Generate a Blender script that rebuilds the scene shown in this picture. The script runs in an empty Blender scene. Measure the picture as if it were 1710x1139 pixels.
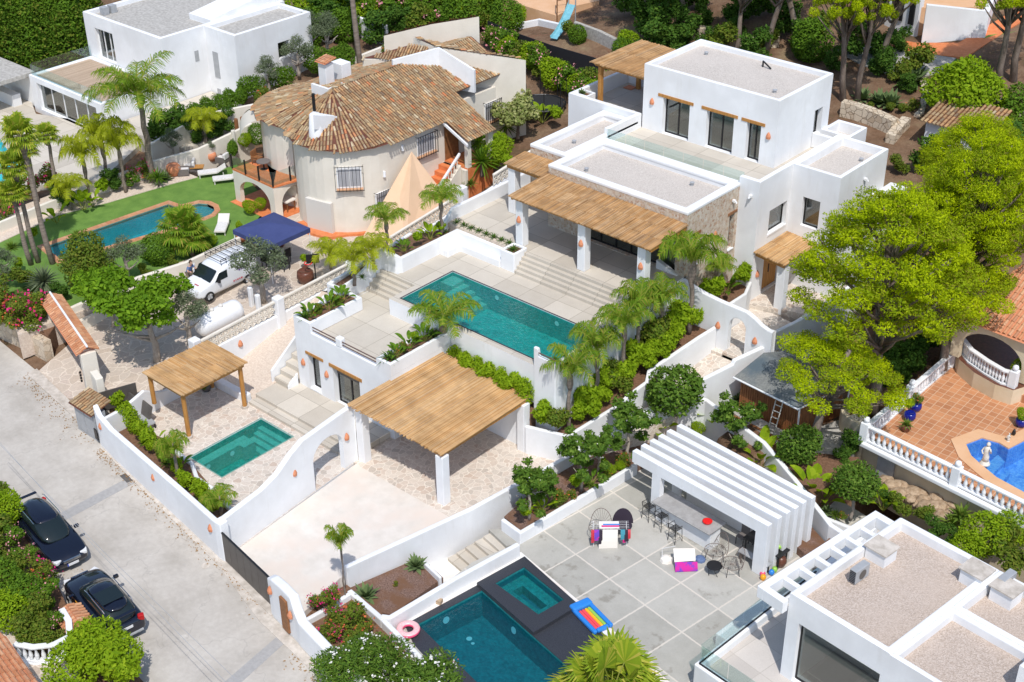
import bpy,bmesh,math,random
import numpy as np
from mathutils import Vector,Matrix
C=bpy.context;SC=C.scene;COL=SC.collection
PI=math.pi
# ---------------------------------------------------------------- camera, sky, sun
F_PX,PITCH,ROLL,YAW,HC=2322.44,0.54275489,-0.00958251,-0.7308835,40.0
def _cam():
 r=np.array([1,0,0.]);fw=np.array([0,math.cos(PITCH),-math.sin(PITCH)]);u=np.cross(r,fw)
 c,s=math.cos(ROLL),math.sin(ROLL)
 r,u=c*r+s*u,-s*r+c*u
 A=np.array([math.cos(YAW),math.sin(YAW),0]);B=np.array([-math.sin(YAW),math.cos(YAW),0])
 R=np.array([A,B,[0,0,1]])
 return R@r,R@u,R@fw
CR,CU,CF=_cam()
def _ray(x,y):return CF*F_PX+CR*(x-855.0)-CU*(y-569.5)
_d=_ray(741,852);_t=-HC/_d[2];ORG=np.array([_d[0]*_t,_d[1]*_t,0])
def P(x,y,z=0.0):
 """ground plan position (metres) of a surveyed point of the photograph lying at height z"""
 d=_ray(x,y);t=(z-HC)/d[2];q=d*t-ORG
 return(float(q[0]),float(q[1]))
def PP(pts,z):return[P(a,b,z)for a,b in pts]
def onX(x,y,X):
 d=_ray(x,y);t=(X+ORG[0])/d[0];return(X,float(t*d[1]-ORG[1]),float(HC+t*d[2]))
def onY(x,y,Y):
 d=_ray(x,y);t=(Y+ORG[1])/d[1];return(float(t*d[0]-ORG[0]),Y,float(HC+t*d[2]))
cd=bpy.data.cameras.new('camera');cam=bpy.data.objects.new('camera',cd);COL.objects.link(cam)
cam.matrix_world=Matrix(((CR[0],CU[0],-CF[0],-ORG[0]),(CR[1],CU[1],-CF[1],-ORG[1]),(CR[2],CU[2],-CF[2],HC),(0,0,0,1)))
cd.sensor_width=36;cd.lens=F_PX/1710*36;cd.clip_start=1;cd.clip_end=3000
SC.camera=cam
SUN=Vector((0.48,-0.42,1.0)).normalized()
w=bpy.data.worlds.new('World');SC.world=w;w.use_nodes=True
nt=w.node_tree;bg=nt.nodes['Background'];sky=nt.nodes.new('ShaderNodeTexSky')
sky.sky_type='NISHITA';sky.sun_disc=False
sky.sun_elevation=math.asin(SUN.z);sky.sun_rotation=math.atan2(SUN.x,SUN.y)
nt.links.new(sky.outputs[0],bg.inputs[0]);bg.inputs[1].default_value=0.15
ld=bpy.data.lights.new('sun','SUN');ld.energy=3.15;ld.angle=math.radians(0.5);ld.color=(1,0.965,0.92)
sun=bpy.data.objects.new('sun',ld);COL.objects.link(sun);sun.rotation_euler=SUN.to_track_quat('Z','Y').to_euler();sun.location=(0,0,80)
SC.view_settings.view_transform='Standard';SC.view_settings.look='None';SC.view_settings.exposure=0.18;SC.view_settings.gamma=1
try:
 SC.cycles.max_bounces=6;SC.cycles.transparent_max_bounces=12
except Exception:pass
# ---------------------------------------------------------------- materials
M={}
def lin(c):return tuple(((v/255+0.055)/1.055)**2.4 if v/255>0.04045 else v/255/12.92 for v in c)
def newmat(name):
 m=bpy.data.materials.new(name);m.use_nodes=True;M[name]=m
 return m,m.node_tree.nodes,m.node_tree.links,m.node_tree.nodes['Principled BSDF']
def coords(n,l,scale=(1,1,1),rot=0.0,world=False):
 if world:
  g=n.new('ShaderNodeNewGeometry');out=g.outputs['Position']
 else:
  g=n.new('ShaderNodeTexCoord');out=g.outputs['Object']
 mp=n.new('ShaderNodeMapping');l.new(out,mp.inputs['Vector'])
 mp.inputs['Scale'].default_value=scale;mp.inputs['Rotation'].default_value=(0,0,rot)
 return mp.outputs[0]
def noise(n,l,vec,scale,detail=4,rough=.55):
 t=n.new('ShaderNodeTexNoise');l.new(vec,t.inputs['Vector']);t.inputs['Scale'].default_value=scale
 t.inputs['Detail'].default_value=detail;t.inputs['Roughness'].default_value=rough
 return t.outputs['Fac']
def ramp(n,l,fac,stops,const=False):
 r=n.new('ShaderNodeValToRGB');l.new(fac,r.inputs[0]);e=r.color_ramp.elements
 if const:r.color_ramp.interpolation='CONSTANT'
 while len(e)<len(stops):e.new(0.5)
 for i,(p,c)in enumerate(stops):
  e[i].position=p;e[i].color=(*c,1)if len(c)==3 else c
 return r.outputs[0]
def mix(n,l,fac,a,b,mode='MIX'):
 x=n.new('ShaderNodeMix');x.data_type='RGBA';x.blend_type=mode
 for s,v in((x.inputs[0],fac),(x.inputs[6],a),(x.inputs[7],b)):
  if hasattr(v,'default_value'):l.new(v,s)
  elif isinstance(v,(int,float)):s.default_value=v
  else:s.default_value=(*v,1)
 return x.outputs[2]
def bump(n,l,b,fac,strength=.3,dist=.05):
 x=n.new('ShaderNodeBump');l.new(fac,x.inputs['Height']);x.inputs['Strength'].default_value=strength;x.inputs['Distance'].default_value=dist
 l.new(x.outputs[0],b.inputs['Normal'])
def math_(n,l,op,a,b=0.0):
 x=n.new('ShaderNodeMath');x.operation=op
 for s,v in((x.inputs[0],a),(x.inputs[1],b)):
  if hasattr(v,'default_value'):l.new(v,s)
  else:s.default_value=v
 return x.outputs[0]
def simple(name,c1,c2=None,scale=3,rough=.7,bstr=0,bscale=30,metal=0,big=None,world=False,stretch=(1,1,1),lo=.35,hi=.65):
 m,n,l,b=newmat(name);b.inputs['Roughness'].default_value=rough;b.inputs['Metallic'].default_value=metal
 if c2 is None:b.inputs['Base Color'].default_value=(*c1,1)
 else:
  v=coords(n,l,stretch,world=world);f=noise(n,l,v,scale,6,.6)
  c=ramp(n,l,f,[(lo,c1),(hi,c2)])
  if big:
   f2=noise(n,l,v,big[0],3);c=mix(n,l,ramp(n,l,f2,[(.42,(0,0,0)),(.62,(1,1,1))]),c,big[1])
  l.new(c,b.inputs['Base Color'])
 if bstr:
  v=coords(n,l,world=world);bump(n,l,b,noise(n,l,v,bscale,5),bstr,.03)
 return m
simple('white_plaster',(.78,.79,.80),(.84,.85,.86),1.2,.85,.25,14,world=True,big=(.35,(.74,.745,.75)))
def streaks(name,col_,amt):
 m=M[name];n,l=m.node_tree.nodes,m.node_tree.links;b=n['Principled BSDF'];src=b.inputs['Base Color'].links[0].from_socket
 v=coords(n,l,(1,1,.16),world=True);f=noise(n,l,v,2.6,7,.7);f2=noise(n,l,coords(n,l,world=True),.6,3)
 k=math_(n,l,'MULTIPLY',ramp(n,l,f,[(.50,(0,0,0)),(.72,(amt,)*3)]),ramp(n,l,f2,[(.42,(0,0,0)),(.58,(1,1,1))]))
 l.new(mix(n,l,k,src,col_),b.inputs['Base Color'])
streaks('white_plaster',(.60,.58,.54),.30)
simple('cream_plaster',(.70,.645,.55),(.77,.715,.62),.8,.85,.25,14,world=True)
simple('yellow_cream',(.60,.49,.32),(.68,.58,.42),.7,.85,.2,14,world=True)
simple('peach_plaster',(.66,.38,.20),(.72,.45,.27),.7,.85,.2,14,world=True)
simple('aged_white',(.70,.69,.65),(.84,.83,.80),2.5,.85,.3,14,world=True,big=(.5,(.78,.66,.58)))
simple('timber',(.36,.16,.035),(.50,.24,.06),3,.6,.2,20,stretch=(4,4,.6))
simple('timber_dark',(.20,.085,.03),(.30,.13,.05),4,.6,.2,20)
simple('shed_wood',(.20,.07,.022),(.33,.13,.045),4,.6,.3,20,stretch=(3,3,.4))
simple('dark_metal',(.02,.02,.022),None,rough=.4,metal=.3)
simple('brown_rail',(.14,.085,.07),None,rough=.5)
simple('grey_metal',(.33,.34,.35),(.39,.40,.41),4,.45)
simple('curtain',(.34,.34,.36),(.44,.44,.46),9,.35,stretch=(3,3,.2))
simple('gate_metal',(.085,.075,.068),(.11,.10,.09),2,.5)
simple('white_paint',(.82,.82,.82),None,rough=.4)
simple('off_white',(.66,.63,.58),None,rough=.6)
simple('terracotta',(.55,.20,.095),(.66,.27,.14),8,.8)
simple('clay_brown',(.10,.035,.02),(.16,.06,.035),6,.35)
simple('blue_glaze',(.006,.012,.20),None,rough=.2)
simple('bark',(.13,.095,.07),(.24,.19,.155),6,.9,.6,18,stretch=(1,1,.35))
simple('palm_bark',(.16,.125,.10),(.27,.22,.18),5,.9,.6,8,stretch=(.3,.3,3))
simple('pale_bark',(.30,.25,.20),(.42,.37,.31),5,.9,.4,12)
simple('soil',(.13,.065,.035),(.22,.12,.07),9,1,.6,40)
simple('bark_mulch',(.10,.055,.04),(.27,.17,.13),14,1,.9,30,world=True,big=(1.3,(.17,.085,.045)))
simple('pale_gravel',(.56,.45,.36),(.70,.60,.50),10,1,.7,40,world=True)
simple('navy_canvas',(.035,.05,.155),(.045,.062,.18),2,.8,.15,4)
simple('sail_cloth',(.68,.47,.30),(.72,.50,.33),1,.8)
simple('awning',(.62,.58,.50),None,rough=.8)
simple('cushion',(.62,.60,.58),(.74,.72,.70),6,.9)
simple('terracotta_paint',(.60,.17,.05),(.70,.24,.09),4,.6,world=True)
simple('black_granite',(.018,.019,.024),(.075,.08,.095),40,.45,.2,60,world=True,lo=.4,hi=.7)
simple('rubber',(.015,.015,.015),None,rough=.8)
simple('car_paint',(.005,.007,.017),None,rough=.12)
M['car_paint'].node_tree.nodes['Principled BSDF'].inputs['Coat Weight'].default_value=.6
simple('car_glass',(.012,.02,.022),None,rough=.05)
simple('van_paint',(.74,.76,.78),None,rough=.25)
simple('chrome',(.6,.6,.6),None,rough=.2,metal=1)
simple('lamp_lens',(.7,.7,.7),None,rough=.1)
simple('red_lens',(.45,.01,.01),None,rough=.15)
simple('plate',(.75,.75,.75),None,rough=.5)
simple('plate_blue',(.02,.06,.45),None,rough=.5)
simple('ad_orange',(.85,.36,.01),None,rough=.4)
simple('ad_grey',(.55,.57,.6),None,rough=.4)
simple('purple_print',(.16,.05,.30),None,rough=.4)
simple('red_print',(.5,.03,.05),None,rough=.4)
simple('felt_roof',(.15,.155,.15),(.23,.235,.22),10,.95,.4,40,big=(.6,(.09,.12,.14)))
simple('worn_concrete',(.33,.31,.28),(.50,.48,.44),5,.95,.3,20,world=True)
simple('rock',(.30,.20,.12),(.50,.38,.26),4,.95,.8,8)
simple('skin',(.55,.32,.22),None,rough=.6)
simple('hair',(.08,.05,.03),None,rough=.8)
simple('blue_cloth',(.09,.14,.27),(.14,.20,.36),9,.9)
simple('khaki',(.22,.18,.13),None,rough=.9)
simple('pink',(.85,.10,.22),None,rough=.35)
simple('pink_top',(.82,.42,.44),(.88,.55,.55),12,.35)
simple('red_plastic',(.75,.01,.01),None,rough=.3)
simple('float_blue',(.03,.22,.65),None,rough=.25)
simple('rainbow_a',(.8,.08,.10),None,rough=.3)
simple('rainbow_b',(.85,.45,.02),None,rough=.3)
simple('rainbow_c',(.30,.55,.08),None,rough=.3)
simple('magenta',(.62,.012,.20),None,rough=.7)
simple('purple_cloth',(.13,.05,.42),(.55,.02,.28),3,.9,lo=.45,hi=.55)
simple('white_cloth',(.80,.75,.68),None,rough=.9)
simple('teal_cloth',(.05,.25,.32),None,rough=.9)
simple('dark_cloth',(.03,.02,.035),None,rough=.9)
simple('grey_wicker',(.16,.14,.13),None,rough=.8)
simple('wire',(.18,.14,.12),None,rough=.7)
simple('slide_blue',(.16,.42,.50),(.22,.50,.58),3,.4)
simple('turquoise',(.02,.42,.5),None,rough=.6)
simple('solar',(.01,.015,.04),None,rough=.1)
simple('netting',(.01,.01,.015),None,rough=.9)
simple('stone_white',(.62,.58,.50),(.74,.70,.62),6,.9,.3,20)
simple('worktop',(.30,.29,.28),(.38,.37,.36),4,.5)
def gravel(name,a,b_,c):
 m,n,l,b=newmat(name);v=coords(n,l,world=True)
 vo=n.new('ShaderNodeTexVoronoi');l.new(v,vo.inputs['Vector']);vo.inputs['Scale'].default_value=26
 s=n.new('ShaderNodeSeparateColor');l.new(vo.outputs['Color'],s.inputs[0])
 col=ramp(n,l,s.outputs[0],[(0,a),(.5,b_),(1,c)])
 f=noise(n,l,v,.5,4);col=mix(n,l,ramp(n,l,f,[(.4,(0,0,0)),(.7,(.5,.5,.5))]),col,tuple(x*1.15 for x in b_))
 l.new(col,b.inputs['Base Color']);b.inputs['Roughness'].default_value=1;bump(n,l,b,vo.outputs['Distance'],.5,.04)
gravel('roof_gravel',(.44,.39,.34),(.54,.485,.43),(.64,.59,.53))
gravel('roof_gravel_pink',(.38,.30,.24),(.49,.40,.33),(.60,.51,.44))
def paving(name,c1,c2,joint,size,jw,rot=0.0,rough=.8,off=(0,0),stain=None,jnoise=0):
 m,n,l,b=newmat(name);g=n.new('ShaderNodeNewGeometry')
 mp=n.new('ShaderNodeMapping');mp.vector_type='TEXTURE';l.new(g.outputs['Position'],mp.inputs['Vector']);mp.inputs['Rotation'].default_value=(0,0,rot)
 mp.inputs['Location'].default_value=(off[0],off[1],0)
 sx=n.new('ShaderNodeSeparateXYZ');l.new(mp.outputs[0],sx.inputs[0]);g0=g.outputs['Position']
 dd=[]
 nz=noise(n,l,g0,6,3)if jnoise else None
 for k in(0,1):
  u=math_(n,l,'DIVIDE',sx.outputs[k],size[k]);u=math_(n,l,'FRACT',u)
  u=math_(n,l,'SUBTRACT',u,.5);u=math_(n,l,'ABSOLUTE',u);u=math_(n,l,'SUBTRACT',.5,u);u=math_(n,l,'MULTIPLY',u,size[k])
  dd.append(u)
 d=math_(n,l,'MINIMUM',dd[0],dd[1])
 if jnoise:d=math_(n,l,'ADD',d,math_(n,l,'MULTIPLY',math_(n,l,'SUBTRACT',nz,.5),jnoise))
 jf=math_(n,l,'LESS_THAN',d,jw)
 fl=[]
 for k in(0,1):
  u=math_(n,l,'DIVIDE',sx.outputs[k],size[k]);fl.append(math_(n,l,'FLOOR',u))
 cb=n.new('ShaderNodeCombineXYZ');l.new(fl[0],cb.inputs[0]);l.new(fl[1],cb.inputs[1])
 wn=n.new('ShaderNodeTexWhiteNoise');l.new(cb.outputs[0],wn.inputs['Vector'])
 f=noise(n,l,g0,1.3,7,.65);col=ramp(n,l,f,[(.3,c1),(.7,c2)])
 col=mix(n,l,.5,col,mix(n,l,wn.outputs['Value'],tuple(.86*x for x in c1),tuple(min(1,1.1*x)for x in c2)))
 if stain:
  f2=noise(n,l,g0,.9,5,.6);col=mix(n,l,ramp(n,l,f2,[(.60,(0,0,0)),(.68,(.75,.75,.75))]),col,stain)
 fn=noise(n,l,g0,25,4);col=mix(n,l,.12,col,ramp(n,l,fn,[(.3,(.2,.2,.2)),(.7,(1,1,1))]),'MULTIPLY')
 col=mix(n,l,jf,col,joint);l.new(col,b.inputs['Base Color']);b.inputs['Roughness'].default_value=rough
paving('beige_paving',(.52,.465,.385),(.62,.565,.48),(.30,.26,.20),(1.75,1.75),.012)
paving('lot_concrete',(.38,.365,.32),(.52,.50,.45),(.60,.55,.48),(2.2,2.2),.04,rot=math.radians(-8.5),off=(8.42,1.72),stain=(.26,.24,.20),jnoise=.07)
paving('villa_tiles',(.54,.49,.44),(.60,.55,.50),(.42,.38,.33),(1.4,1.4),.012,rot=math.radians(-8.5))
paving('terracotta_tiles',(.44,.18,.08),(.60,.28,.13),(.60,.40,.26),(.40,.40),.016,rot=math.radians(2))
paving('timber_deck',(.40,.29,.20),(.52,.40,.29),(.30,.22,.15),(.16,5),.012)
def stones(name,scale,cols,mortar,mw=.06,rough=.85,b_=.4,rnd=1.0):
 m,n,l,b=newmat(name);v=coords(n,l,world=True)
 nz=n.new('ShaderNodeTexNoise');l.new(v,nz.inputs['Vector']);nz.inputs['Scale'].default_value=1.5
 va=n.new('ShaderNodeVectorMath');va.operation='MULTIPLY_ADD';l.new(nz.outputs['Color'],va.inputs[0]);va.inputs[1].default_value=(.35,.35,.35);l.new(v,va.inputs[2])
 a=n.new('ShaderNodeTexVoronoi');a.feature='DISTANCE_TO_EDGE';l.new(va.outputs[0],a.inputs['Vector']);a.inputs['Scale'].default_value=scale;a.inputs['Randomness'].default_value=rnd
 c=n.new('ShaderNodeTexVoronoi');l.new(va.outputs[0],c.inputs['Vector']);c.inputs['Scale'].default_value=scale;c.inputs['Randomness'].default_value=rnd
 s=n.new('ShaderNodeSeparateColor');l.new(c.outputs['Color'],s.inputs[0])
 col=ramp(n,l,s.outputs[0],[(i/(len(cols)-1),k)for i,k in enumerate(cols)])
 f=noise(n,l,v,12,5);col=mix(n,l,.35,col,ramp(n,l,f,[(.3,(.5,.5,.5)),(.7,(1,1,1))]),'MULTIPLY')
 e=ramp(n,l,a.outputs['Distance'],[(mw*.6,(0,0,0)),(mw,(1,1,1))])
 col=mix(n,l,e,mortar,col);l.new(col,b.inputs['Base Color']);b.inputs['Roughness'].default_value=rough;bump(n,l,b,e,b_,.04)
stones('flagstone',3.1,[(.64,.54,.45),(.70,.62,.53),(.58,.46,.37),(.72,.64,.55),(.52,.45,.38),(.70,.61,.52)],(.74,.67,.58),.055)
stones('flagstone_worn',1.5,[(.52,.42,.33),(.60,.51,.42),(.56,.46,.38)],(.66,.57,.47),.04,b_=.2)
stones('stone_wall',7.5,[(.52,.40,.28),(.66,.57,.46),(.44,.26,.17),(.60,.50,.39),(.70,.64,.55),(.56,.38,.25),(.64,.55,.45)],(.60,.54,.46),.05,b_=.6)
stones('dry_stone',2.6,[(.56,.44,.31),(.70,.60,.46),(.62,.52,.40)],(.30,.23,.16),.05,b_=.8)
stones('street_stone',2.6,[(.56,.44,.31),(.66,.56,.43),(.60,.50,.38)],(.38,.30,.22),.035,b_=.5)
stones('bench_stone',1.4,[(.60,.50,.40),(.66,.57,.47)],(.68,.60,.50),.03,b_=.2)
m,n,l,b=newmat('street_concrete');v=coords(n,l,world=True)
f=noise(n,l,v,.45,8,.62);col=ramp(n,l,f,[(.28,(.40,.365,.315)),(.5,(.505,.465,.41)),(.72,(.59,.55,.49))])
f2=noise(n,l,v,3.5,6,.7);col=mix(n,l,.35,col,ramp(n,l,f2,[(.3,(.62,.60,.58)),(.7,(1,1,1))]),'MULTIPLY')
f3=noise(n,l,v,1.1,4,.5);col=mix(n,l,ramp(n,l,f3,[(.68,(0,0,0)),(.76,(.5,.5,.5))]),col,(.36,.34,.31))
f5=noise(n,l,v,.8,5,.6);col=mix(n,l,ramp(n,l,f5,[(.64,(0,0,0)),(.72,(.6,.6,.6))]),col,(.66,.62,.56))
vo=n.new('ShaderNodeTexVoronoi');vo.feature='DISTANCE_TO_EDGE';vo.inputs['Scale'].default_value=.22
nz=n.new('ShaderNodeTexNoise');l.new(v,nz.inputs['Vector']);nz.inputs['Scale'].default_value=1.2;nz.inputs['Detail'].default_value=6
va=n.new('ShaderNodeVectorMath');va.operation='MULTIPLY_ADD';l.new(nz.outputs['Color'],va.inputs[0]);va.inputs[1].default_value=(1.4,1.4,1.4);l.new(v,va.inputs[2]);l.new(va.outputs[0],vo.inputs['Vector'])
col=mix(n,l,ramp(n,l,vo.outputs['Distance'],[(.002,(.28,.28,.28)),(.006,(0,0,0))]),col,(.22,.20,.18))
l.new(col,b.inputs['Base Color']);b.inputs['Roughness'].default_value=.9;bump(n,l,b,f2,.3,.02)
simple('asphalt_patch',(.33,.32,.305),(.39,.375,.36),6,.9,world=True)
simple('drive_concrete',(.63,.58,.515),(.72,.67,.605),1.3,.85,.2,20,world=True,big=(.45,(.69,.60,.52)))
simple('kerb_concrete',(.42,.37,.31),(.62,.56,.49),2.5,.9,.3,20,world=True)
simple('lawn_green',(.10,.20,.03),(.15,.27,.045),1.2,1,.6,60,world=True)
m,n,l,b=newmat('hill_earth');v=coords(n,l,world=True)
f=noise(n,l,v,.35,8,.65);col=ramp(n,l,f,[(.32,(.09,.075,.03)),(.45,(.18,.10,.055)),(.55,(.24,.15,.09)),(.7,(.31,.23,.13))])
f2=noise(n,l,v,4,6,.7);col=mix(n,l,.6,col,ramp(n,l,f2,[(.3,(.45,.42,.38)),(.7,(1,1,1))]),'MULTIPLY')
l.new(col,b.inputs['Base Color']);b.inputs['Roughness'].default_value=1;bump(n,l,b,f2,.8,.15)
def island(name,cols,rough=.8,trans=0.0,tcol=None,spec=.3,noise_=None):
 m,n,l,b=newmat(name);g=n.new('ShaderNodeNewGeometry')
 col=ramp(n,l,g.outputs['Random Per Island'],[(i/(len(cols)-1),k)for i,k in enumerate(cols)])
 if noise_:
  v=coords(n,l,noise_[1]);f=noise(n,l,v,noise_[0],4);col=mix(n,l,noise_[2],col,ramp(n,l,f,[(.35,(.35,.33,.3)),(.65,(1,1,1))]),'MULTIPLY')
 l.new(col,b.inputs['Base Color']);b.inputs['Roughness'].default_value=rough;b.inputs['Specular IOR Level'].default_value=spec
 if trans:
  t=n.new('ShaderNodeBsdfTranslucent');l.new(mix(n,l,1.0,col,tcol or(1.6,1.5,.6),'MULTIPLY'),t.inputs[0])
  x=n.new('ShaderNodeMixShader');x.inputs[0].default_value=trans;l.new(b.outputs[0],x.inputs[1]);l.new(t.outputs[0],x.inputs[2])
  l.new(x.outputs[0],n['Material Output'].inputs[0])
 return m
island('reed',[(.38,.20,.075),(.52,.31,.14),(.48,.26,.10),(.58,.38,.20),(.34,.20,.10),(.54,.33,.15)],noise_=(1.6,(1,1,1),.45))
island('reed_bright',[(.50,.26,.09),(.62,.38,.17),(.56,.33,.14),(.66,.44,.23),(.46,.27,.13)],noise_=(1.1,(1,1,1),.45))
island('old_tiles',[(.31,.185,.095),(.46,.28,.14),(.37,.22,.115),(.56,.39,.21),(.33,.195,.105),(.60,.35,.16),(.22,.155,.10),(.62,.51,.34),(.34,.23,.125),(.42,.30,.16),(.36,.25,.14),(.46,.34,.20),(.30,.21,.12),(.40,.29,.17),(.62,.22,.09)],noise_=(.9,(1,1,1),.35))
island('clay_tiles',[(.50,.21,.10),(.60,.30,.16),(.54,.25,.13),(.66,.38,.22),(.44,.20,.11),(.60,.34,.2)],noise_=(2,(1,1,1),.2))
def leafm(name,cols,trans=.3,tcol=(1.5,1.45,.6)):island(name,cols,.7,trans,tcol,.12)
leafm('leaf_pine',[(.28,.38,.003),(.42,.51,.004),(.34,.44,.004),(.52,.60,.006),(.17,.25,.004)],.4)
leafm('leaf_pine_deep',[(.17,.26,.006),(.28,.37,.006),(.22,.31,.006),(.36,.44,.008),(.22,.17,.04)],.35)
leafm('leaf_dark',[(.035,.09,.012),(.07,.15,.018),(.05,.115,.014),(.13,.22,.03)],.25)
leafm('leaf_mid',[(.06,.13,.012),(.11,.21,.016),(.085,.17,.014),(.16,.28,.02)],.3)
leafm('leaf_lime',[(.16,.27,.01),(.26,.38,.012),(.20,.32,.01),(.34,.45,.02)],.35)
leafm('leaf_bright',[(.09,.19,.01),(.16,.29,.014),(.12,.24,.012),(.22,.37,.02)],.35)
leafm('leaf_tree',[(.06,.13,.018),(.11,.20,.022),(.08,.16,.02),(.20,.30,.045)],.3)
leafm('leaf_olive',[(.09,.12,.06),(.15,.19,.10),(.12,.15,.08),(.21,.25,.15)],.2,(1.2,1.2,.9))
leafm('leaf_yellow',[(.20,.24,.03),(.28,.32,.05),(.24,.28,.04),(.36,.38,.10)],.3)
leafm('leaf_variegated',[(.22,.27,.07),(.40,.42,.17),(.14,.20,.04),(.48,.47,.22)],.3)
leafm('leaf_shrub',[(.08,.14,.016),(.14,.22,.02),(.19,.20,.03),(.11,.18,.02)],.3)
leafm('leaf_palm',[(.10,.20,.014),(.17,.29,.018),(.13,.24,.016),(.25,.35,.03),(.36,.30,.06)],.35)
leafm('leaf_palm_yellow',[(.24,.30,.012),(.36,.41,.016),(.30,.35,.014),(.44,.46,.04)],.35)
leafm('leaf_fan',[(.15,.24,.018),(.25,.34,.022),(.20,.29,.02),(.34,.40,.03),(.48,.42,.08)],.3)
leafm('leaf_agave',[(.10,.16,.06),(.15,.21,.08),(.12,.18,.07)],.1)
leafm('leaf_dry',[(.30,.16,.06),(.42,.26,.12)],.2)
leafm('leaf_red',[(.20,.05,.02),(.30,.10,.03),(.14,.10,.02)],.3)
leafm('leaf_grass',[(.09,.17,.02),(.14,.23,.03),(.20,.25,.05)],.3)
island('petal_magenta',[(.60,.010,.14),(.72,.02,.22),(.5,.01,.12)],.6,.2,(1,1,1))
island('petal_white',[(.80,.78,.72),(.85,.82,.78)],.6,.2,(1,1,1))
island('petal_pink',[(.75,.30,.34),(.80,.42,.44),(.6,.12,.16)],.6,.2,(1,1,1))
island('petal_orange',[(.75,.22,.05),(.6,.12,.05)],.6,.2,(1,1,1))
def water(name,tint,rough=.02,wave=.12,scale=3.5,refl=1.0,base=.03):
 m,n,l,b=newmat(name);n.remove(b)
 t=n.new('ShaderNodeBsdfTransparent');t.inputs[0].default_value=(*tint,1)
 g=n.new('ShaderNodeBsdfGlossy');g.inputs['Roughness'].default_value=rough;g.inputs[0].default_value=(refl,refl,refl,1)
 lw_=n.new('ShaderNodeLayerWeight');lw_.inputs[0].default_value=.5
 pw=n.new('ShaderNodeMath');pw.operation='POWER';l.new(lw_.outputs['Facing'],pw.inputs[0]);pw.inputs[1].default_value=4
 fr=n.new('ShaderNodeMath');fr.operation='MULTIPLY_ADD';l.new(pw.outputs[0],fr.inputs[0]);fr.inputs[1].default_value=.9;fr.inputs[2].default_value=base
 if wave:
  v=coords(n,l,world=True);h=noise(n,l,v,scale,3,.6);bp=n.new('ShaderNodeBump');bp.inputs['Strength'].default_value=wave;bp.inputs['Distance'].default_value=.1
  l.new(h,bp.inputs['Height']);l.new(bp.outputs[0],g.inputs['Normal']);l.new(bp.outputs[0],lw_.inputs['Normal'])
 x=n.new('ShaderNodeMixShader');l.new(fr.outputs[0],x.inputs[0]);l.new(t.outputs[0],x.inputs[1]);l.new(g.outputs[0],x.inputs[2]);l.new(x.outputs[0],n['Material Output'].inputs[0])
water('pool_water',(.42,.90,.88),wave=.4,scale=5,base=.045)
water('pool_water_blue',(.32,.72,.80),wave=.4,scale=5,base=.045)
water('pool_water_clear',(.70,.95,.95),wave=.3)
water('window_glass',(.62,.68,.66),0.0,0,1,1.0,.13)
water('rail_glass',(.84,.92,.91),0.0,0,1,1.0,.06)
def basin(name,c1,c2,c3):
 m,n,l,b=newmat(name);v=coords(n,l,world=True)
 f=noise(n,l,v,9,5,.75);f2=noise(n,l,v,2.2,4,.7)
 vo=n.new('ShaderNodeTexVoronoi');l.new(v,vo.inputs['Vector']);vo.inputs['Scale'].default_value=11
 s=n.new('ShaderNodeSeparateColor');l.new(vo.outputs['Color'],s.inputs[0])
 col=ramp(n,l,f,[(.3,c1),(.5,c2),(.7,c3)]);col=mix(n,l,.5,col,ramp(n,l,s.outputs[0],[(0,c1),(1,c3)]));col=mix(n,l,.35,col,ramp(n,l,f2,[(.3,c1),(.7,c3)]))
 l.new(col,b.inputs['Base Color']);b.inputs['Roughness'].default_value=.6
basin('basin_teal',(.006,.15,.14),(.012,.27,.25),(.05,.45,.41))
basin('basin_green',(.005,.12,.10),(.012,.23,.19),(.06,.42,.35))
basin('basin_pale',(.10,.26,.22),(.18,.36,.30),(.28,.46,.40))
basin('basin_blue',(.002,.09,.105),(.004,.16,.175),(.015,.28,.29))
basin('basin_azure',(.01,.32,.34),(.02,.44,.44),(.05,.58,.56))
basin('basin_royal',(.02,.13,.55),(.03,.20,.68),(.30,.48,.80))
basin('basin_aqua',(.02,.50,.55),(.03,.60,.65),(.05,.70,.72))
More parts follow.
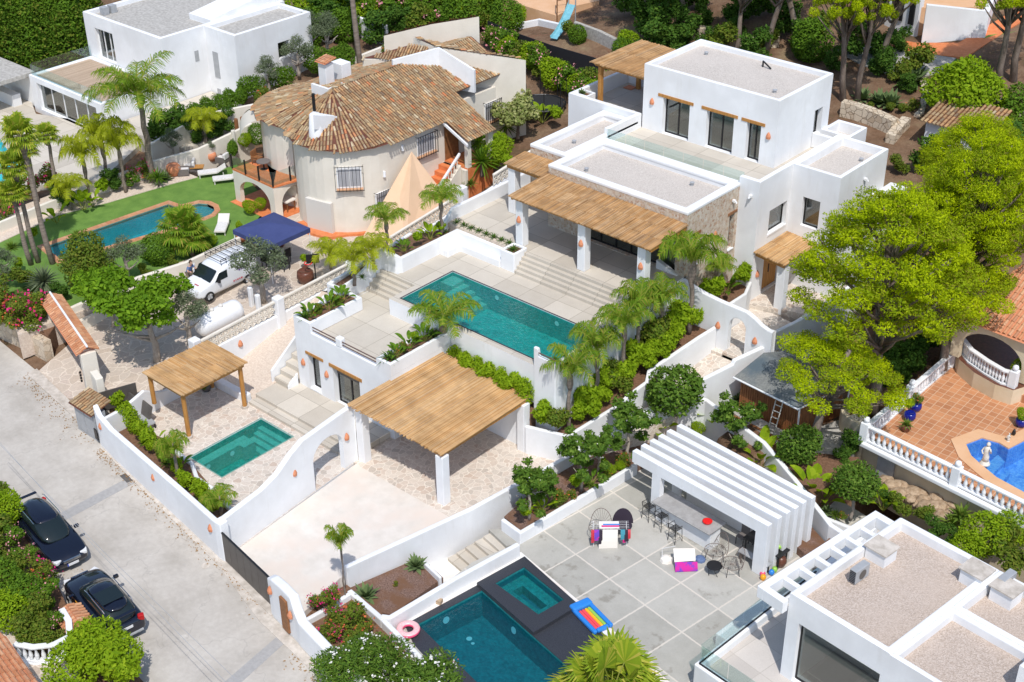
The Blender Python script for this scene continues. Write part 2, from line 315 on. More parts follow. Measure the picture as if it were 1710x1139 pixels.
# ---------------------------------------------------------------- mesh helpers
WL={}
def tag(o,label=None,cat=None,group=None,kind=None):
 if label:o['label']=label
 if cat:o['category']=cat
 if group:o['group']=group
 if kind:o['kind']=kind
 return o
def thing(name,label,cat,loc=(0,0,0),rz=0.0,group=None):
 o=bpy.data.objects.new(name,None);COL.objects.link(o);o.location=loc;o.rotation_euler=(0,0,rz);o.empty_display_size=.3
 WL[o.name]=Vector(loc);return tag(o,label,cat,group)
class MB:
 def __init__(s):s.v=[];s.f=[];s.m=[]
 def add(s,vs,fs,m=0):
  k=len(s.v);s.v.extend([tuple(map(float,q))for q in vs]);s.f.extend([tuple(i+k for i in f)for f in fs]);s.m.extend([m]*len(fs));return s
 def box(s,x0,y0,z0,x1,y1,z1,m=0):
  return s.prism([(x0,y0),(x1,y0),(x1,y1),(x0,y1)],z0,z1,m)
 def prism(s,pts,z0,z1,m=0,bottom=True):
  n=len(pts);a=sum(pts[i][0]*pts[(i+1)%n][1]-pts[(i+1)%n][0]*pts[i][1]for i in range(n))
  zt=z1 if isinstance(z1,(list,tuple))else[z1]*n
  zb=z0 if isinstance(z0,(list,tuple))else[z0]*n
  if a<0:pts=pts[::-1];zt=list(zt)[::-1];zb=list(zb)[::-1]
  vs=[(p[0],p[1],z)for p,z in zip(pts,zb)]+[(p[0],p[1],z)for p,z in zip(pts,zt)]
  fs=[tuple(range(n,2*n))]+([tuple(range(n-1,-1,-1))]if bottom else[])
  fs+=[(i,(i+1)%n,n+(i+1)%n,n+i)for i in range(n)]
  return s.add(vs,fs,m)
 def obox(s,c,size,rz=0.0,m=0,rx=0.0,ry=0.0):
  R=Matrix.Rotation(rz,3,'Z')@Matrix.Rotation(ry,3,'Y')@Matrix.Rotation(rx,3,'X');h=[q/2 for q in size]
  vs=[Vector(c)+R@Vector((a*h[0],b*h[1],d*h[2]))for a,b,d in((-1,-1,-1),(1,-1,-1),(1,1,-1),(-1,1,-1),(-1,-1,1),(1,-1,1),(1,1,1),(-1,1,1))]
  return s.add(vs,[(3,2,1,0),(4,5,6,7),(0,1,5,4),(1,2,6,5),(2,3,7,6),(3,0,4,7)],m)
 def tube(s,path,r,n=6,m=0,cap=True):
  path=[Vector(p)for p in path];k=len(path);rr=r if isinstance(r,(list,tuple))else[r]*k
  vs=[];ref=None
  for i,p in enumerate(path):
   d=(path[min(i+1,k-1)]-path[max(i-1,0)]).normalized()
   if ref is None:ref=d.orthogonal().normalized()
   u=(ref-d*ref.dot(d)).normalized();ref=u;v_=d.cross(u)
   for j in range(n):
    a=2*PI*j/n;vs.append(p+(u*math.cos(a)+v_*math.sin(a))*rr[i])
  fs=[(i*n+j,i*n+(j+1)%n,(i+1)*n+(j+1)%n,(i+1)*n+j)for i in range(k-1)for j in range(n)]
  if cap:fs+=[tuple(range(n-1,-1,-1)),tuple((k-1)*n+j for j in range(n))]
  return s.add(vs,fs,m)
 def lathe(s,c,prof,n=10,m=0):
  vs=[]
  for r,z in prof:
   for j in range(n):
    a=2*PI*j/n;vs.append((c[0]+r*math.cos(a),c[1]+r*math.sin(a),c[2]+z))
  k=len(prof);fs=[(i*n+j,i*n+(j+1)%n,(i+1)*n+(j+1)%n,(i+1)*n+j)for i in range(k-1)for j in range(n)]
  fs+=[tuple(range(n-1,-1,-1)),tuple((k-1)*n+j for j in range(n))]
  return s.add(vs,fs,m)
 def ring(s,pts,t,z0,z1,m=0):
  """closed wall of thickness t whose outer outline is pts"""
  n=len(pts);a=sum(pts[i][0]*pts[(i+1)%n][1]-pts[(i+1)%n][0]*pts[i][1]for i in range(n))
  if a<0:pts=pts[::-1]
  inn=inset(pts,t);zt=z1 if isinstance(z1,list)else[z1]*n
  vs=[(*p,z0)for p in pts]+[(*p,z)for p,z in zip(pts,zt)]+[(*p,z0)for p in inn]+[(*p,z)for p,z in zip(inn,zt)]
  fs=[]
  for i in range(n):
   j=(i+1)%n
   fs+=[(i,j,n+j,n+i),(n+i,n+j,3*n+j,3*n+i),(3*n+i,3*n+j,2*n+j,2*n+i),(j,i,2*n+i,2*n+j)]
  return s.add(vs,fs,m)
 def wallrun(s,pts,t,z0,m=0,side=0.0):
  """wall of thickness t along pts [(x,y,ztop)], down to z0; side 0 centred, +1 thickness to the left of the run"""
  n=len(pts);q=[Vector((p[0],p[1]))for p in pts];L=[];R=[]
  for i in range(n):
   d0=(q[i]-q[i-1]).normalized()if i else(q[1]-q[0]).normalized()
   d1=(q[i+1]-q[i]).normalized()if i<n-1 else d0
   nn=Vector((-(d0+d1).y,(d0+d1).x)).normalized();k=1/max(.4,nn.dot(Vector((-d1.y,d1.x))))
   L.append(q[i]+nn*k*t*(.5+.5*side));R.append(q[i]-nn*k*t*(.5-.5*side))
  zb=z0 if isinstance(z0,list)else[z0]*n
  vs=[]
  for i in range(n):vs+=[(*R[i],zb[i]),(*R[i],pts[i][2]),(*L[i],pts[i][2]),(*L[i],zb[i])]
  fs=[]
  for i in range(n-1):
   a,b=4*i,4*i+4;fs+=[(a,b,b+1,a+1),(a+1,b+1,b+2,a+2),(a+2,b+2,b+3,a+3),(a+3,b+3,b,a)]
  fs+=[(0,1,2,3),(4*n-1,4*n-2,4*n-3,4*n-4)]
  return s.add(vs,fs,m)
 def facade(s,p0,p1,z0,z1,t,ops,m=0,mr=None):
  """wall face p0->p1 (outside on the right-hand side) with openings (u0,u1,v0,v1) whose reveals go t inwards"""
  p0=Vector(p0);p1=Vector(p1);d=(p1-p0);Ln=d.length;d.normalize();nin=Vector((-d.y,d.x))
  us=sorted({0,Ln,*[a for o in ops for a in o[:2]]});vs_=sorted({z0,z1,*[a for o in ops for a in o[2:4]]})
  def pt(u,z,k=0):q=p0+d*u+nin*k;return(q.x,q.y,z)
  for i in range(len(us)-1):
   for j in range(len(vs_)-1):
    cu,cv=(us[i]+us[i+1])/2,(vs_[j]+vs_[j+1])/2
    if any(o[0]<cu<o[1]and o[2]<cv<o[3]for o in ops):continue
    s.add([pt(us[i],vs_[j]),pt(us[i+1],vs_[j]),pt(us[i+1],vs_[j+1]),pt(us[i],vs_[j+1])],[(0,1,2,3)],m)
  for a,b,c,e in[o[:4]for o in ops]:
   o_=[pt(a,c),pt(b,c),pt(b,e),pt(a,e)];i_=[pt(a,c,t),pt(b,c,t),pt(b,e,t),pt(a,e,t)]
   s.add(o_+i_,[(1,0,4,5),(2,1,5,6),(3,2,6,7),(0,3,7,4)],m if mr is None else mr)
  return s
 def build(s,name,mats,parent=None,smooth=False,bevel=0.0,origin=None,weld=False,seg=2,top=False):
  if not isinstance(mats,(list,tuple)):mats=[mats]
  o0=Vector(origin)if origin is not None else(WL[parent.name]if parent else Vector((0,0,0)))
  me=bpy.data.meshes.new(name)
  me.from_pydata([(a-o0.x,b-o0.y,c-o0.z)for a,b,c in s.v],[],s.f)
  for k in mats:me.materials.append(M[k]if isinstance(k,str)else k)
  me.polygons.foreach_set('material_index',s.m)
  if smooth:me.polygons.foreach_set('use_smooth',[True]*len(s.f))
  if weld:
   bm=bmesh.new();bm.from_mesh(me);bmesh.ops.remove_doubles(bm,verts=bm.verts,dist=.0005);bm.to_mesh(me);bm.free()
  o=bpy.data.objects.new(name,me);COL.objects.link(o)
  if parent:o.parent=parent;WL[o.name]=WL[parent.name].copy()
  else:o.location=o0;WL[o.name]=o0.copy()
  if bevel:
   b=o.modifiers.new('bevel','BEVEL');b.width=bevel;b.segments=seg;b.limit_method='WEIGHT' if top else 'ANGLE';b.angle_limit=math.radians(40)
   if top:
    zm=max(q.co.z for q in me.vertices)-.01;at=me.attributes.new('bevel_weight_edge','FLOAT','EDGE')
    for e in me.edges:at.data[e.index].value=1.0 if all(me.vertices[k].co.z>zm for k in e.vertices)else 0.0
  return o
def inset(pts,t):
 n=len(pts);r=[]
 for i in range(n):
  a,b,c=Vector(pts[i-1]),Vector(pts[i]),Vector(pts[(i+1)%n])
  d0=(b-a).normalized();d1=(c-b).normalized();n0=Vector((-d0.y,d0.x));n1=Vector((-d1.y,d1.x))
  m_=(n0+n1).normalized();r.append(tuple(b+m_*(t/max(.3,m_.dot(n1)))))
 return r
def ccw(pts):
 n=len(pts);a=sum(pts[i][0]*pts[(i+1)%n][1]-pts[(i+1)%n][0]*pts[i][1]for i in range(n));return pts if a>0 else pts[::-1]
def slab(name,outer,holes,zt,zb,mats,parent=None,kind=None,bevel=0,open_bottom=True,mside=0):
 """flat slab with holes; zt number"""
 bm=bmesh.new();E=[]
 loops=[ccw(outer)]+[ccw(h)[::-1]for h in holes]
 for lp in loops:
  vs=[bm.verts.new((x,y,zt))for x,y in lp]
  E+=[bm.edges.new((vs[i],vs[(i+1)%len(vs)]))for i in range(len(vs))]
 bmesh.ops.triangle_fill(bm,use_beauty=True,use_dissolve=True,edges=E,normal=(0,0,1))
 for f in bm.faces:
  if f.normal.z<0:f.normal_flip()
 for lp in loops:
  n=len(lp);a=[bm.verts.new((x,y,zt))for x,y in lp];b=[bm.verts.new((x,y,zb))for x,y in lp]
  for i in range(n):
   f=bm.faces.new((b[i],b[(i+1)%n],a[(i+1)%n],a[i]));f.material_index=mside
 bmesh.ops.remove_doubles(bm,verts=bm.verts,dist=.0003)
 me=bpy.data.meshes.new(name);
 o0=WL[parent.name]if parent else Vector((0,0,0))
 bmesh.ops.translate(bm,verts=bm.verts,vec=-o0)
 bm.to_mesh(me);bm.free()
 for k in(mats if isinstance(mats,(list,tuple))else[mats]):me.materials.append(M[k])
 o=bpy.data.objects.new(name,me);COL.objects.link(o)
 if parent:o.parent=parent;WL[o.name]=WL[parent.name].copy()
 else:WL[o.name]=Vector((0,0,0))
 if kind:o['kind']=kind
 if bevel:
  b=o.modifiers.new('bevel','BEVEL');b.width=bevel;b.segments=2;b.limit_method='ANGLE';b.angle_limit=math.radians(40)
 return o
def dup(root,loc=None,rz=None,label=None,group=None,cat=None,scale=None,name=None):
 r=root.copy();COL.objects.link(r)
 if loc is not None:r.location=loc
 if rz is not None:r.rotation_euler=(root.rotation_euler[0],root.rotation_euler[1],rz)
 if scale is not None:r.scale=(scale,)*3 if isinstance(scale,(int,float))else scale
 if label:r['label']=label
 if group:r['group']=group
 if cat:r['category']=cat
 if name:r.name=name
 WL[r.name]=Vector(r.location)
 for ch in list(root.children):
  c=ch.copy();COL.objects.link(c);c.parent=r
  for g in list(ch.children):
   d=g.copy();COL.objects.link(d);d.parent=c
 return r
def pip(x,y,poly):
 c=False;n=len(poly)
 for i in range(n):
  x0,y0=poly[i][:2];x1,y1=poly[(i+1)%n][:2]
  if(y0>y)!=(y1>y)and x<(x1-x0)*(y-y0)/(y1-y0)+x0:c=not c
 return c
def reed_roof(name,a,b,c,d,parent,mat='reed',cw=.055,rows=1,th=.05,seed=1):
 rnd=random.Random(seed);a,b,c,d=map(Vector,(a,b,c,d));mb=MB()
 W=((d-a).length+(c-b).length)/2;n=int(W/cw)
 up=(b-a).cross(d-a).normalized()
 if up.z<0:up=-up
 for r in range(rows):
  s0,s1=r/rows,(r+1)/rows
  for i in range(n):
   u0,u1=i/n,(i+.96)/n
   j0=rnd.uniform(-.012,.012);j1=rnd.uniform(-.012,.012)
   e0=s0+(rnd.uniform(-.022,.004)if r==0 else rnd.uniform(-.004,.0));e1=s1+(rnd.uniform(-.004,.022)if r==rows-1 else rnd.uniform(0,.006))
   def q(u,s_):return(a*(1-u)+d*u)*(1-s_)+(b*(1-u)+c*u)*s_
   h=up*(rnd.uniform(0,.028)+.012*(r%2));t=up*th
   ps=[q(u0+j0/W,e0),q(u1+j0/W,e0),q(u1+j1/W,e1),q(u0+j1/W,e1)];mid0,mid1=(ps[0]+ps[1])/2+up*(th+.012),(ps[2]+ps[3])/2+up*(th+.012)
   mb.add([p+h for p in ps]+[p+h+t for p in ps]+[mid0+h,mid1+h],[(3,2,1,0),(0,1,5,8,4),(2,3,7,9,6),(1,2,6,5),(3,0,4,7),(5,6,9,8),(7,4,8,9)])
 return mb.build(name,mat,parent)
def tile_slope(mb,poly,down=None,w=.26,ln=.42,seed=0,base=True):
 rnd=random.Random(seed);A_=np.array([[p[0],p[1],1]for p in poly]);cf=np.linalg.lstsq(A_,np.array([p[2]for p in poly]),rcond=None)[0];poly=[Vector((p[0],p[1],cf[0]*p[0]+cf[1]*p[1]+cf[2]))for p in poly]
 nrm=Vector((0,0,0));n=len(poly)
 for i in range(n):
  a,b=poly[i],poly[(i+1)%n];nrm+=Vector(((a.y-b.y)*(a.z+b.z),(a.z-b.z)*(a.x+b.x),(a.x-b.x)*(a.y+b.y)))
 nrm.normalize()
 if nrm.z<0:nrm=-nrm
 dn=Vector((nrm.x,nrm.y,0)).normalized()if down is None else Vector((down[0],down[1],0)).normalized()
 ed=(dn-nrm*dn.dot(nrm)).normalized();ew=nrm.cross(ed);o=poly[0]
 uv=[((p-o).dot(ew),(p-o).dot(ed))for p in poly]
 u0,u1=min(q[0]for q in uv),max(q[0]for q in uv);v0,v1=min(q[1]for q in uv),max(q[1]for q in uv)
 if base:mb.add(poly,[tuple(range(n))if(poly[1]-poly[0]).cross(poly[2]-poly[1]).z>0 else tuple(range(n-1,-1,-1))],1)
 r=w*.36
 nu=int((u1-u0)/w)+1;nv=int((v1-v0)/ln)+1
 for i in range(nu):
  uc=u0+(i+.5)*w
  for j in range(nv):
   va=v0+j*ln
   if not pip(uc,va+ln*.5,uv):continue
   vb=va+ln*1.12;ju=rnd.uniform(-.012,.012);jz=rnd.uniform(0,.012);r0=r*.86;r1=r
   vs=[]
   for(vv,rr,zz)in((va,r0,.0),(vb,r1,.028)):
    for k in range(5):
     an=PI*k/4;vs.append(o+ew*(uc+ju+rr*math.cos(an))+ed*vv+nrm*(rr*math.sin(an)*.95+zz+jz))
   mb.add(vs,[(k+1,k,5+k,6+k)for k in range(4)]+[(5,6,7,8,9)[::-1]],0)
 return mb
# ---------------------------------------------------------------- plants
RG=np.random.default_rng(7)
def unit(n,g=None):
 g=g or RG;v=g.normal(size=(n,3));return v/np.linalg.norm(v,axis=1,keepdims=True)
class LB:
 """leaf-sized faces collected as arrays"""
 def __init__(s):s.v=[];s.n=0;s.mi=[]
 def quads(s,v,m=0):
  s.v.append(v.reshape(-1,3));s.mi.append(np.full(len(v),m));s.n+=len(v)
 def leaves(s,c,size,aspect=.5,m=0,droop=.0,up=.3,nrm=None,g=None):
  g=g or RG;k=len(c)
  d=unit(k,g);d[:,2]=d[:,2]*.8-droop;d/=np.linalg.norm(d,axis=1,keepdims=True)
  nn=unit(k,g);nn[:,2]=abs(nn[:,2])+up
  if nrm is not None:nn=nn*.7+nrm
  w=np.cross(d,nn);w/=np.linalg.norm(w,axis=1,keepdims=True)+1e-9
  sz=size*g.uniform(.65,1.3,size=(k,1));a=d*sz*.5;b=w*sz*aspect*.5
  s.quads(np.stack([c-a,c+b-a*.1,c+a,c-b-a*.1],axis=1),m)
 def build(s,name,mats,parent=None,origin=None):
  v=np.concatenate(s.v)if s.v else np.zeros((0,3));mi=np.concatenate(s.mi)
  o0=np.array(origin if origin is not None else(WL[parent.name]if parent else(0,0,0)))
  me=bpy.data.meshes.new(name);k=len(v);nf=k//4
  me.vertices.add(k);me.vertices.foreach_set('co',(v-o0).astype(np.float32).ravel())
  me.loops.add(k);me.loops.foreach_set('vertex_index',np.arange(k,dtype=np.int32))
  me.polygons.add(nf);me.polygons.foreach_set('loop_start',np.arange(0,k,4,dtype=np.int32))
  me.polygons.foreach_set('material_index',mi.astype(np.int32))
  for q in(mats if isinstance(mats,(list,tuple))else[mats]):me.materials.append(M[q])
  me.update(calc_edges=True)
  o=bpy.data.objects.new(name,me);COL.objects.link(o)
  if parent:o.parent=parent;WL[o.name]=WL[parent.name].copy()
  else:o.location=o0;WL[o.name]=Vector(o0)
  return o
def blob_pts(blobs,n,shell=.55,g=None,lump=0):
 """points in the outer part of ellipsoids; blobs (x,y,z,rx,ry,rz); lump adds small clumps on the skin"""
 g=g or RG;vol=np.array([b[3]*b[4]+b[4]*b[5]+b[3]*b[5]for b in blobs]);k=g.choice(len(blobs),n,p=vol/vol.sum());B=np.array(blobs)[k]
 d=unit(n,g);r=g.uniform(shell,1,size=(n,1))**.7
 if lump:
  q=unit(lump,g);dt=d@q.T;near=dt.max(axis=1,keepdims=True);r=r*(.80+.24*np.clip((near-.80)/.2,0,1))
 return B[:,:3]+d*r*B[:,3:6],d
def lobes(R,H,n,g,base=0.0,spread=.6,rr=(.35,.55),flat=.8):
 out=[]
 for i in range(n):
  a=g.uniform(0,2*PI);t=g.uniform(0,1)**.6*spread;z=base+H*g.uniform(.25,.85)
  r=R*g.uniform(*rr);out.append((R*t*math.cos(a),R*t*math.sin(a),z,r,r,min(r*flat,H*.5)))
 return out
def trunk_mb(h,r0,r1,g,lean=.0,limbs=0,lr=1.0,lz=.5,ltop=1.0,n=7):
 mb=MB();a=g.uniform(0,2*PI);pts=[];K=6
 for i in range(K+1):
  t=i/K;pts.append((math.cos(a)*lean*t*t*h+g.normal()*.02*h*(0<i<K),math.sin(a)*lean*t*t*h+g.normal()*.02*h*(0<i<K),h*t))
 mb.tube(pts,[r0+(r1-r0)*(i/K)**.8 for i in range(K+1)],n)
 for i in range(limbs):
  t=g.uniform(lz,1);k=min(K-1,int(t*K));p=Vector(pts[k]).lerp(Vector(pts[k+1]),t*K-k);b=2*PI*i/limbs+g.uniform(-.4,.4)
  e=p+Vector((math.cos(b)*lr,math.sin(b)*lr,g.uniform(.3,1)*ltop));m_=p.lerp(e,.5)+Vector((0,0,-.08*ltop))
  mb.tube([p,m_,e],[r1*.8,r1*.55,r1*.2],5)
 return mb
PROT={}
def proto(key,f):
 if key not in PROT:PROT[key]=f
def tree_proto(name,crown_mats,nleaf,size,blobs,trunk=None,bark='bark',aspect=.5,shell=.5,g=None,flowers=None,droop=0,lump=9,up=.3,crown='crown'):
 r=thing(name,None,None);lb=LB();g=g or RG
 c,d=blob_pts(blobs,nleaf,shell,g,lump);lb.leaves(c,size,aspect,0,droop,up,d,g)
 if flowers:
  for mi,(nf,fs)in enumerate(flowers):
   c,d=blob_pts(blobs,nf*9,.97,g,lump);cc,dd=c[:nf],d[:nf];ok=dd[:,2]>-.35;cc=cc[ok]+dd[ok]*.05
   cc=np.repeat(cc,4,axis=0)+g.normal(scale=fs*.7,size=(len(cc)*4,3));lb.leaves(cc,fs,.9,mi+1,0,.6,None,g)
 if trunk is not None:trunk.build('trunk',bark,r,smooth=True)
 lb.build(crown,crown_mats,r)
 return r
def frond_palm(name,n,L,mat,g,h,r0,r1,leaflet=.5,arch=1.0,bark='palm_bark',lean=.04,upright=.5,boots=True,pairs=30,sag=.0):
 """feather palm: trunk plus arching fronds with hanging leaflets"""
 r=thing(name,None,None);tm=trunk_mb(h,r0,r1,g,lean,n=8)
 if boots:tm.lathe((0,0,h-.05),[(r1*.9,-.5),(r1*1.7,-.3),(r1*1.6,.0),(r1*.8,.25),(.02,.45)],8)
 top=np.array([0,0,h]);vs=tm.v;K=6
 ring=np.array([q for q in vs[K*8:(K+1)*8]]).mean(axis=0);top=ring+np.array([0,0,.1])
 tm.build('trunk',bark,r,smooth=True)
 lb=LB();rm=MB();Q=[]
 for i in range(n):
  a=2*PI*i*.382*1.0+g.uniform(-.15,.15);e0=(upright+(1.25-upright)*((n-i)/n))*g.uniform(.85,1.1)
  l=L*g.uniform(.85,1.1);K2=12;p=top.copy();el=e0;path=[p.copy()]
  for k in range(K2):
   st=l/K2;p=p+np.array([math.cos(a)*math.cos(el),math.sin(a)*math.cos(el),math.sin(el)])*st;path.append(p.copy())
   el-=arch*(.07+.17*(k/K2))+sag
  rm.tube([tuple(q)for q in path],[.035*(1-k/(K2+1))+.006 for k in range(K2+1)],4)
  path=np.array(path);t=np.linspace(.12,.995,pairs)
  for sgn in(-1,1):
   idx=t*K2;k0=np.clip(idx.astype(int),0,K2-1);fr=(idx-k0)[:,None];base=path[k0]*(1-fr)+path[k0+1]*fr
   tan=path[k0+1]-path[k0];tan/=np.linalg.norm(tan,axis=1,keepdims=True)
   side=np.cross(tan,np.array([0,0,1.]));side/=np.linalg.norm(side,axis=1,keepdims=True)+1e-6;side*=sgn
   ll=(leaflet*(.45+.9*np.sin(PI*np.clip(t*.95+.05,0,1)))*g.uniform(.8,1.15,len(t)))[:,None]
   d1=side*.75+tan*.55+g.normal(scale=.13,size=(len(t),3));d1[:,2]+=.12;d1/=np.linalg.norm(d1,axis=1,keepdims=True)
   mid=base+d1*ll*.45;d2=d1.copy();d2[:,2]-=.9+.5*g.uniform(size=len(t));d2/=np.linalg.norm(d2,axis=1,keepdims=True);tip=mid+d2*ll*.55
   w=tan*.013*(1+leaflet)
   Q.append(np.stack([base-w,base+w,mid+w*.9,mid-w*.9],axis=1));Q.append(np.stack([mid-w*.9,mid+w*.9,tip+w*.2,tip-w*.2],axis=1))
 lb.quads(np.concatenate(Q));lb.build('crown',mat,r);rm.build('frond_stem','leaf_yellow',r)
 return r
def fan_palm(name,n,R,mat,g,h,r0,r1,bark='palm_bark',lean=.05,stalk=1.0,skirt=0,seg=26,lo=-.6):
 r=thing(name,None,None)
 if h>0:
  tm=trunk_mb(h,r0,r1,g,lean,n=8);top=np.array(tm.v[6*8:7*8]).mean(axis=0)
  if skirt:tm.lathe((top[0],top[1],h-.1),[(r1,-skirt),(r1*2.2,-skirt*.7),(r1*2.4,-.1),(r1,.2)],9)
  tm.build('trunk',bark,r,smooth=True)
 else:top=np.zeros(3)
 lb=LB();rm=MB();Q=[]
 for i in range(n):
  a=i*2.39996+g.uniform(-.2,.2);el=1.35+(lo-1.35)*(i/n)**.8+g.uniform(-.12,.12);st=stalk*g.uniform(.8,1.15)
  d=np.array([math.cos(a)*math.cos(el),math.sin(a)*math.cos(el),math.sin(el)]);c=top+d*st;c[2]-=.12*st*st
  rm.tube([tuple(top),tuple(top+d*st*.6),tuple(c)],[.03,.022,.015],4)
  side=np.cross(d,[0,0,1.]);side/=np.linalg.norm(side)+1e-6;nrm=np.cross(side,d)
  fr=R*g.uniform(.85,1.12);A=np.linspace(-2.2,2.2,seg);ww=(A[1]-A[0])*.5
  for an in A:
   dd=d*math.cos(an)+side*math.sin(an);l=fr*(1-.16*abs(an)/2.2)*g.uniform(.94,1.04);fold=nrm*(.10*fr*abs(math.sin(an)))
   w=np.cross(nrm,dd)
   b=c;m_=c+dd*l*.62+fold;t=c+dd*l+fold-np.array([0,0,.26*fr*g.uniform(.6,1.4)]);hw=l*.62*math.tan(ww)*.97
   Q.append([b-w*.01,b+w*.01,m_+w*hw,m_-w*hw]);Q.append([m_-w*hw,m_+w*hw,t+w*.012,t-w*.012])
 lb.quads(np.array(Q));lb.build('crown',mat,r);rm.build('leaf_stalk','leaf_yellow',r)
 return r
def spiky(name,n,L,mat,g,width=.06,h=0.0,bark='bark',up0=1.3,lo=.1,bend=.5,trunk_r=.1,wmid=1.6):
 r=thing(name,None,None);lb=LB();Q=[]
 if h>0:trunk_mb(h,trunk_r,trunk_r*.8,g,.02).build('trunk',bark,r,smooth=True)
 for i in range(n):
  a=i*2.39996+g.uniform(-.2,.2);el=up0+(lo-up0)*(i/n)+g.uniform(-.1,.1);l=L*g.uniform(.8,1.1)
  d=np.array([math.cos(a)*math.cos(el),math.sin(a)*math.cos(el),math.sin(el)]);s_=np.array([-math.sin(a),math.cos(a),0]);b=np.array([0,0,h])
  m_=b+d*l*.5;e=m_+(d-np.array([0,0,bend*g.uniform(.3,1)]))*l*.5;w=s_*width/2
  Q.append([b-w,b+w,m_+w*wmid,m_-w*wmid]);Q.append([m_-w*wmid,m_+w*wmid,e+w*.1,e-w*.1])
 lb.quads(np.array(Q));lb.build('leaves',mat,r)
 return r
def paddle(name,n,L,W,mat,g,h=.2,up0=1.35,lo=.6):
 """strelitzia / banana: upright stalks with broad folded blades"""
 r=thing(name,None,None);lb=LB();rm=MB();Q=[]
 for i in range(n):
  a=i*2.39996+g.uniform(-.4,.4);el=up0+(lo-up0)*(i/n);l=L*g.uniform(.7,1.1);b=np.array([math.cos(a)*.08,math.sin(a)*.08,0])
  d=np.array([math.cos(a)*math.cos(el),math.sin(a)*math.cos(el),math.sin(el)]);s0=b+d*l*.45
  rm.tube([tuple(b),tuple(s0)],[.03,.02],4);p=s0;K=5;e=el;side=np.array([-math.sin(a),math.cos(a),0]);prev=None
  for k in range(K+1):
   t=k/K;wd=W*math.sin(PI*(.12+.86*t))**.8*.5;fold=np.array([0,0,wd*.45]);row=(p-side*wd+fold,p,p+side*wd+fold)
   if prev is not None:Q.append([prev[0],prev[1],row[1],row[0]]);Q.append([prev[1],prev[2],row[2],row[1]])
   prev=row;e-=.16;p=p+np.array([math.cos(a)*math.cos(e),math.sin(a)*math.cos(e),math.sin(e)])*l*.55/K
 lb.quads(np.array(Q));lb.build('leaves',mat,r);rm.build('leaf_stalk','leaf_yellow',r)
 return r
G=np.random.default_rng
def pine_blobs(R,H,n,g):
 out=[]
 for i in range(n//3):
  a=i*2.4+g.uniform(-.4,.4);t=g.uniform(.25,.98);r=R*g.uniform(.13,.20);out.append((R*t*.9*math.cos(a),R*t*.9*math.sin(a),H*g.uniform(-.05,.45),r,r,r*.6))
 for i in range(n):
  a=i*2.39996+g.uniform(-.3,.3);t=math.sqrt((i+.5)/n);z=H*(1-.75*t*t)+g.uniform(-.18,.10)*H;r=R*g.uniform(.13,.22)
  out.append((R*t*.85*math.cos(a),R*t*.85*math.sin(a),z,r,r,r*.55))
 return out
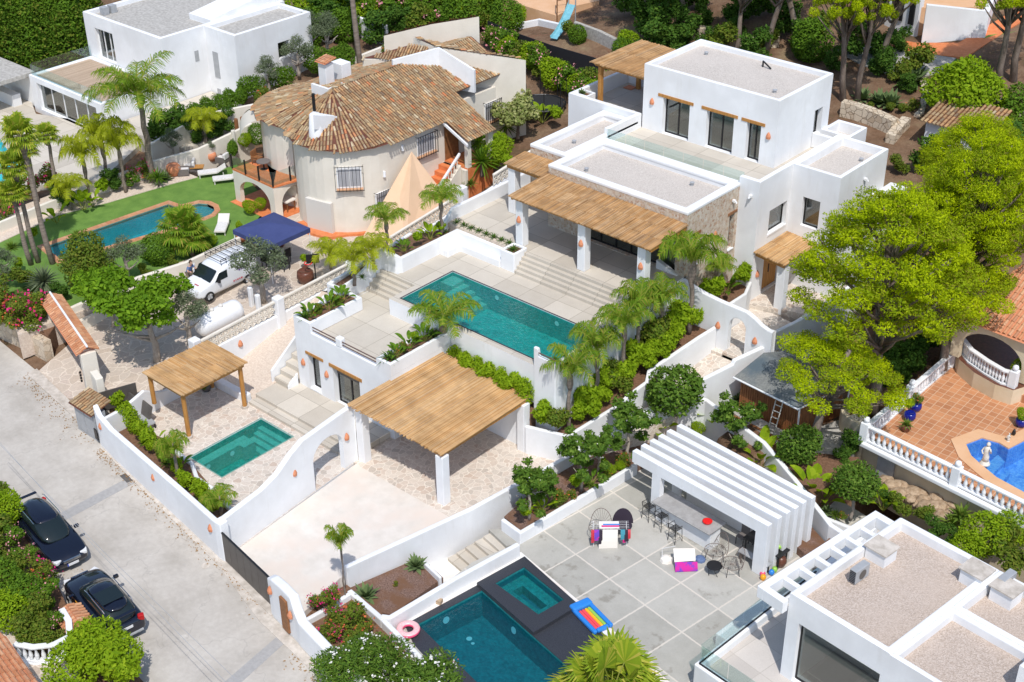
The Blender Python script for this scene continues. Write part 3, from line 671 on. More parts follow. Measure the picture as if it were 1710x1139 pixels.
def mk(key):
 g=G(abs(hash(key))%1000 if False else sum(map(ord,key)))
 if key=='ball':return tree_proto('shrub','leaf_mid',2600,.15,[(0,0,.9,1,1,.95)],None,g=g,lump=22,shell=.72)
 if key=='limeball':return tree_proto('shrub','leaf_lime',2600,.15,[(0,0,.9,1,1,.9),(.4,.2,1.2,.6,.6,.6)],None,g=g,lump=16,shell=.7)
 if key=='shrub':return tree_proto('shrub','leaf_shrub',2000,.16,lobes(1,1.6,7,g,0,.6),None,g=g,shell=.4)
 if key=='lime':return tree_proto('leafy_plant','leaf_lime',1100,.24,lobes(.8,1.5,6,g,0,.55),None,g=g,aspect=.42,droop=.25,shell=.35)
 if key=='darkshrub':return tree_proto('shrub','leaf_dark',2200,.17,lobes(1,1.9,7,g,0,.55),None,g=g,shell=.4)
 if key=='pinkshrub':return tree_proto('flowering_shrub',['leaf_mid','petal_pink'],1900,.16,lobes(1,1.7,7,g,0,.6),None,g=g,flowers=[(46,.12)])
 if key=='redshrub':return tree_proto('shrub',['leaf_shrub','petal_orange'],1500,.15,lobes(1,1.5,7,g,0,.6),None,g=g,flowers=[(13,.11)])
 if key=='bougain':return tree_proto('bougainvillea',['leaf_shrub','petal_magenta','petal_orange'],2400,.16,lobes(1.2,2,9,g,0,.7),None,g=g,flowers=[(48,.14),(30,.12)],shell=.4)
 if key=='oleander':return tree_proto('oleander_bush',['leaf_tree','petal_white','petal_pink'],6500,.20,lobes(1.5,2.6,11,g,0,.6,(.45,.6)),None,g=g,aspect=.25,flowers=[(120,.09),(8,.11)],shell=.45)
 if key=='ficus':return tree_proto('round_tree','leaf_tree',3800,.17,[(0,0,2.1,1.15,1.15,1.0),(.3,.2,2.5,.8,.8,.7),(-.4,-.2,1.8,.7,.7,.6)],trunk_mb(1.6,.09,.07,g,.02,4,.5,.6,.5),'pale_bark',g=g,shell=.62,lump=26)
 if key=='magnolia':return tree_proto('young_tree',['leaf_tree','petal_white'],2300,.20,lobes(1.25,3.1,16,g,.2,.9,(.2,.36)),trunk_mb(1.8,.08,.05,g,.03,6,.7,.4,.9),'pale_bark',g=g,shell=.3,flowers=[(5,.08)])
 if key=='olive':return tree_proto('olive_tree','leaf_olive',3800,.13,lobes(1.4,2.4,11,g,1.0,.65,(.34,.5)),trunk_mb(1.8,.16,.09,g,.05,6,.8,.4,.9),'pale_bark',aspect=.35,g=g,shell=.4)
 if key=='bigtree':return tree_proto('broad_tree','leaf_bright',7500,.26,lobes(3.0,3.4,22,g,2.0,.85,(.2,.34),.7),trunk_mb(3.0,.22,.12,g,.05,8,1.8,.4,1.2),'pale_bark',aspect=.6,g=g,shell=.35)
 if key=='conifer':return tree_proto('bushy_conifer','leaf_shrub',6500,.17,[(0,0,1.5,1.5,1.4,1.35),(.3,-.4,2.4,1.0,1.0,.8),(-.6,.3,2.2,.8,.8,.8)],trunk_mb(1,.14,.1,g),g=g,shell=.5,lump=28)
 if key=='cypress':return tree_proto('cypress',['leaf_mid','leaf_shrub'],3600,.24,[(0,0,2.2,1.2,1.2,2.2),(.2,.2,4.6,.95,.95,2.2),(0,0,6.8,.55,.55,1.5)],trunk_mb(2,.16,.1,g),g=g,shell=.6,lump=30,flowers=[(180,.2)])
 if key=='hedge':return tree_proto('hedge_shrub','leaf_mid',2200,.14,[(0,0,.8,1,.6,.8),(.2,0,1.0,.8,.5,.6)],None,g=g,shell=.6)
 if key=='tallhedge':return tree_proto('upright_shrub','leaf_lime',1500,.14,[(0,0,.9,.6,.6,1.0),(0,0,1.4,.45,.45,.7)],None,g=g,shell=.6)
 if key=='variegated':return tree_proto('variegated_tree','leaf_variegated',3600,.22,lobes(1.5,2.4,12,g,.3,.65,(.35,.5)),trunk_mb(.8,.12,.09,g),g=g,shell=.5,aspect=.6)
 if key in('pineA','pineB','pineC'):
  R,H,nb,nl={'pineA':(3.6,4.3,100,64000),'pineB':(2.6,2.0,40,22000),'pineC':(3.2,1.6,44,28000)}[key]
  b=pine_blobs(R,H,nb,g);hz_=5.0;b=[(x,y,z+hz_-.8,*r)for x,y,z,*r in b]
  tm=trunk_mb(hz_+H*.7,.24,.09,g,.03,0)
  tt=Vector(tm.v[3*7])
  for q in b[::2]:
   e=Vector(q[:3]);z0=max(2.6,e.z-1.3-.3*Vector((e.x,e.y)).length);s0=Vector((0,0,z0));tm.tube([s0,s0.lerp(e,.5)+Vector((0,0,-.15)),e],[.075,.05,.02],5)
  r=thing('pine_tree',None,None);tm.build('trunk','bark',r,smooth=True);lb=LB()
  [lb.leaves(c,.115,.4,q,-.3,.2,d*1.3,g)for q in(0,1)for c,d in[blob_pts(b[q::2]if q else b[0::2],nl//2,.55,g,9)]];lb.build('crown',['leaf_pine','leaf_pine_deep'],r);return r
 if key=='queen':return frond_palm('feather_palm',11,1.75,'leaf_palm',g,2.2,.12,.09,.50,1.05,upright=.75,pairs=46)
 if key=='queeny':return frond_palm('feather_palm',11,1.7,'leaf_palm_yellow',g,1.3,.11,.08,.50,1.1,upright=.7,pairs=46)
 if key=='small':return frond_palm('small_palm',10,.95,'leaf_palm',g,.9,.06,.05,.34,1.0,upright=.8,pairs=34)
 if key=='slim':return frond_palm('slim_palm',8,.95,'leaf_palm',g,1.8,.05,.035,.34,.9,upright=.95,pairs=34)
 if key=='royal':return frond_palm('tall_feather_palm',17,3.3,'leaf_palm',g,5.3,.22,.15,.8,.9,upright=.3,pairs=60)
 if key=='mexfan':return fan_palm('tall_fan_palm',26,.75,'leaf_fan',g,6.4,.21,.14,skirt=.8,stalk=.75,lean=.03,seg=18)
 if key=='fan':return fan_palm('fan_palm',24,.70,'leaf_palm',g,1.5,.14,.12,skirt=.4,stalk=.8,seg=20)
 if key=='washing':return fan_palm('big_fan_palm',30,1.15,'leaf_fan',g,1.2,.3,.28,skirt=.5,stalk=1.15,seg=30)
 if key=='yucca':return spiky('yucca',70,1.0,'leaf_mid',g,.05,.7,lo=-.5,bend=.2)
 if key=='dracaena':return spiky('blue_yucca',130,.95,'leaf_olive',g,.05,.8,lo=-.6,bend=.3)
 if key=='agave':return spiky('agave',34,.6,'leaf_agave',g,.12,lo=.0,bend=.1)
 if key=='lily':return spiky('strap_plant',26,.75,'leaf_dark',g,.05,lo=.2,bend=.9)
 if key=='grass':return spiky('grass_tuft',40,.5,'leaf_grass',g,.04,lo=.1,bend=.7)
 if key=='strel':return paddle('strelitzia',10,1.5,.34,'leaf_mid',g)
 if key=='banana':return paddle('banana_plant',9,2.2,.5,'leaf_lime',g,lo=.7)
_first={}
def plant(key,x,y,z,label,cat,group=None,s=1.0,rz=None,name=None):
 if key not in _first:_first[key]=[mk(key),False];
 root,used=_first[key]
 rz=(x*7.3+y*3.1)%6.28 if rz is None else rz
 sc=(s,)*3 if isinstance(s,(int,float))else s
 if not used:
  _first[key][1]=True;root.location=(x,y,z);root.rotation_euler=(0,0,rz);root.scale=sc;tag(root,label,cat,group)
  if 'group' in root and not group:del root['group']
  if name:root.name=name
  return root
 r=dup(root,(x,y,z),rz,label,group,cat,sc,name)
 if not group and 'group' in r:del r['group']
 return r
def plantP(key,px,py,z,label,cat,group=None,s=1.0,**k):
 x,y=P(px,py,z);return plant(key,x,y,z,label,cat,group,s,**k)
# ---------------------------------------------------------------- main property
T1,DK,FL,UP=3.7,4.65,5.6,8.8
def pane_window(parent,p0,p1,u0,u1,v0,v1,depth,mull=1,fm='dark_metal',name='window',fw=.06,glass='window_glass'):
 """frame plus glass set back in an opening of the wall p0->p1"""
 p0=Vector(p0);d=(Vector(p1)-p0).normalized();nin=Vector((-d.y,d.x));ang=math.atan2(d.y,d.x)
 mb=MB();gl=MB()
 def b(mb_,ua,ub,va,vb,th,off=0):c=p0+d*((ua+ub)/2)+nin*(depth+off);mb_.obox((c.x,c.y,(va+vb)/2),(ub-ua,th,vb-va),ang)
 b(mb,u0+.002,u1-.002,v0+.002,v0+fw,.08);b(mb,u0+.002,u1-.002,v1-fw,v1-.002,.08)
 b(mb,u0+.002,u0+fw,v0+fw,v1-fw,.08);b(mb,u1-fw,u1-.002,v0+fw,v1-fw,.08)
 for k in range(mull):
  uc=u0+(u1-u0)*(k+1)/(mull+1);b(mb,uc-fw*.6,uc+fw*.6,v0+fw,v1-fw,.085)
 o=mb.build(name,fm,parent);b(gl,u0+fw,u1-fw,v0+fw,v1-fw,.012);gl.build('glass',glass,o)
 return o
def lintel(parent,p0,p1,u0,u1,z0,z1,mat='timber',out=.04,th=.16):
 p0=Vector(p0);d=(Vector(p1)-p0).normalized();nin=Vector((-d.y,d.x));c=p0+d*((u0+u1)/2)+nin*(th/2-out)
 return MB().obox((c.x,c.y,(z0+z1)/2),(u1-u0,th,z1-z0),math.atan2(d.y,d.x)).build('lintel',mat,parent,bevel=.01)
def white_box(parent,pts,zb,zr,zt,t=.26,ops={},mat='white_plaster',roof='roof_gravel',depth=.32,cap=None):
 """hollow block: outer faces zb..zr, parapet ring zr..zt, flat roof just above zr"""
 pts=ccw(pts);n=len(pts);mb=MB()
 for i in range(n):mb.facade(pts[i],pts[(i+1)%n],zb,zr,depth,ops.get(i,[]))
 mb.build('wall',mat,parent)
 MB().ring(pts,t,zr,zt).build('parapet',cap or mat,parent,bevel=.05,top=True)
 if roof:slab('roof',inset(pts,t-.02),[],zr+.05,zr-.15,roof,parent)
def lamp_on(x,y,z,nx,ny,where,mat='terracotta',grp='terracotta wall lamps of the white property',parent=None):
 """half-cone terracotta sconce on a wall with outward normal (nx,ny)"""
 mb=MB();tx,ty=-ny,nx;vs=[]
 for r,dz in((.13,-.15),(.15,-.02),(.10,.12),(.03,.22)):
  for k in range(7):
   a=PI*k/6;vs.append((x+tx*r*math.cos(a)+nx*(r*.9*math.sin(a)+.004),y+ty*r*math.cos(a)+ny*(r*.9*math.sin(a)+.004),z+dz))
 fs=[(i*7+k,i*7+k+1,(i+1)*7+k+1,(i+1)*7+k)for i in range(3)for k in range(6)]+[tuple(range(6,-1,-1)),(21,22,23,24,25,26,27)]
 mb.add(vs,fs);o=mb.build('wall_lamp',mat,parent,smooth=False,origin=None if parent else(x,y,z))
 if parent is None:tag(o,where,'wall lamp',grp)
 return o
villa=thing('modern_villa','white cubic villa with gravel roofs, stone-clad living room and roof terrace','house',(-3,20,FL))
st=[(-8.2,17.1),(1.0,17.1),(1.0,21.8),(-8.2,21.8)]
mb=MB();mb.facade(st[0],st[1],FL,9.12,.35,[(2.5,8.6,FL+.03,8.15)]);mb.facade(st[1],st[2],2.2,9.12,.35,[(.70,1.06,6.0,7.72),(3.95,4.42,5.6,7.68)])
mb.facade((-8.2,21.8),(-8.2,17.1),FL,9.12,.3,[])
mb.build('stone_wall','stone_wall',villa)
MB().ring([(-8.17,17.13),(.97,17.13),(.97,21.79),(-8.17,21.79)],.40,8.85,9.12).build('parapet','white_plaster',villa)
MB().ring([(-8.22,17.08),(1.02,17.08),(1.02,21.81),(-8.22,21.81)],.46,9.12,9.3).build('parapet_cap','white_plaster',villa,bevel=.04)
slab('roof',[(-7.8,17.5),(.6,17.5),(.6,21.4),(-7.8,21.4)],[],8.9,8.7,'roof_gravel',villa)
pane_window(villa,st[0],st[1],2.5,8.6,FL+.03,8.15,.3,5,name='sliding_door')
MB().box(-8.0,17.6,FL+.004,.9,21.6,FL+.03).build('floor','beige_paving',villa)
for(u0,u1,v0,v1)in((.70,1.06,6.0,7.72),(3.95,4.42,5.6,7.68)):
 pane_window(villa,st[1],st[2],u0,u1,v0,v1,.3,0);lintel(villa,st[1],st[2],u0-.18,u1+.2,v1,v1+.16,'timber_dark')
 MB().box(.72,17.1+u0-.0,v0-.05,1.06,17.1+u1+.05,v0+.012).build('sill','white_plaster',villa)
mb=MB();mb.facade((-10.8,18.6),(-8.2,18.6),FL,9.1,.3,[]);mb.facade((-10.8,25.2),(-10.8,18.6),3.5,9.1,.3,[])
mb.build('stone_wall','stone_wall',villa)
MB().ring([(-10.82,18.58),(-8.24,18.58),(-8.24,25.17),(-10.82,25.17)],.38,9.1,9.3).build('parapet_cap','white_plaster',villa,bevel=.04)
MB().ring([(-10.78,18.62),(-8.23,18.62),(-8.23,25.17),(-10.78,25.17)],.33,8.75,9.1).build('parapet','white_plaster',villa)
slab('roof',[(-10.5,18.9),(-8.5,18.9),(-8.5,24.9),(-10.5,24.9)],[],8.86,8.7,'roof_gravel',villa)
rb=[(1.0,21.8),(2.22,21.8),(2.22,31.0),(1.0,31.0)]
mb=MB();mb.facade((1.0,21.8),(2.22,21.8),2.0,8.7,.3,[]);mb.facade((2.22,21.8),(2.22,25.0),2.0,8.7,.35,[(1.22,2.95,6.2,7.6),(1.1,2.8,2.66,4.9)])
mb.facade((-10.8,31),(-10.8,25.2),3.5,8.7,.3,[]);mb.facade((2.22,31),(-13.5,31),4,8.7,.3,[])
mb.build('wall','white_plaster',villa)
pane_window(villa,(2.22,21.8),(2.22,25),1.22,2.95,6.2,7.6,.26,0)
MB().box(1.95,21.8+1.16,6.10,2.27,21.8+3.0,6.205).build('sill','white_plaster',villa)
slab('terrace_floor',[(-8.24,22.0),(2.0,22.0),(2.0,30.8),(-13.3,30.8),(-13.3,25.4),(-8.24,25.4)],[],UP,UP-.25,'beige_paving',villa)
pm=MB()
pm.wallrun([(-8.37,22.35,9.7),(-8.37,25.33,9.7),(-13.37,25.33,9.7),(-13.37,30.9,9.7),(-8.2,30.9,9.7)],.26,8.6)
pm.build('parapet','white_plaster',villa,bevel=.05,top=True)
MB().wallrun([(.95,21.93,9.7),(2.09,21.93,9.7),(2.09,30.1,9.7)],.26,8.70).build('parapet','white_plaster',villa,bevel=.05,top=True)
MB().box(.76,29.3,8.81,1.96,29.5,9.7).build('parapet','white_plaster',villa,bevel=.04)
MB().box(-13.5,25.2,3.5,-10.802,31.03,8.598).build('wall','white_plaster',villa)
MB().wallrun([(-8.25,21.93,9.28),(.95,21.93,9.28)],.24,8.5).build('parapet','white_plaster',villa,bevel=.03)
MB().ring([(-13.23,25.47),(-12.3,25.47),(-12.3,26.3),(-13.23,26.3)],.12,8.82,9.68).build('planter','white_plaster',villa,bevel=.03)
MB().box(-13.12,25.58,8.9,-12.41,26.19,9.55).build('planter_soil','soil',villa)
ub=[(-8.2,25.5),(.75,25.5),(.75,31.0),(-8.2,31.0)]
fops=[(1.42,3.25,UP+.02,11.0),(4.41,6.2,UP+.02,11.0),(7.05,7.95,UP+.02,11.0)]
rops=[(3.9,4.75,9.4,10.95)]
white_box(villa,ub,UP,12.35,12.7,.24,{0:fops,1:rops},depth=.36)
for i,o_ in enumerate(fops):
 pane_window(villa,ub[0],ub[1],*o_,.33,1,name='sliding_door');lintel(villa,ub[0],ub[1],o_[0]-.36,o_[1]+.24,11.0,11.18)
pane_window(villa,ub[1],ub[2],*rops[0],.33,0)
MB().box(-7.9,25.9,UP+.005,.5,30.7,UP+.02).build('floor','beige_paving',villa)
MB().box(-7.9,28.2,UP+.03,.4,28.35,12.2).build('partition','white_plaster',villa)
sr=[(2.221,25.0),(5.1,25.0),(5.1,30.05),(2.221,30.05)]
white_box(villa,sr,2.0,9.15,9.7,.22,{0:[(.8,1.85,6.3,7.98)]},depth=.3)
pane_window(villa,sr[0],sr[1],.8,1.85,6.3,7.98,.26,0)
MB().box(5.101,28.6,2.0,6.1,30.9,7.4).build('wall','white_plaster',villa)
white_box(villa,[(.76,30.3),(2.6,30.3),(2.6,32.2),(.76,32.2)],4,8.9,9.6,.2)
mb=MB();mb.box(1.95,22.93,2.68,2.03,24.57,4.88)
for k in range(9):mb.box(2.03,22.95+k*.18,2.70,2.045,22.95+k*.18+.165,4.86)
d_=mb.build('front_door','terracotta_paint' if False else 'timber',villa);MB().box(2.05,23.7,3.6,2.08,23.76,4.1).build('handle','dark_metal',d_)
for x,z in((-7.56,10.55),(.25,10.55)):lamp_on(x,25.5,z,0,-1,'',parent=villa)
lamp_on(1.0,19.76,7.05,1,0,'',parent=villa)
lamp_on(2.22,22.3,4.1,1,0,'',parent=villa)
for x,y,z,nx,ny in((1.75,21.8,8.8,0,-1),(5.1,27.6,8.75,1,0),(1.0,21.2,8.5,1,0)):
 MB().obox((x+nx*.1,y+ny*.1,z),(.16,.16,.12)).tube([(x+nx*.2,y+ny*.2,z),(x+nx*.26,y+ny*.26,z-.1)],.05,6).build('camera_box','white_paint',villa)
MB().tube([(-3.2,30.0,12.4),(-3.2,30.0,12.75),(-3.1,29.95,12.72),(-2.6,29.9,12.45)],.05,6).build('roof_pipe','dark_metal',villa)
mb=MB()
for k in range(7):
 x0=-8.2+k*1.31;mb.box(x0+.02,22.22,8.82,x0+1.29,22.235,9.75)
gb=mb.build('glass_balustrade','rail_glass',villa)
mb=MB()
for k in range(7):
 for q in(.3,1.0):mb.box(-8.2+k*1.31+q-.03,22.20,8.95,-8.2+k*1.31+q+.03,22.255,9.02)
mb.build('clamp','grey_metal',gb)
for x,y,z in((-.5,27.0,12.42),(-6.8,29.6,12.42),(-1.2,20.6,8.95),(-6.6,18.4,8.95),(4.3,28.6,9.22),(-9.6,21.0,8.9)):
 MB().lathe((x,y,z-.06),[(.09,0),(.09,.16),(.13,.17),(.13,.21),(.02,.25)],10).build('roof_vent','grey_metal',villa)
MB().box(-12.9,29.8,UP+.01,-12.3,30.4,UP+.05).build('terracotta_shard','terracotta',villa)
def pergola(label,cat,roof,posts,beams,loc,mat='reed',group=None,post_mat='timber',run='ab',rows=1,pw=.5,seed=1):
 r=thing('pergola',label,cat,loc,0,group)
 reed_roof('reed_roof',*roof,r,mat,rows=rows,seed=seed)
 for(a,b)in beams:
  d=Vector(b)-Vector(a);c=(Vector(a)+Vector(b))/2;MB().obox(c,(d.length,.12,.2),math.atan2(d.y,d.x),0,0,-math.asin(d.z/d.length)).build('beam','timber',r,bevel=.01)
 for(x,y,z0,z1)in posts:
  MB().box(x-pw/2,y-pw/2,z0,x+pw/2,y+pw/2,z1).build('pillar' if post_mat=='white_plaster' else 'post',post_mat,r,bevel=.03 if pw>.3 else.01)
 return r
pg=pergola('long reed-roofed pergola over the poolside terrace, on white pillars against the stone wall','pergola',
 ((-8.25,13.85,8.52),(-8.25,17.05,8.72),(1.12,17.05,8.62),(1.12,13.85,8.45)),
 [(-7.77,14.42,FL,8.28),(-3.5,14.42,FL,8.28),(.35,14.42,FL-1.5,8.25)],
 [((-8.15,14.2,8.38),(1.02,14.2,8.32)),((-8.15,17.0,8.55),(1.02,17.0,8.47)),((-8.12,14.0,8.42),(-8.12,17.0,8.56)),((1.0,14.0,8.36),(1.0,17.0,8.48))],(-3.5,15.5,FL),'reed',post_mat='white_plaster',rows=3)
for x in(-7.77,-3.5,.35):lamp_on(x,14.17,7.2,0,-1,'',parent=pg)
pergola('small reed-roofed pergola left of the stone room, behind the long one','pergola',
 ((-11.2,16.8,8.55),(-11.2,18.55,8.68),(-8.3,18.55,8.68),(-8.3,16.8,8.55)),[(-10.78,17.2,FL,8.35),(-8.6,18.2,FL,8.35)],
 [((-11.1,17.0,8.42),(-8.4,17.0,8.42)),((-11.1,18.4,8.5),(-8.4,18.4,8.5))],(-9.7,17.6,FL),'reed',post_mat='white_plaster',rows=2,seed=2)
pergola('reed-roofed pergola over the rear left roof terrace beside the upper storey','pergola',
 ((-12.7,26.2,11.5),(-12.7,31.2,11.5),(-8.22,31.2,11.45),(-8.22,26.2,11.45)),[(-12.1,26.5,UP,11.3),(-12.1,30.3,UP,11.3)],
 [((-12.5,26.5,11.38),(-8.25,26.5,11.34)),((-12.5,30.9,11.38),(-8.25,30.9,11.34))],(-10.5,28.5,UP),'reed',post_mat='timber',rows=2,pw=.24,seed=3)
pergola('little bright reed canopy over the front door on a single white pillar','pergola',
 ((2.24,21.75,5.62),(2.24,25.0,5.62),(4.2,25.0,5.45),(4.2,21.75,5.45)),[(3.8,22.3,2.3,5.3)],
 [((2.3,21.9,5.5),(4.1,21.9,5.36))],(3.2,23.3,2.4),'reed_bright',post_mat='white_plaster',rows=2,seed=4)
# ---- terraces, pool and garden walls of the main property
prop=lambda n,mb,mat='white_plaster',**k:mb.build(n,mat,**k)
def gwall(label,mb,mat='white_plaster',name='garden_wall',cat='wall',group=None,bevel=.05,origin=None):
 o=mb.build(name,mat,bevel=bevel,origin=origin);return tag(o,label,cat,group)
pool_in=[(-9.74,7.15),(.85,7.15),(.85,11.0),(-9.74,11.0)]
slab('pool_terrace',[(-10.2,6.7),(1.05,6.7),(1.05,13.1),(-7.1,13.1),(-7.1,13.4),(-11.75,13.4),(-11.75,8.85),(-10.2,8.85)],[pool_in],DK,2.5,['beige_paving','white_plaster'],kind='structure',mside=1)
slab('house_terrace',[(-7.15,14.0),(1.0,14.0),(1.0,17.3),(-8.2,17.3),(-8.2,18.8),(-10.8,18.8),(-10.8,24),(-12.85,24),(-12.85,13.9),(-7.15,13.9)],[],FL,3,['beige_paving','white_plaster'],kind='structure',mside=1)
slab('lower_terrace',[(-12.9,2.52),(-5.8,2.52),(-5.8,6.72),(-10.2,6.72),(-10.2,8.9),(-13.3,8.9),(-13.3,6.2),(-12.9,6.2)],[],T1,T1-.2,['beige_paving','white_plaster'],kind='structure',mside=1)
def steps_y(name,x0,x1,y0,y1,z0,z1,n,label=None,mat='beige_paving',grp=None,cat='steps'):
 """n risers climbing towards +Y"""
 r=thing(name,label,cat,((x0+x1)/2,y0,z0),0,grp)
 for k in range(n):
  a=y0+(y1-y0)*k/n;MB().box(x0,a,z0-.3,x1,y1+.02-.001*k,z0+(z1-z0)*(k+1)/n-.004*(k==n-1)).build('step',mat,r,bevel=.012)
 return r
steps_y('wide_steps',-7.1,.0,13.0,14.0,DK,FL,5,'wide flight of pale steps between the pool terrace and the pergola terrace')
steps_y('short_steps',-13.1,-10.22,7.7,8.85,T1,DK,5,'four pale steps up to the pool terrace beside the curved wall')
bas=thing('basement_building','white walled lower storey with two timber lintels under the terrace railing','building',(-9,2.5,.3))
bops=[(.85,1.72,.42,2.5),(2.75,4.75,.30,2.47)]
mb=MB();mb.facade((-12.9,2.49),(-5.78,2.49),-.2,3.72,.4,bops);mb.facade((-12.9,8.8),(-12.9,2.49),-.2,3.72,.3,[]);mb.facade((-5.78,2.49),(-5.78,6.7),-.2,3.72,.3,[])
mb.build('wall','white_plaster',bas)
MB().wallrun([(-11.63,2.615,3.92),(-6.78,2.615,3.92)],.25,3.72).build('coping','white_plaster',bas,bevel=.04,top=True)
MB().box(-9.72,2.47,3.93,-9.32,2.78,4.42).build('pier','white_plaster',bas,bevel=.05)
for nm,x0,x1,zt,y1 in(('left',-12.9,-11.63,4.48,6.1),('right',-6.78,-5.78,4.42,6.68)):
 MB().ring([(x0,2.49),(x1,2.49),(x1,y1),(x0,y1)],.17,3.724,zt).build('planter_box','white_plaster',bas,bevel=.05,top=True)
 MB().box(x0+.15,2.66,3.75,x1-.15,y1-.15,zt-.14).build('planter_soil','soil',bas)
for(xa,xb)in((-11.55,-9.72),(-9.32,-6.85)):
 r_=MB();r_.box(xa,2.56,4.22,xb,2.60,4.27);r_.box(xa,2.56,4.05,xb,2.60,4.09);r_.build('railing','brown_rail',bas)
pane_window(bas,(-12.9,2.49),(-5.78,2.49),*bops[0],.36,0);pane_window(bas,(-12.9,2.49),(-5.78,2.49),*bops[1],.36,1,name='sliding_door')
MB().box(-10.15,2.78,2.0,-8.15,2.84,2.46).build('blind_box','gate_metal',bas)
lintel(bas,(-12.9,2.49),(-5.78,2.49),.72,2.08,2.5,2.66);lintel(bas,(-12.9,2.49),(-5.78,2.49),2.52,4.95,2.47,2.66)
MB().box(-12.05,2.46,.36,-11.18,2.88,.43).build('sill','white_plaster',bas)
MB().box(-12.7,3.2,.31,-6.0,6.2,.33).build('floor','beige_paving',bas);MB().box(-12.7,4.6,.34,-6.0,4.7,3.5).build('partition','white_plaster',bas)
lamp_on(-12.44,2.49,1.85,0,-1,'',parent=bas);lamp_on(-10.63,2.49,1.85,0,-1,'',parent=bas)
gwall('white curved garden wall stepping up beside the short steps and pool terrace',MB().wallrun([(-13.3,6.1,4.45),(-13.25,7.0,4.6),(-13.15,7.8,5.0),(-13.1,8.4,5.6),(-12.95,8.85,5.75),(-11.95,8.95,5.75),(-11.78,9.2,5.55),(-11.78,13.55,5.55),(-7.9,13.55,5.5)],.22,3.0))
gwall('white wall closing the far left planter strip of the pool terrace',MB().wallrun([(-12.9,6.1,4.48),(-14.2,6.1,4.4),(-14.4,12.5,4.9)],.2,2.0))
gwall('low white bench built around the corner of the pool terrace',MB().prism([(-11.67,12.0),(-11.05,12.0),(-11.05,12.98),(-8.12,12.98),(-8.12,13.44),(-11.67,13.44)],DK-.1,DK+.42),name='garden_bench',cat='bench')
gwall('white stepped planter box at the left end of the wide steps',MB().ring([(-8.1,13.02),(-7.12,13.02),(-7.12,14.1),(-8.1,14.1)],.14,DK-.1,5.78),name='planter_box',cat='planter')
tag(MB().box(-7.96,13.16,DK,-7.26,13.96,5.66).build('soil_bed','soil'),kind='structure')
gwall('white parapet along the left edge of the house terrace',MB().wallrun([(-12.75,13.4,5.6),(-12.75,14.2,6.35),(-12.75,24.0,6.4)],.22,3.0))
gwall('white stepped planter box at the right end of the wide steps, under the last pillar',MB().ring([(.03,13.0),(1.1,13.0),(1.1,15.3),(.03,15.3)],.14,3,5.55),name='planter_box',cat='planter')
tag(MB().box(.17,13.04,4,.96,15.1,5.42).build('soil_bed','soil'),kind='structure')
tag(MB().prism([(-12.64,13.66),(-8.1,13.66),(-8.1,14.1),(-12.64,14.5)],4,5.66).build('soil_bed','pale_gravel'),kind='structure')
tag(MB().prism([(-14.35,6.3),(-13.4,6.3),(-13.0,8.9),(-11.9,9.1),(-11.9,13.5),(-12.9,13.5),(-14.3,12.5)],2,[4.2,4.2,4.9,5.2,5.2,5.2,4.8]).build('soil_bed','soil'),kind='structure')
def pool(label,rect,zt,depth,bm_,water_m,steps=(),lights=(),wl=.07,origin=None,coping=None,floor_mat=None):
 rect=ccw(rect);x=sum(p[0]for p in rect)/4;y=sum(p[1]for p in rect)/4
 r=thing('swimming_pool',label,'pool',(x,y,zt));n=len(rect);ii=inset(rect,.012)
 mb=MB();vs=[(*p,zt-.02)for p in ii]+[(*p,zt-depth)for p in ii]
 mb.add(vs,[(i,(i+1)%n,n+(i+1)%n,n+i)for i in range(n)]+[tuple(n+i for i in range(n))]);mb.build('basin',bm_,r)
 w_=inset(rect,.014);MB().add([(*p,zt-wl)for p in w_],[tuple(range(n))]).build('water',water_m,r)
 for(x0,y0,x1,y1,z0,z1,m_)in steps:MB().box(x0,y0,z0,x1,y1,z1).build('pool_step',m_,r)
 for(a,b,c,nx,ny)in lights:
  k=MB();t=(-ny,nx);R_=.14;vs=[(a+t[0]*R_*math.cos(q*PI/6)+nx*.03,b+t[1]*R_*math.cos(q*PI/6)+ny*.03,c+R_*math.sin(q*PI/6))for q in range(12)];k.add(vs,[tuple(range(12))]);k.build('pool_light','lamp_lens',r)
 if coping:MB().ring([tuple(q)for q in inset(rect,-coping[0])],coping[0]-.002,zt+.002,zt+.02).build('coping',coping[1],r)
 return r
pool('long teal pool on the upper terrace of the white villa',pool_in,DK,1.35,'basin_teal','pool_water',
 steps=[(-9.72,10.05-.0,-8.9,10.98,DK-1.34,DK-.22,'basin_pale')]+[(-8.9+.42*k,9.4,-8.9+.42*(k+1)-.02,10.98,DK-1.34,DK-.42-.22*k,'basin_pale')for k in range(4)],
 lights=[(-6.5,10.98,DK-.4,0,-1),(-2.4,10.98,DK-.4,0,-1)],coping=(.07,'black_granite'))
jac=[(-12.3,-5.15),(-9.83,-5.15),(-9.83,-.7),(-12.3,-.7)]
pool('small narrow green plunge pool beside the freestanding reed pergola',jac,0,1.2,'basin_green','pool_water',
 steps=[(-12.28,-5.1,-11.75,-2.6,-1.18,-.38,'basin_pale'),(-12.28,-2.6,-11.4,-1.9,-1.18,-.38,'basin_pale')]+[(-12.28+.0,-1.9+.3*k,-9.85-.0*k,-1.9+.3*(k+1),-1.18,-.95+.18*k,'basin_pale')for k in range(4)],
 lights=[(-11.74,-4.6,-.6,1,0),(-11.74,-3.1,-.6,1,0)],coping=(.05,'basin_pale'))
slab('flagstone_terrace',[(-16.6,-7.2),(-4.97,-8.65),(-5.88,-.25),(-6.1,0),(-13.9,0),(-13.9,.45),(-17.4,1.2),(-17.2,-3)],[jac],0,-1.5,['flagstone','white_plaster'],kind='structure',mside=1)
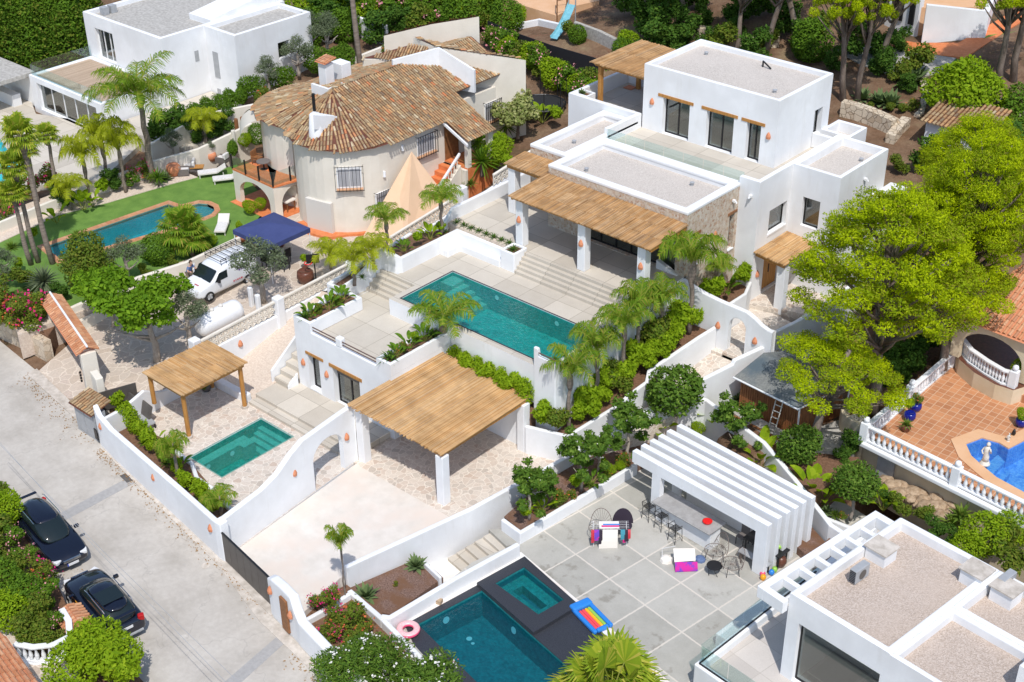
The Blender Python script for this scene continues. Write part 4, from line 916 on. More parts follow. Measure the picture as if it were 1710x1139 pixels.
tag(MB().prism([(-17.4,.6),(-13.9,.2),(-13.9,2.5),(-12.9,2.5),(-12.9,8),(-14.3,8),(-17.4,8)],-.5,[.02,.02,.6,1.0,2.6,2.8,2.0]).build('gravel_slope','pale_gravel'),kind='structure')
slab('upper_paving',[(-13.9,.3),(-6.1,.3),(-6.1,2.6),(-13.9,2.6)],[],.34,-.3,['beige_paving','beige_paving'],kind='structure',bevel=.01)
slab('lower_paving',[(-13.8,-.25),(-6.1,-.25),(-6.1,.31),(-13.8,.31)],[],.17,-.3,['beige_paving','beige_paving'],kind='structure',bevel=.01)
slab('driveway',[(-4.95,-8.7),(.5,-9.6),(-.1,-6.4),(.72,-3),(1.22,-.2),(-5.75,-.2)],[],.0,-1,['drive_concrete','drive_concrete'],kind='structure')
slab('carport_floor',[(-6.3,-.2),(1.22,-.2),(1.8,6.0),(1.8,6.9),(-5.78,6.9),(-5.78,2.5),(-6.3,2.5)],[],.004,-1,['flagstone','flagstone'],kind='structure')
stw=thing('side_stairs','steep pale stairs climbing beside the basement wall to the terrace','steps',(-13.5,1.7,.34))
for k in range(9):MB().box(-14.0+.0,1.7+.42*k,.1,-12.95,6.4-.002*k,.34+.30*(k+1)).build('step','beige_paving',stw,bevel=.01)
MB().wallrun([(-14.1,1.6,1.05),(-14.1,5.6,3.9)],.12,0).build('side_wall','white_plaster',stw,bevel=.02)
gwall('short white stub wall at the foot of the side stairs',MB().wallrun([(-12.95,1.7,.55),(-12.95,2.4,1.0)],.12,.1),bevel=.03)
mb=MB();sil=[(-8.6,.95),(-7.9,1.15),(-7.2,1.5),(-6.2,2.3),(-5.2,2.62),(-4.2,2.9),(-2.0,3.05),(-.3,3.1)]
def archwall(p0,p1,sil,op,t,zb=-.2,springs=None):
 """wall along p0->p1 with top line sil [(u,z)] and an arched opening op=(u0,u1,z0,zspring)"""
 p0=Vector(p0);d=Vector(p1)-p0;Ln=d.length;d.normalize();nn=Vector((-d.y,d.x))
 u0,u1,z0,zs=op;r=(u1-u0)/2;us=sorted({*[q[0]for q in sil],*[u0+(u1-u0)*(.5-.5*math.cos(PI*k/12))for k in range(13)]})
 def top(u):
  for a,b in zip(sil,sil[1:]):
   if a[0]<=u<=b[0]:k=(u-a[0])/(b[0]-a[0]+1e-9);return a[1]*(1-k)+b[1]*k
  return sil[-1][1]
 ah=springs or r
 def bot(u):return zs+ah*math.sqrt(max(0,1-((u-(u0+u1)/2)/r)**2))
 mb=MB();pt=lambda u,z,k:(*(p0+d*u+nn*k),z)
 for a,b in zip(us,us[1:]):
  ins=u0-1e-6<=a and b<=u1+1e-6
  za,zb_=(bot(a),bot(b))if ins else(zb,zb)
  A=[pt(a,za,0),pt(b,zb_,0),pt(b,top(b),0),pt(a,top(a),0)];B=[pt(a,za,t),pt(b,zb_,t),pt(b,top(b),t),pt(a,top(a),t)]
  mb.add(A+B,[(0,1,2,3),(5,4,7,6),(3,2,6,7),(1,0,4,5)])
 for u,zz in((u0,1),(u1,1)):mb.add([pt(u,zb,0),pt(u,zs,0),pt(u,zs,t),pt(u,zb,t)],[(0,1,2,3)])
 for u in(us[0],us[-1]):mb.add([pt(u,zb,0),pt(u,top(u),0),pt(u,top(u),t),pt(u,zb,t)],[(0,1,2,3)])
 return mb
aw=archwall((-5.0,-8.75),(-5.95,.15),[(0,1.95),(2.6,2.05),(3.6,2.3),(4.6,2.85),(5.4,3.15),(8.9,3.2)],(5.9,8.0,0,1.55),.28,springs=.85)
o=aw.build('arched_wall','white_plaster',weld=True,bevel=.04);tag(o,'white wall with a wide arch and a sweeping S-shaped top beside the driveway','wall')
aw=archwall((-.7,16.95),(6.6,16.95),[(0,6.1),(1.5,5.55),(3.0,5.2),(4.1,5.1),(5.7,5.05),(6.2,4.85),(6.6,4.62),(7.0,4.5),(7.3,4.5)],(4.72,5.75,2.2,3.9),.28,1.0,springs=.62)
o=aw.build('arched_wall','white_plaster',weld=True,bevel=.04);tag(o,'tall white wall pierced by a small arch next to the entrance path','wall')
lamp_on(3.38,16.95,3.7,0,-1,'terracotta wall lamp left of the small arch by the entrance path');lamp_on(5.62,16.95,3.65,0,-1,'terracotta wall lamp right of the small arch by the entrance path')
cp=pergola('big square carport roofed with golden reed beside the driveway','carport',
 ((*P(580,676,3.42),3.42),(*P(735,588,3.42),3.42),(*P(889,662,2.88),2.88),(*P(739,761,2.88),2.88)),[(-5.66,.34,-.2,3.1),(-.42,.45,-.2,2.72),(-.42,6.1,-.2,2.72)],
 [((-5.85,.15,3.28),(-.3,.4,2.76)),((-5.7,5.95,3.26),(-.35,6.3,2.76)),((-5.55,.3,3.25),(-5.55,6.0,3.25)),((-.4,.4,2.77),(-.4,6.3,2.77))],(-3.3,3.4,0),'reed_bright',post_mat='white_plaster',rows=1,pw=.46,seed=5)
gwall('white back wall of the carport below the lime hedge',MB().wallrun([(-5.6,6.25,2.35),(-.3,6.25,2.35)],.2,-.2))
gz=pergola('freestanding reed-roofed pergola on four round orange timber posts','pergola',
 ((-16.65,-4.4,2.72),(-13.4,-4.4,2.72),(-13.4,-.3,2.72),(-16.65,-.3,2.72)),[],
 [((-16.5,-4.2,2.6),(-13.55,-4.2,2.6)),((-16.5,-.5,2.6),(-13.55,-.5,2.6)),((-16.5,-4.2,2.62),(-16.5,-.5,2.62)),((-13.55,-4.2,2.62),(-13.55,-.5,2.62))],(-15,-2.4,0),'reed_bright',rows=3,seed=6)
for(x,y,z0)in((-13.7,-4.15,0),(-13.7,-.6,0),(-16.4,-4.15,.9),(-16.4,-.6,0)):
 MB().tube([(x,y,z0),(x,y,2.52)],.12,12).build('post','timber',gz,smooth=False)
 if z0==0:MB().lathe((x,y,0),[(.18,0),(.18,.12),(.15,.14)],12).build('post_base','kerb_concrete',gz)
gwall('long white street wall with terracotta lamps, curving down from the gate pier',MB().wallrun([(-16.65,-7.25,2.28),(-16.2,-7.35,1.9),(-15.0,-7.55,1.75),(-12.0,-7.95,1.85),(-8.5,-8.4,1.95),(-5.1,-8.85,2.0)],.26,-.4),name='street_wall')
gwall('white pier at the driveway end of the long street wall',MB().box(-5.2,-9.0,-.3,-4.72,-8.55,2.08),name='wall_pier',cat='pier')
for x,k,w_ in((-16.1,1.35,'terracotta lamp near the pedestrian gate end of the street wall'),(-10.8,1.25,'terracotta lamp halfway along the street wall'),(-5.6,1.4,'terracotta lamp near the driveway gate on the street wall')):
 y=-7.25-(x+16.65)*.1385-.13;lamp_on(x,y,k,-.13,-.99,w_)
gwall('white side wall between the street and the freestanding pergola',MB().wallrun([(-16.65,-7.1,1.3),(-16.7,-5.8,1.3),(-17.0,-4.3,1.5),(-17.1,-3.5,1.0),(-17.15,-3.0,.8),(-17.2,-.8,.8)],.2,-.3))
gwall('white party wall climbing from the pergola to the lower terrace',MB().wallrun([(-17.2,-.8,1.75),(-17.2,1.2,1.85),(-17.2,5.4,1.9),(-17.2,10.5,2.1),(-17.2,19,3.1),(-15.4,20.0,4.6),(-15.2,26,5.6)],.22,-.3))
lamp_on(-17.09,2.0,1.35,1,0,'terracotta lamp on the party wall behind the freestanding pergola')
gwall('low white seat wall behind the freestanding pergola',MB().wallrun([(-16.9,-.2,.45),(-14.0,-.1,.45)],.4,-.1),name='seat_wall')
lamp_on(-5.55,-4.1,1.75,.99,.12,'terracotta lamp left of the wide arch by the driveway');lamp_on(-5.86,-.55,1.75,.99,.12,'terracotta lamp between the wide arch and the carport')
tag(MB().prism([(-16.4,-7.2),(-5.2,-8.7),(-5.4,-6.9),(-9.6,-6.1),(-13.4,-5.2),(-16.4,-5.5)],-.2,.30).build('soil_bed','soil'),kind='structure')
gwall('low white boulder-like edging of the planting strip inside the street wall',MB().wallrun([(-5.4,-6.9,.42),(-7.4,-6.7,.46),(-8.8,-6.3,.42),(-10.2,-6.3,.48),(-11.4,-5.7,.42),(-12.9,-5.6,.48),(-13.9,-5.0,.42)],.2,-.1),name='planter_edging',cat='edging')
dg=thing('driveway_gate','dark brown metal sliding gate across the white driveway','gate',(-3,-9.1,0))
for k in range(7):
 a=k/7;b=(k+.97)/7;p=Vector((-4.72,-8.95));q=Vector((-.62,-9.55));A=p.lerp(q,a);B=p.lerp(q,b);c=(A+B)/2
 MB().obox((c.x,c.y,.82),((B-A).length,.05,1.52),math.atan2((q-p).y,(q-p).x)).build('panel','gate_metal',dg)
MB().obox((-2.67,-9.25,1.62),(4.15,.09,.06),math.atan2(-.6,4.1)).build('top_rail','dark_metal',dg)
tag(MB().prism([(-4.8,-9.2),(-.5,-9.95),(-.5,-9.3),(-4.8,-8.6)],-.2,.03).build('gate_threshold','kerb_concrete'),kind='structure')
gw=thing('gate_wall','rounded white wall with a timber door right of the driveway gate','wall',(.8,-9.9,0))
MB().wallrun([(-.6,-9.6,1.95),(-.2,-9.7,2.15),(.5,-9.8,2.2),(1.3,-9.95,2.2),(1.55,-10.0,1.6),(1.9,-10.1,1.3),(4.6,-10.6,1.3),(7.5,-11.1,1.3)],.42,-.3).build('wall','white_plaster',gw,bevel=.09,seg=3)
MB().obox((.75,-10.12,.95),(.5,.1,1.7),-.17).build('door','timber_dark',gw)
lamp_on(-.35,-9.9,1.5,-.16,-.99,'',parent=gw);lamp_on(1.25,-10.2,1.3,-.16,-.99,'',parent=gw)
for x in(2.4,4.6):MB().obox((x,-10.37-(x-2.4)*.185,.75),(.5,.05,.8),-.18).build('meter_door','white_paint',gw,bevel=.01)
pl=[(*P(a,b,z),z)for a,b,z in((885,700,1.6),(948,727,1.6),(1038,672,2.15),(1048,660,2.3),(1080,637,2.5),(1084,618,2.9),(1167,562,3.5))];pl[0]=(-.15,5.95,1.6);pl.append((3.25,16.93,3.6))
gwall('tall white planter wall bending round the palms right of the carport',MB().wallrun(pl,.2,-.3))
tag(MB().prism([(-.1,6.1),(pl[1][0]-.08,pl[1][1]+.05),(pl[3][0]-.08,pl[3][1]),(pl[4][0]-.08,pl[4][1]),(3.1,16.9),(1.0,16.9),(1.0,6.7)],-.2,[1.35,1.35,2.0,2.3,3.2,3.2,1.35]).build('soil_bed','soil'),kind='structure')
tag(MB().prism([(-5.7,6.3),(-.1,6.3),(-.1,6.68),(-5.7,6.68)],0,2.2).build('soil_bed','soil'),kind='structure')
gwall('white wall closing the right end of the long pool',MB().wallrun([(-.25,6.74,5.7),(.0,6.74,5.7),(.06,6.74,5.3),(1.03,6.74,5.3),(1.03,12.9,5.35)],.18,.5))
MB().box(.1,6.6,5.5,1.1,6.64,5.55).build('top_rail','brown_rail');tag(bpy.data.objects['top_rail.001']if 'top_rail.001' in bpy.data.objects else bpy.data.objects['top_rail'],'short brown handrail over the wall at the right end of the long pool','handrail')
tag(MB().prism([(1.03,17.2),(2.62,17.2),(2.62,20.3),(2.15,21.5),(1.03,21.6)],2,3.6).build('soil_bed','soil'),kind='structure')
gwall('low white planter wall below the stone room beside the entrance path',MB().wallrun([(2.7,17.1,3.9),(2.75,20.4,3.9),(2.22,21.7,3.9)],.18,1.5))
slab('entrance_path',[(2.85,16.6),(5.9,16.6),(5.9,21.6),(3.7,21.9),(2.4,21.6),(2.85,20)],[],2.35,0,['flagstone','flagstone'],kind='structure')
slab('entrance_step',[(2.22,21.5),(3.75,22.0),(5.1,22.5),(6.0,22.8),(6.0,27.5),(2.22,27.5)],[],2.62,0,['flagstone','terracotta'],kind='structure')
tag(MB().prism([(1.5,7),(3.0,8.6),(4.6,12.0),(5.6,14.9),(5.95,16.7),(2.8,16.7),(2.4,12.4),(1.9,9.2)],-.5,[.02,.35,1.35,1.9,2.2,2.2,1.3,.5]).build('path','flagstone'),kind='structure')
tag(MB().box(4.0,16.6,2.2,5.2,17.5,2.5).build('door_step','flagstone'),kind='structure')
gwall('long white boundary wall above the timber shed, stepping uphill',MB().wallrun([(2.75,9.6,1.0),(4.05,11.3,1.9),(5.1,13.1,3.0),(5.6,15.0,3.2),(5.62,15.1,3.4),(6.1,17.0,3.5)],.24,-.6))
gwall('white wall along the upper entrance court under the pine',MB().wallrun([(6.55,17.1,4.5),(5.75,18.6,3.5),(5.95,20.5,3.4),(6.1,23.8,3.4),(6.1,27,3.4)],.22,.5))
lamp_on(-.42,.22,-5,0,-1,'',parent=None)if False else None
# ---------------------------------------------------------------- ground, street
LOW=[([(-17.0,-8.6),(-5,-9),(5,-11.2),(9,-12),(26,-12),(34,20),(13,16.2),(8,10.0),(6.3,13),(6.2,29),(-13,29.5),(-13.5,20),(-17,18)],-4.5),
    ([(12.5,15),(13.2,24.8),(32,27),(32,10)],-2.5),([(-37,.5),(-32.5,.4),(-30,12.5),(-36.5,12.5)],-1.5),
    ([(-62,5),(-45,4),(-44,11),(-60,12)],-1.5)]
def ground_h(x,y):
 for poly,z in LOW:
  if pip(x,y,poly):return z
 k=min(1,max(0,(x+45)/25));up=0.10+.09*k
 z=-.12+max(0,min(1,(y+5)/20))*1.45+max(0,y-18)*up
 if x>6:z=min(z,.9+max(0,y-24)*.22)
 if x<-36 and 3<y<24:z=min(z,.6)
 z+=.35*math.sin(x*.31+1)*math.sin(y*.27)*min(1,max(0,(y-28)/15))
 return z
xs=np.arange(-150,90.1,1.0);ys=np.arange(-70,150.1,1.0)
V=[(x,y,ground_h(x,y))for y in ys for x in xs];nx=len(xs)
Fc=[(j*nx+i,j*nx+i+1,(j+1)*nx+i+1,(j+1)*nx+i)for j in range(len(ys)-1)for i in range(nx-1)]
tag(MB().add(V,Fc).build('ground','hill_earth',smooth=True),kind='structure')
def GP(px,py,dz=0.0):
 z=2.0
 for _ in range(12):
  x,y=P(px,py,z);z=.5*z+.5*ground_h(x,y)
 return(x,y,z+dz)
def plantG(key,px,py,label,cat,group=None,s=1.0,**k):
 x,y,z=GP(px,py);return plant(key,x,y,z-.05,label,cat,group,s,**k)
def sheet(name,pts,z1,mat,z0=-1.5,kind='structure',side=None):
 if side:return tag(slab(name,pts,[],z1 if not isinstance(z1,list)else z1[0],z0,[mat,side]),kind=kind)
 return tag(MB().prism(pts,z0,z1).build(name,mat),kind=kind)
sheet('street',[(-80,6),(-36,-3.2),(-29.4,-5.3),(-25,-5.7),(-21,-6.3),(-16.5,-7.3),(-4.7,-8.95),(8,-11.2),(40,-16),(40,-24),(-1,-17.2),(-20,-13.4),(-36,-10),(-80,-2)],-.02,'street_concrete')
tag(MB().prism([(-25.2,-5.6),(-16.5,-6.9),(-16.4,-7.35),(-25.1,-6.25)],-.2,.05).build('kerb','kerb_concrete'),kind='structure')
tag(MB().prism([(-16.2,-7.45),(-4.8,-9.0),(-.5,-9.9),(5,-10.9),(5,-11.15),(-.6,-10.45),(-5,-9.3),(-16.2,-7.62)],-.2,.004).build('kerb_strip','kerb_concrete'),kind='structure')
x,y=P(213,797,0);tag(MB().obox((x,y,-.012),(.75,.45,.02),-.14).build('drain_grate','gate_metal',origin=(x,y,0)),'dark square drain grate in the street beside the white wall','drain')
tag(MB().prism([P(205,802),P(225,806),P(60,895),P(40,888)],-.1,-.012).build('street_patch','asphalt_patch'),kind='structure')
tag(MB().prism([P(500,1030),P(510,1042),P(380,1160),P(350,1160)],-.1,-.012).build('street_patch','asphalt_patch'),kind='structure')
x,y=P(343,944,0);tag(MB().lathe((x,y,-.03),[(.2,0),(.2,.02)],12).build('drain_cover','kerb_concrete',origin=(x,y,0)),'small round cover in the street near the driveway gate','drain')
for(a,b,c,d,lb)in(((-40,700),(430,1200),0,0,'left of the two thin overhead cables above the street'),((-40,706),(455,1200),0,0,'right of the two thin overhead cables above the street')):
 p=P(*a,4.6);q=P(*b,4.6);tag(MB().tube([(*p,4.8),((p[0]+q[0])/2,(p[1]+q[1])/2,4.5),(*q,4.8)],.009,5).build('overhead_cable','grey_metal',origin=(*p,4.6)),lb,'cable')
# ---------------------------------------------------------------- beige neighbour's plot
sheet('patio',[(-17.3,1.5),(-17.3,19.6),(-15.5,20.3),(-15.5,30),(-19,32),(-30,30),(-29,14),(-27.6,11.5),(-24.5,9.5),(-20,8.2),(-19.2,5)],1.5,'flagstone_worn')
sheet('side_drive',[(-25,-5.6),(-21.5,-6.2),(-17.3,-3),(-17.3,2),(-19.2,5),(-20,8.2),(-24.5,9.5),(-26.2,7),(-26.3,2),(-26,-2)],[0,0,.35,1.3,1.42,1.48,1.48,1.35,1.0,.5],'flagstone_worn')
neigh_pool=PP([(66,409),(97,437),(345,370),(303,345),(284,334)],1.5)
lw=PP([(-60,520),(-60,428),(0,402),(98,356),(182,335),(284,305),(330,295),(395,275),(440,330),(466,362),(396,400),(330,432),(240,470),(160,512),(110,520),(60,470)],1.5)
C_=P(327,353,1.5)
pr=[P(62,412,1.5),P(282,336,1.5),P(303,343,1.5)]+[(C_[0]+1.55*math.cos(a),C_[1]+1.55*math.sin(a))for a in[math.radians(q)for q in(135,105,75,45,15,-15,-45)]]+[P(320,376,1.5),P(97,441,1.5)]
slab('lawn',lw,[pr],1.5,0,['lawn_green','soil'],kind='structure')
np_=thing('swimming_pool','teal pool with red brick coping and a rounded end on the green lawn','pool',(*P(220,380,1.5),1.5))
prc=ccw(pr);k=len(prc);ins=inset(prc,.34)
MB().add([(*p,1.49)for p in ins]+[(*p,.15)for p in ins],[(i,(i+1)%k,k+(i+1)%k,k+i)for i in range(k)]+[tuple(k+i for i in range(k))]).build('basin','basin_aqua' if False else 'basin_azure',np_)
MB().add([(*p,1.42)for p in inset(prc,.342)],[tuple(range(k))]).build('water','pool_water_blue',np_)
MB().ring(prc,.34,1.3,1.55).build('coping','clay_tiles',np_)
MB().prism(inset([(C_[0]+1.2*math.cos(a),C_[1]+1.2*math.sin(a))for a in np.linspace(0,2*PI,12,False)],.02),.2,1.15).build('pool_step','basin_pale',np_)
cb=MB();ci=inset(prc,.02);co=inset(prc,.32)
for i in range(k):
 a,b=Vector(ci[i]),Vector(ci[(i+1)%k]);c,d=Vector(co[i]),Vector(co[(i+1)%k]);n_=max(1,int((b-a).length/.3))
 for j in range(n_):
  t0,t1=j/n_+.03/n_,(j+1)/n_-.03/n_;cb.prism([tuple(a.lerp(b,t0)),tuple(a.lerp(b,t1)),tuple(c.lerp(d,t1)),tuple(c.lerp(d,t0))],1.5,1.575)
cb.build('coping_bricks','clay_tiles',np_)
def pwall(label,pts,t=.22,z0=-.5,mat='cream_plaster',**k):
 """wall whose top edge runs through surveyed photo points (px,py,ztop)"""
 return gwall(label,MB().wallrun([(*P(a,b,z),z)for a,b,z in pts],t,z0),mat,**k)
pwall('low cream wall between the lawn garden and the white van',[(102,520,1.9),(160,494,2.0),(230,462,2.2),(310,437,2.3),(350,418,2.3),(400,395,2.3)])
pwall('second low cream wall nearer the roofed street gate',[(128,537,1.2),(182,510,1.3),(240,490,1.4)])
sheet('gravel_bed',PP([(-60,432),(0,405),(98,359),(182,338),(284,308),(330,296),(290,280),(200,295),(100,320),(-60,380)],1.52),1.54,'pale_gravel',0)
sheet('gravel_bed',PP([(30,560),(150,515),(260,472),(340,436),(330,426),(240,462),(150,500),(90,525),(20,520)],1.52),1.53,'pale_gravel',0)
pwall('cream retaining wall behind the flower bed of the lawn garden',[(-60,395,2.2),(60,345,2.2),(160,305,2.4),(250,270,2.6),(330,248,2.8),(420,205,3.2)],z0=0)
pwall('upper cream garden wall running to the tiled house',[(250,240,3.0),(340,190,3.4),(400,178,3.6),(430,172,3.6)],z0=0)
gt=thing('roofed_gate','street gateway with a clay tiled ridge roof on cream piers','gate',(*P(100,590,0),0))
ga,gb_=P(84,492,2.9),P(146,583,2.9);A_,B_=Vector((*ga,3.0)),Vector((*gb_,3.0));dr=(B_-A_).normalized();nn_=Vector((-dr.y,dr.x,0))
mb=MB()
for sg in(-1,1):tile_slope(mb,[A_,B_,B_+nn_*.62*sg-Vector((0,0,.34)),A_+nn_*.62*sg-Vector((0,0,.34))],(nn_*sg)[:2],.2,.3,3)
mb.build('roof',['clay_tiles','terracotta'],gt)
c=(A_+B_)/2;MB().obox((c.x,c.y,3.05),((B_-A_).length+.06,.11,.09),math.atan2(dr.y,dr.x)).build('ridge','white_plaster',gt,bevel=.02)
for t in(.03,.97):
 c=A_.lerp(B_,t);MB().obox((c.x,c.y,1.3),(.38 if t<.5 else.42,.8,2.7),math.atan2(dr.y,dr.x)).build('pier','cream_plaster',gt,bevel=.03)
c=A_.lerp(B_,.5);MB().obox((c.x,c.y,2.62),((B_-A_).length-.7,.3,.16),math.atan2(dr.y,dr.x)).build('beam','cream_plaster',gt)
lt=MB()
for k_,zz in enumerate((1.75,1.58,1.41,1.24)):
 q=P(141,619,1.75);lt.obox((q[0]-.02,q[1]-.25,zz),(.05,.1,.12),-.15)
lt.build('house_number','dark_metal',gt)
pwall('cream pier stump behind the roofed gate',[(156,618,2.1),(166,632,2.1)],.4,z0=-.3,name='wall_pier',cat='pier')
pwall('dry stone retaining wall along the street below the bougainvillea',[(-60,500,1.5),(0,527,1.3),(35,545,1.2),(78,570,1.1)],.5,mat='street_stone',bevel=0)
sheet('soil_bed',PP([(-60,490),(0,520),(60,550),(80,560),(100,530),(40,500),(-60,440)],1.3),1.25,'soil',-.3)
x,y=P(160,690,0);ct=thing('meter_cabinet','grey utility cabinet with an old tiled top beside the street wall','cabinet',(-17.6,-7.0,0))
MB().box(-18.6,-7.35,-.1,-16.85,-6.7,1.55).build('body','grey_metal',ct);
mb=MB();tile_slope(mb,[(-18.75,-6.3,1.95),(-16.75,-6.3,1.95),(-16.75,-7.55,1.6),(-18.75,-7.55,1.6)],(0,-1),.2,.3,4);mb.build('roof',['old_tiles','clay_brown'],ct)
MB().box(-18.55,-7.37,.15,-17.75,-7.34,1.4).build('door','grey_metal',ct);MB().box(-17.7,-7.37,.15,-16.95,-7.34,1.4).build('door','grey_metal',ct)
tag(MB().obox((-16.75,-7.45,.55),(.3,.05,.6),-.14).build('vent_grille','dark_metal',origin=(-16.75,-7.45,.3)),'small dark vent grille at the foot of the street wall by the cabinet','vent')
for i,(u,w2)in enumerate(((0,1.2),(1.25,1.2))):
 pass
tag(MB().obox((-18.6,-5.2,.75),(2.6,.06,1.1),-1.9).build('brown_gate','gate_metal',origin=(-18.6,-5.2,0)),'low brown metal gate leaf behind the meter cabinet','gate')
def block_fence(label,pts,h=.75,grp='breeze block fences on the party wall'):
 """pts (x,y,z base); open fancy blocks as frames with X bars"""
 r=thing('breeze_block_fence',label,'fence',pts[0],0,grp);(x0,y0,z0),(x1,y1,z1)=pts;L=math.hypot(x1-x0,y1-y0);an=math.atan2(y1-y0,x1-x0);n=max(2,int(L/.36))
 mb=MB()
 for k in range(n):
  for row in(0,1):
   t=(k+.5)/n;c=(x0+(x1-x0)*t,y0+(y1-y0)*t,z0+(z1-z0)*t+h*(.25+.5*row));w_=L/n
   for sg in(-1,1):mb.obox(c,(w_*1.15,.07,.045),an,0,0,sg*.8)
   mb.obox((c[0],c[1],c[2]+h*.25-.02),(w_,.085,.035),an);mb.obox((x0+(x1-x0)*(k/n),y0+(y1-y0)*(k/n),c[2]),(.035,.08,h*.5),an)
 mb.build('blocks','cream_plaster',r)
 MB().wallrun([(x0,y0,z0+h+.09),(x1,y1,z1+h+.09)],.17,[z0+h,z1+h]).build('coping','cream_plaster',r)
 return r
for(a,b,za,zb,w_)in((-.4,4.6,1.75,1.95,'open breeze block fence nearest the white gas tank'),(5.2,10.0,1.95,2.1,'open breeze block fence behind the left planter of the lower terrace'),(13.5,19.0,2.5,3.1,'open breeze block fence above the palms left of the pool terrace')):
 block_fence(w_,[(-17.2,a,za),(-17.2,b,zb)])
block_fence('open breeze block fence beside the red stairs of the tiled house',[(-15.3,20.4,4.7),(-15.1,25.5,5.5)],.7)
for y,z,w_ in((-.75,2.85,'nearest the gas tank'),(4.9,2.95,'between two block fences by the left planter'),(10.3,3.0,'behind the curved wall'),(19.6,4.4,'at the bend near the red stairs')):
 gwall('square cream wall pier '+w_,MB().box(-17.45,y-.25,-.2,-16.95,y+.25,z),name='wall_pier',cat='pier',group='piers of the party wall')
# ---------------------------------------------------------------- beige tiled house
bh=thing('tiled_house','cream two-storey house with rounded ends under an old brown barrel-tile roof','house',(-24,20,1.5))
ct_=(-24.3,17.0);R_=3.4
arc=[(ct_[0]+R_*math.cos(a),ct_[1]+R_*math.sin(a))for a in[math.radians(q)for q in range(0,-161,-10)]]
c2=(-28.6,18.6);arc2=[(c2[0]+3.9*math.cos(a),c2[1]+3.9*math.sin(a))for a in[math.radians(q)for q in range(-70,-221,-10)]]
foot=ccw([(-20.95,24.3),*arc,*arc2,(-30,26),(-22.2,29.3),(-22.2,24.3)])
MB().prism(foot,1.0,7.05).build('wall','cream_plaster',bh,weld=True)
EZ=7.15
def on_plane(px,py,z):return(*P(px,py,z),z)
r0,r1=(-25.3,16.9,9.35),(-25.3,29.4,9.5)
mb=MB();er=R_+.38
ea=[(ct_[0]+er*math.cos(a),ct_[1]+er*math.sin(a),EZ)for a in[math.radians(q)for q in(0,-18,-36,-54,-72,-90,-108,-126,-144)]]
for a,b in zip(ea,ea[1:]):tile_slope(mb,[r0,b,a],(((a[0]+b[0])/2-r0[0]),((a[1]+b[1])/2-r0[1])),.20,.36,1)
tile_slope(mb,[r0,ea[0],(-20.57,24.3,EZ),(-22.0,24.3,7.85),(-22.0,29.4,7.85),r1],(1,0),.20,.36,2)
tile_slope(mb,[(-20.57,21.7,EZ),(-18.6,21.7,6.25),(-18.6,24.3,6.25),(-20.57,24.3,EZ)],(1,0),.20,.36,3)
ea2=[(c2[0]+4.3*math.cos(a),c2[1]+4.3*math.sin(a),EZ-.1)for a in[math.radians(q)for q in(-62,-80,-98,-116,-134,-152,-170,-188,-206)]]
p2=(-27.2,18.8,8.75)
for a,b in zip(ea2,ea2[1:]):tile_slope(mb,[p2,b,a],(((a[0]+b[0])/2-p2[0]),((a[1]+b[1])/2-p2[1])),.20,.36,4)
tile_slope(mb,[r0,p2,ea2[0],ea[-1]],None,.20,.36,5)
tile_slope(mb,[r0,r1,(-31.5,28,7.3),ea2[-1],p2],None,.20,.36,6)
mb.build('roof',['old_tiles','clay_brown'],bh)
for(w2,z_)in(((-20.9,21.8),0),):MB().box(-20.93,21.75,1,-18.9,21.95,4.2).build('porch_wall','cream_plaster',bh)
MB().box(-20.93,21.95,1,-18.9,24.3,4.3).build('porch_floor','terracotta_paint',bh);MB().box(-19.15,23.9,4.3,-18.9,24.3,6.3).build('porch_post','cream_plaster',bh)
MB().box(-19.15,21.95,4.3,-18.9,22.3,6.3).build('porch_post','cream_plaster',bh)
MB().box(-20.9,21.98,4.31,-20.85,23.2,6.5).build('door','timber_dark',bh)
MB().wallrun([(-20.6,21.62,7.05),(-18.55,21.62,6.12)],.12,[6.9,5.97]).build('barge_board','white_plaster',bh)
def wing(pts,zb,mat,seed,wallm='cream_plaster'):
 q=[(*P(a,b,z),z)for a,b,z in pts];cf=np.linalg.lstsq(np.array([[x,y,1]for x,y,z in q]),np.array([z for*_,z in q]),rcond=None)[0];q=[(x,y,float(cf[0]*x+cf[1]*y+cf[2]))for x,y,z in q];mb=MB();n=len(q)
 mb.prism([(x,y)for x,y,z in q],zb,[z-.06 for x,y,z in q]).build('wall',wallm,bh);t=MB();up_=[(x,y,z+.02)for x,y,z in q];tile_slope(t,up_,None,.20,.36,seed);t.build('roof',[mat,'clay_brown'],bh)
wing([(641,62,9.0),(718,58,9.0),(800,30,10.6),(720,33,10.4)],3,'clay_tiles',11)
wing([(690,64,9.9),(730,78,9.9),(793,104,8.8),(878,105,8.6),(845,85,9.4),(780,68,10.2)],2,'old_tiles',12)
wing([(605,98,8.6),(690,98,9.0),(720,80,9.6),(684,75,9.6)],3,'old_tiles',13)
pw_=MB();pw_.wallrun([(*P(655,104,9.6),9.75),(*P(733,82,10.0),10.1),(*P(793,122,8.8),9.0)],.2,7.5);pw_.build('parapet','white_plaster',bh)
x,y=-24.06,14.3;ch=MB().lathe((x,y,7.2),[(.50,0),(.46,.4),(.33,1.7),(.27,1.76)],16).build('chimney','white_plaster',bh,smooth=True);MB().tube([(x,y,8.8),(x,y,10.2)],.10,8).build('flue','dark_metal',ch)
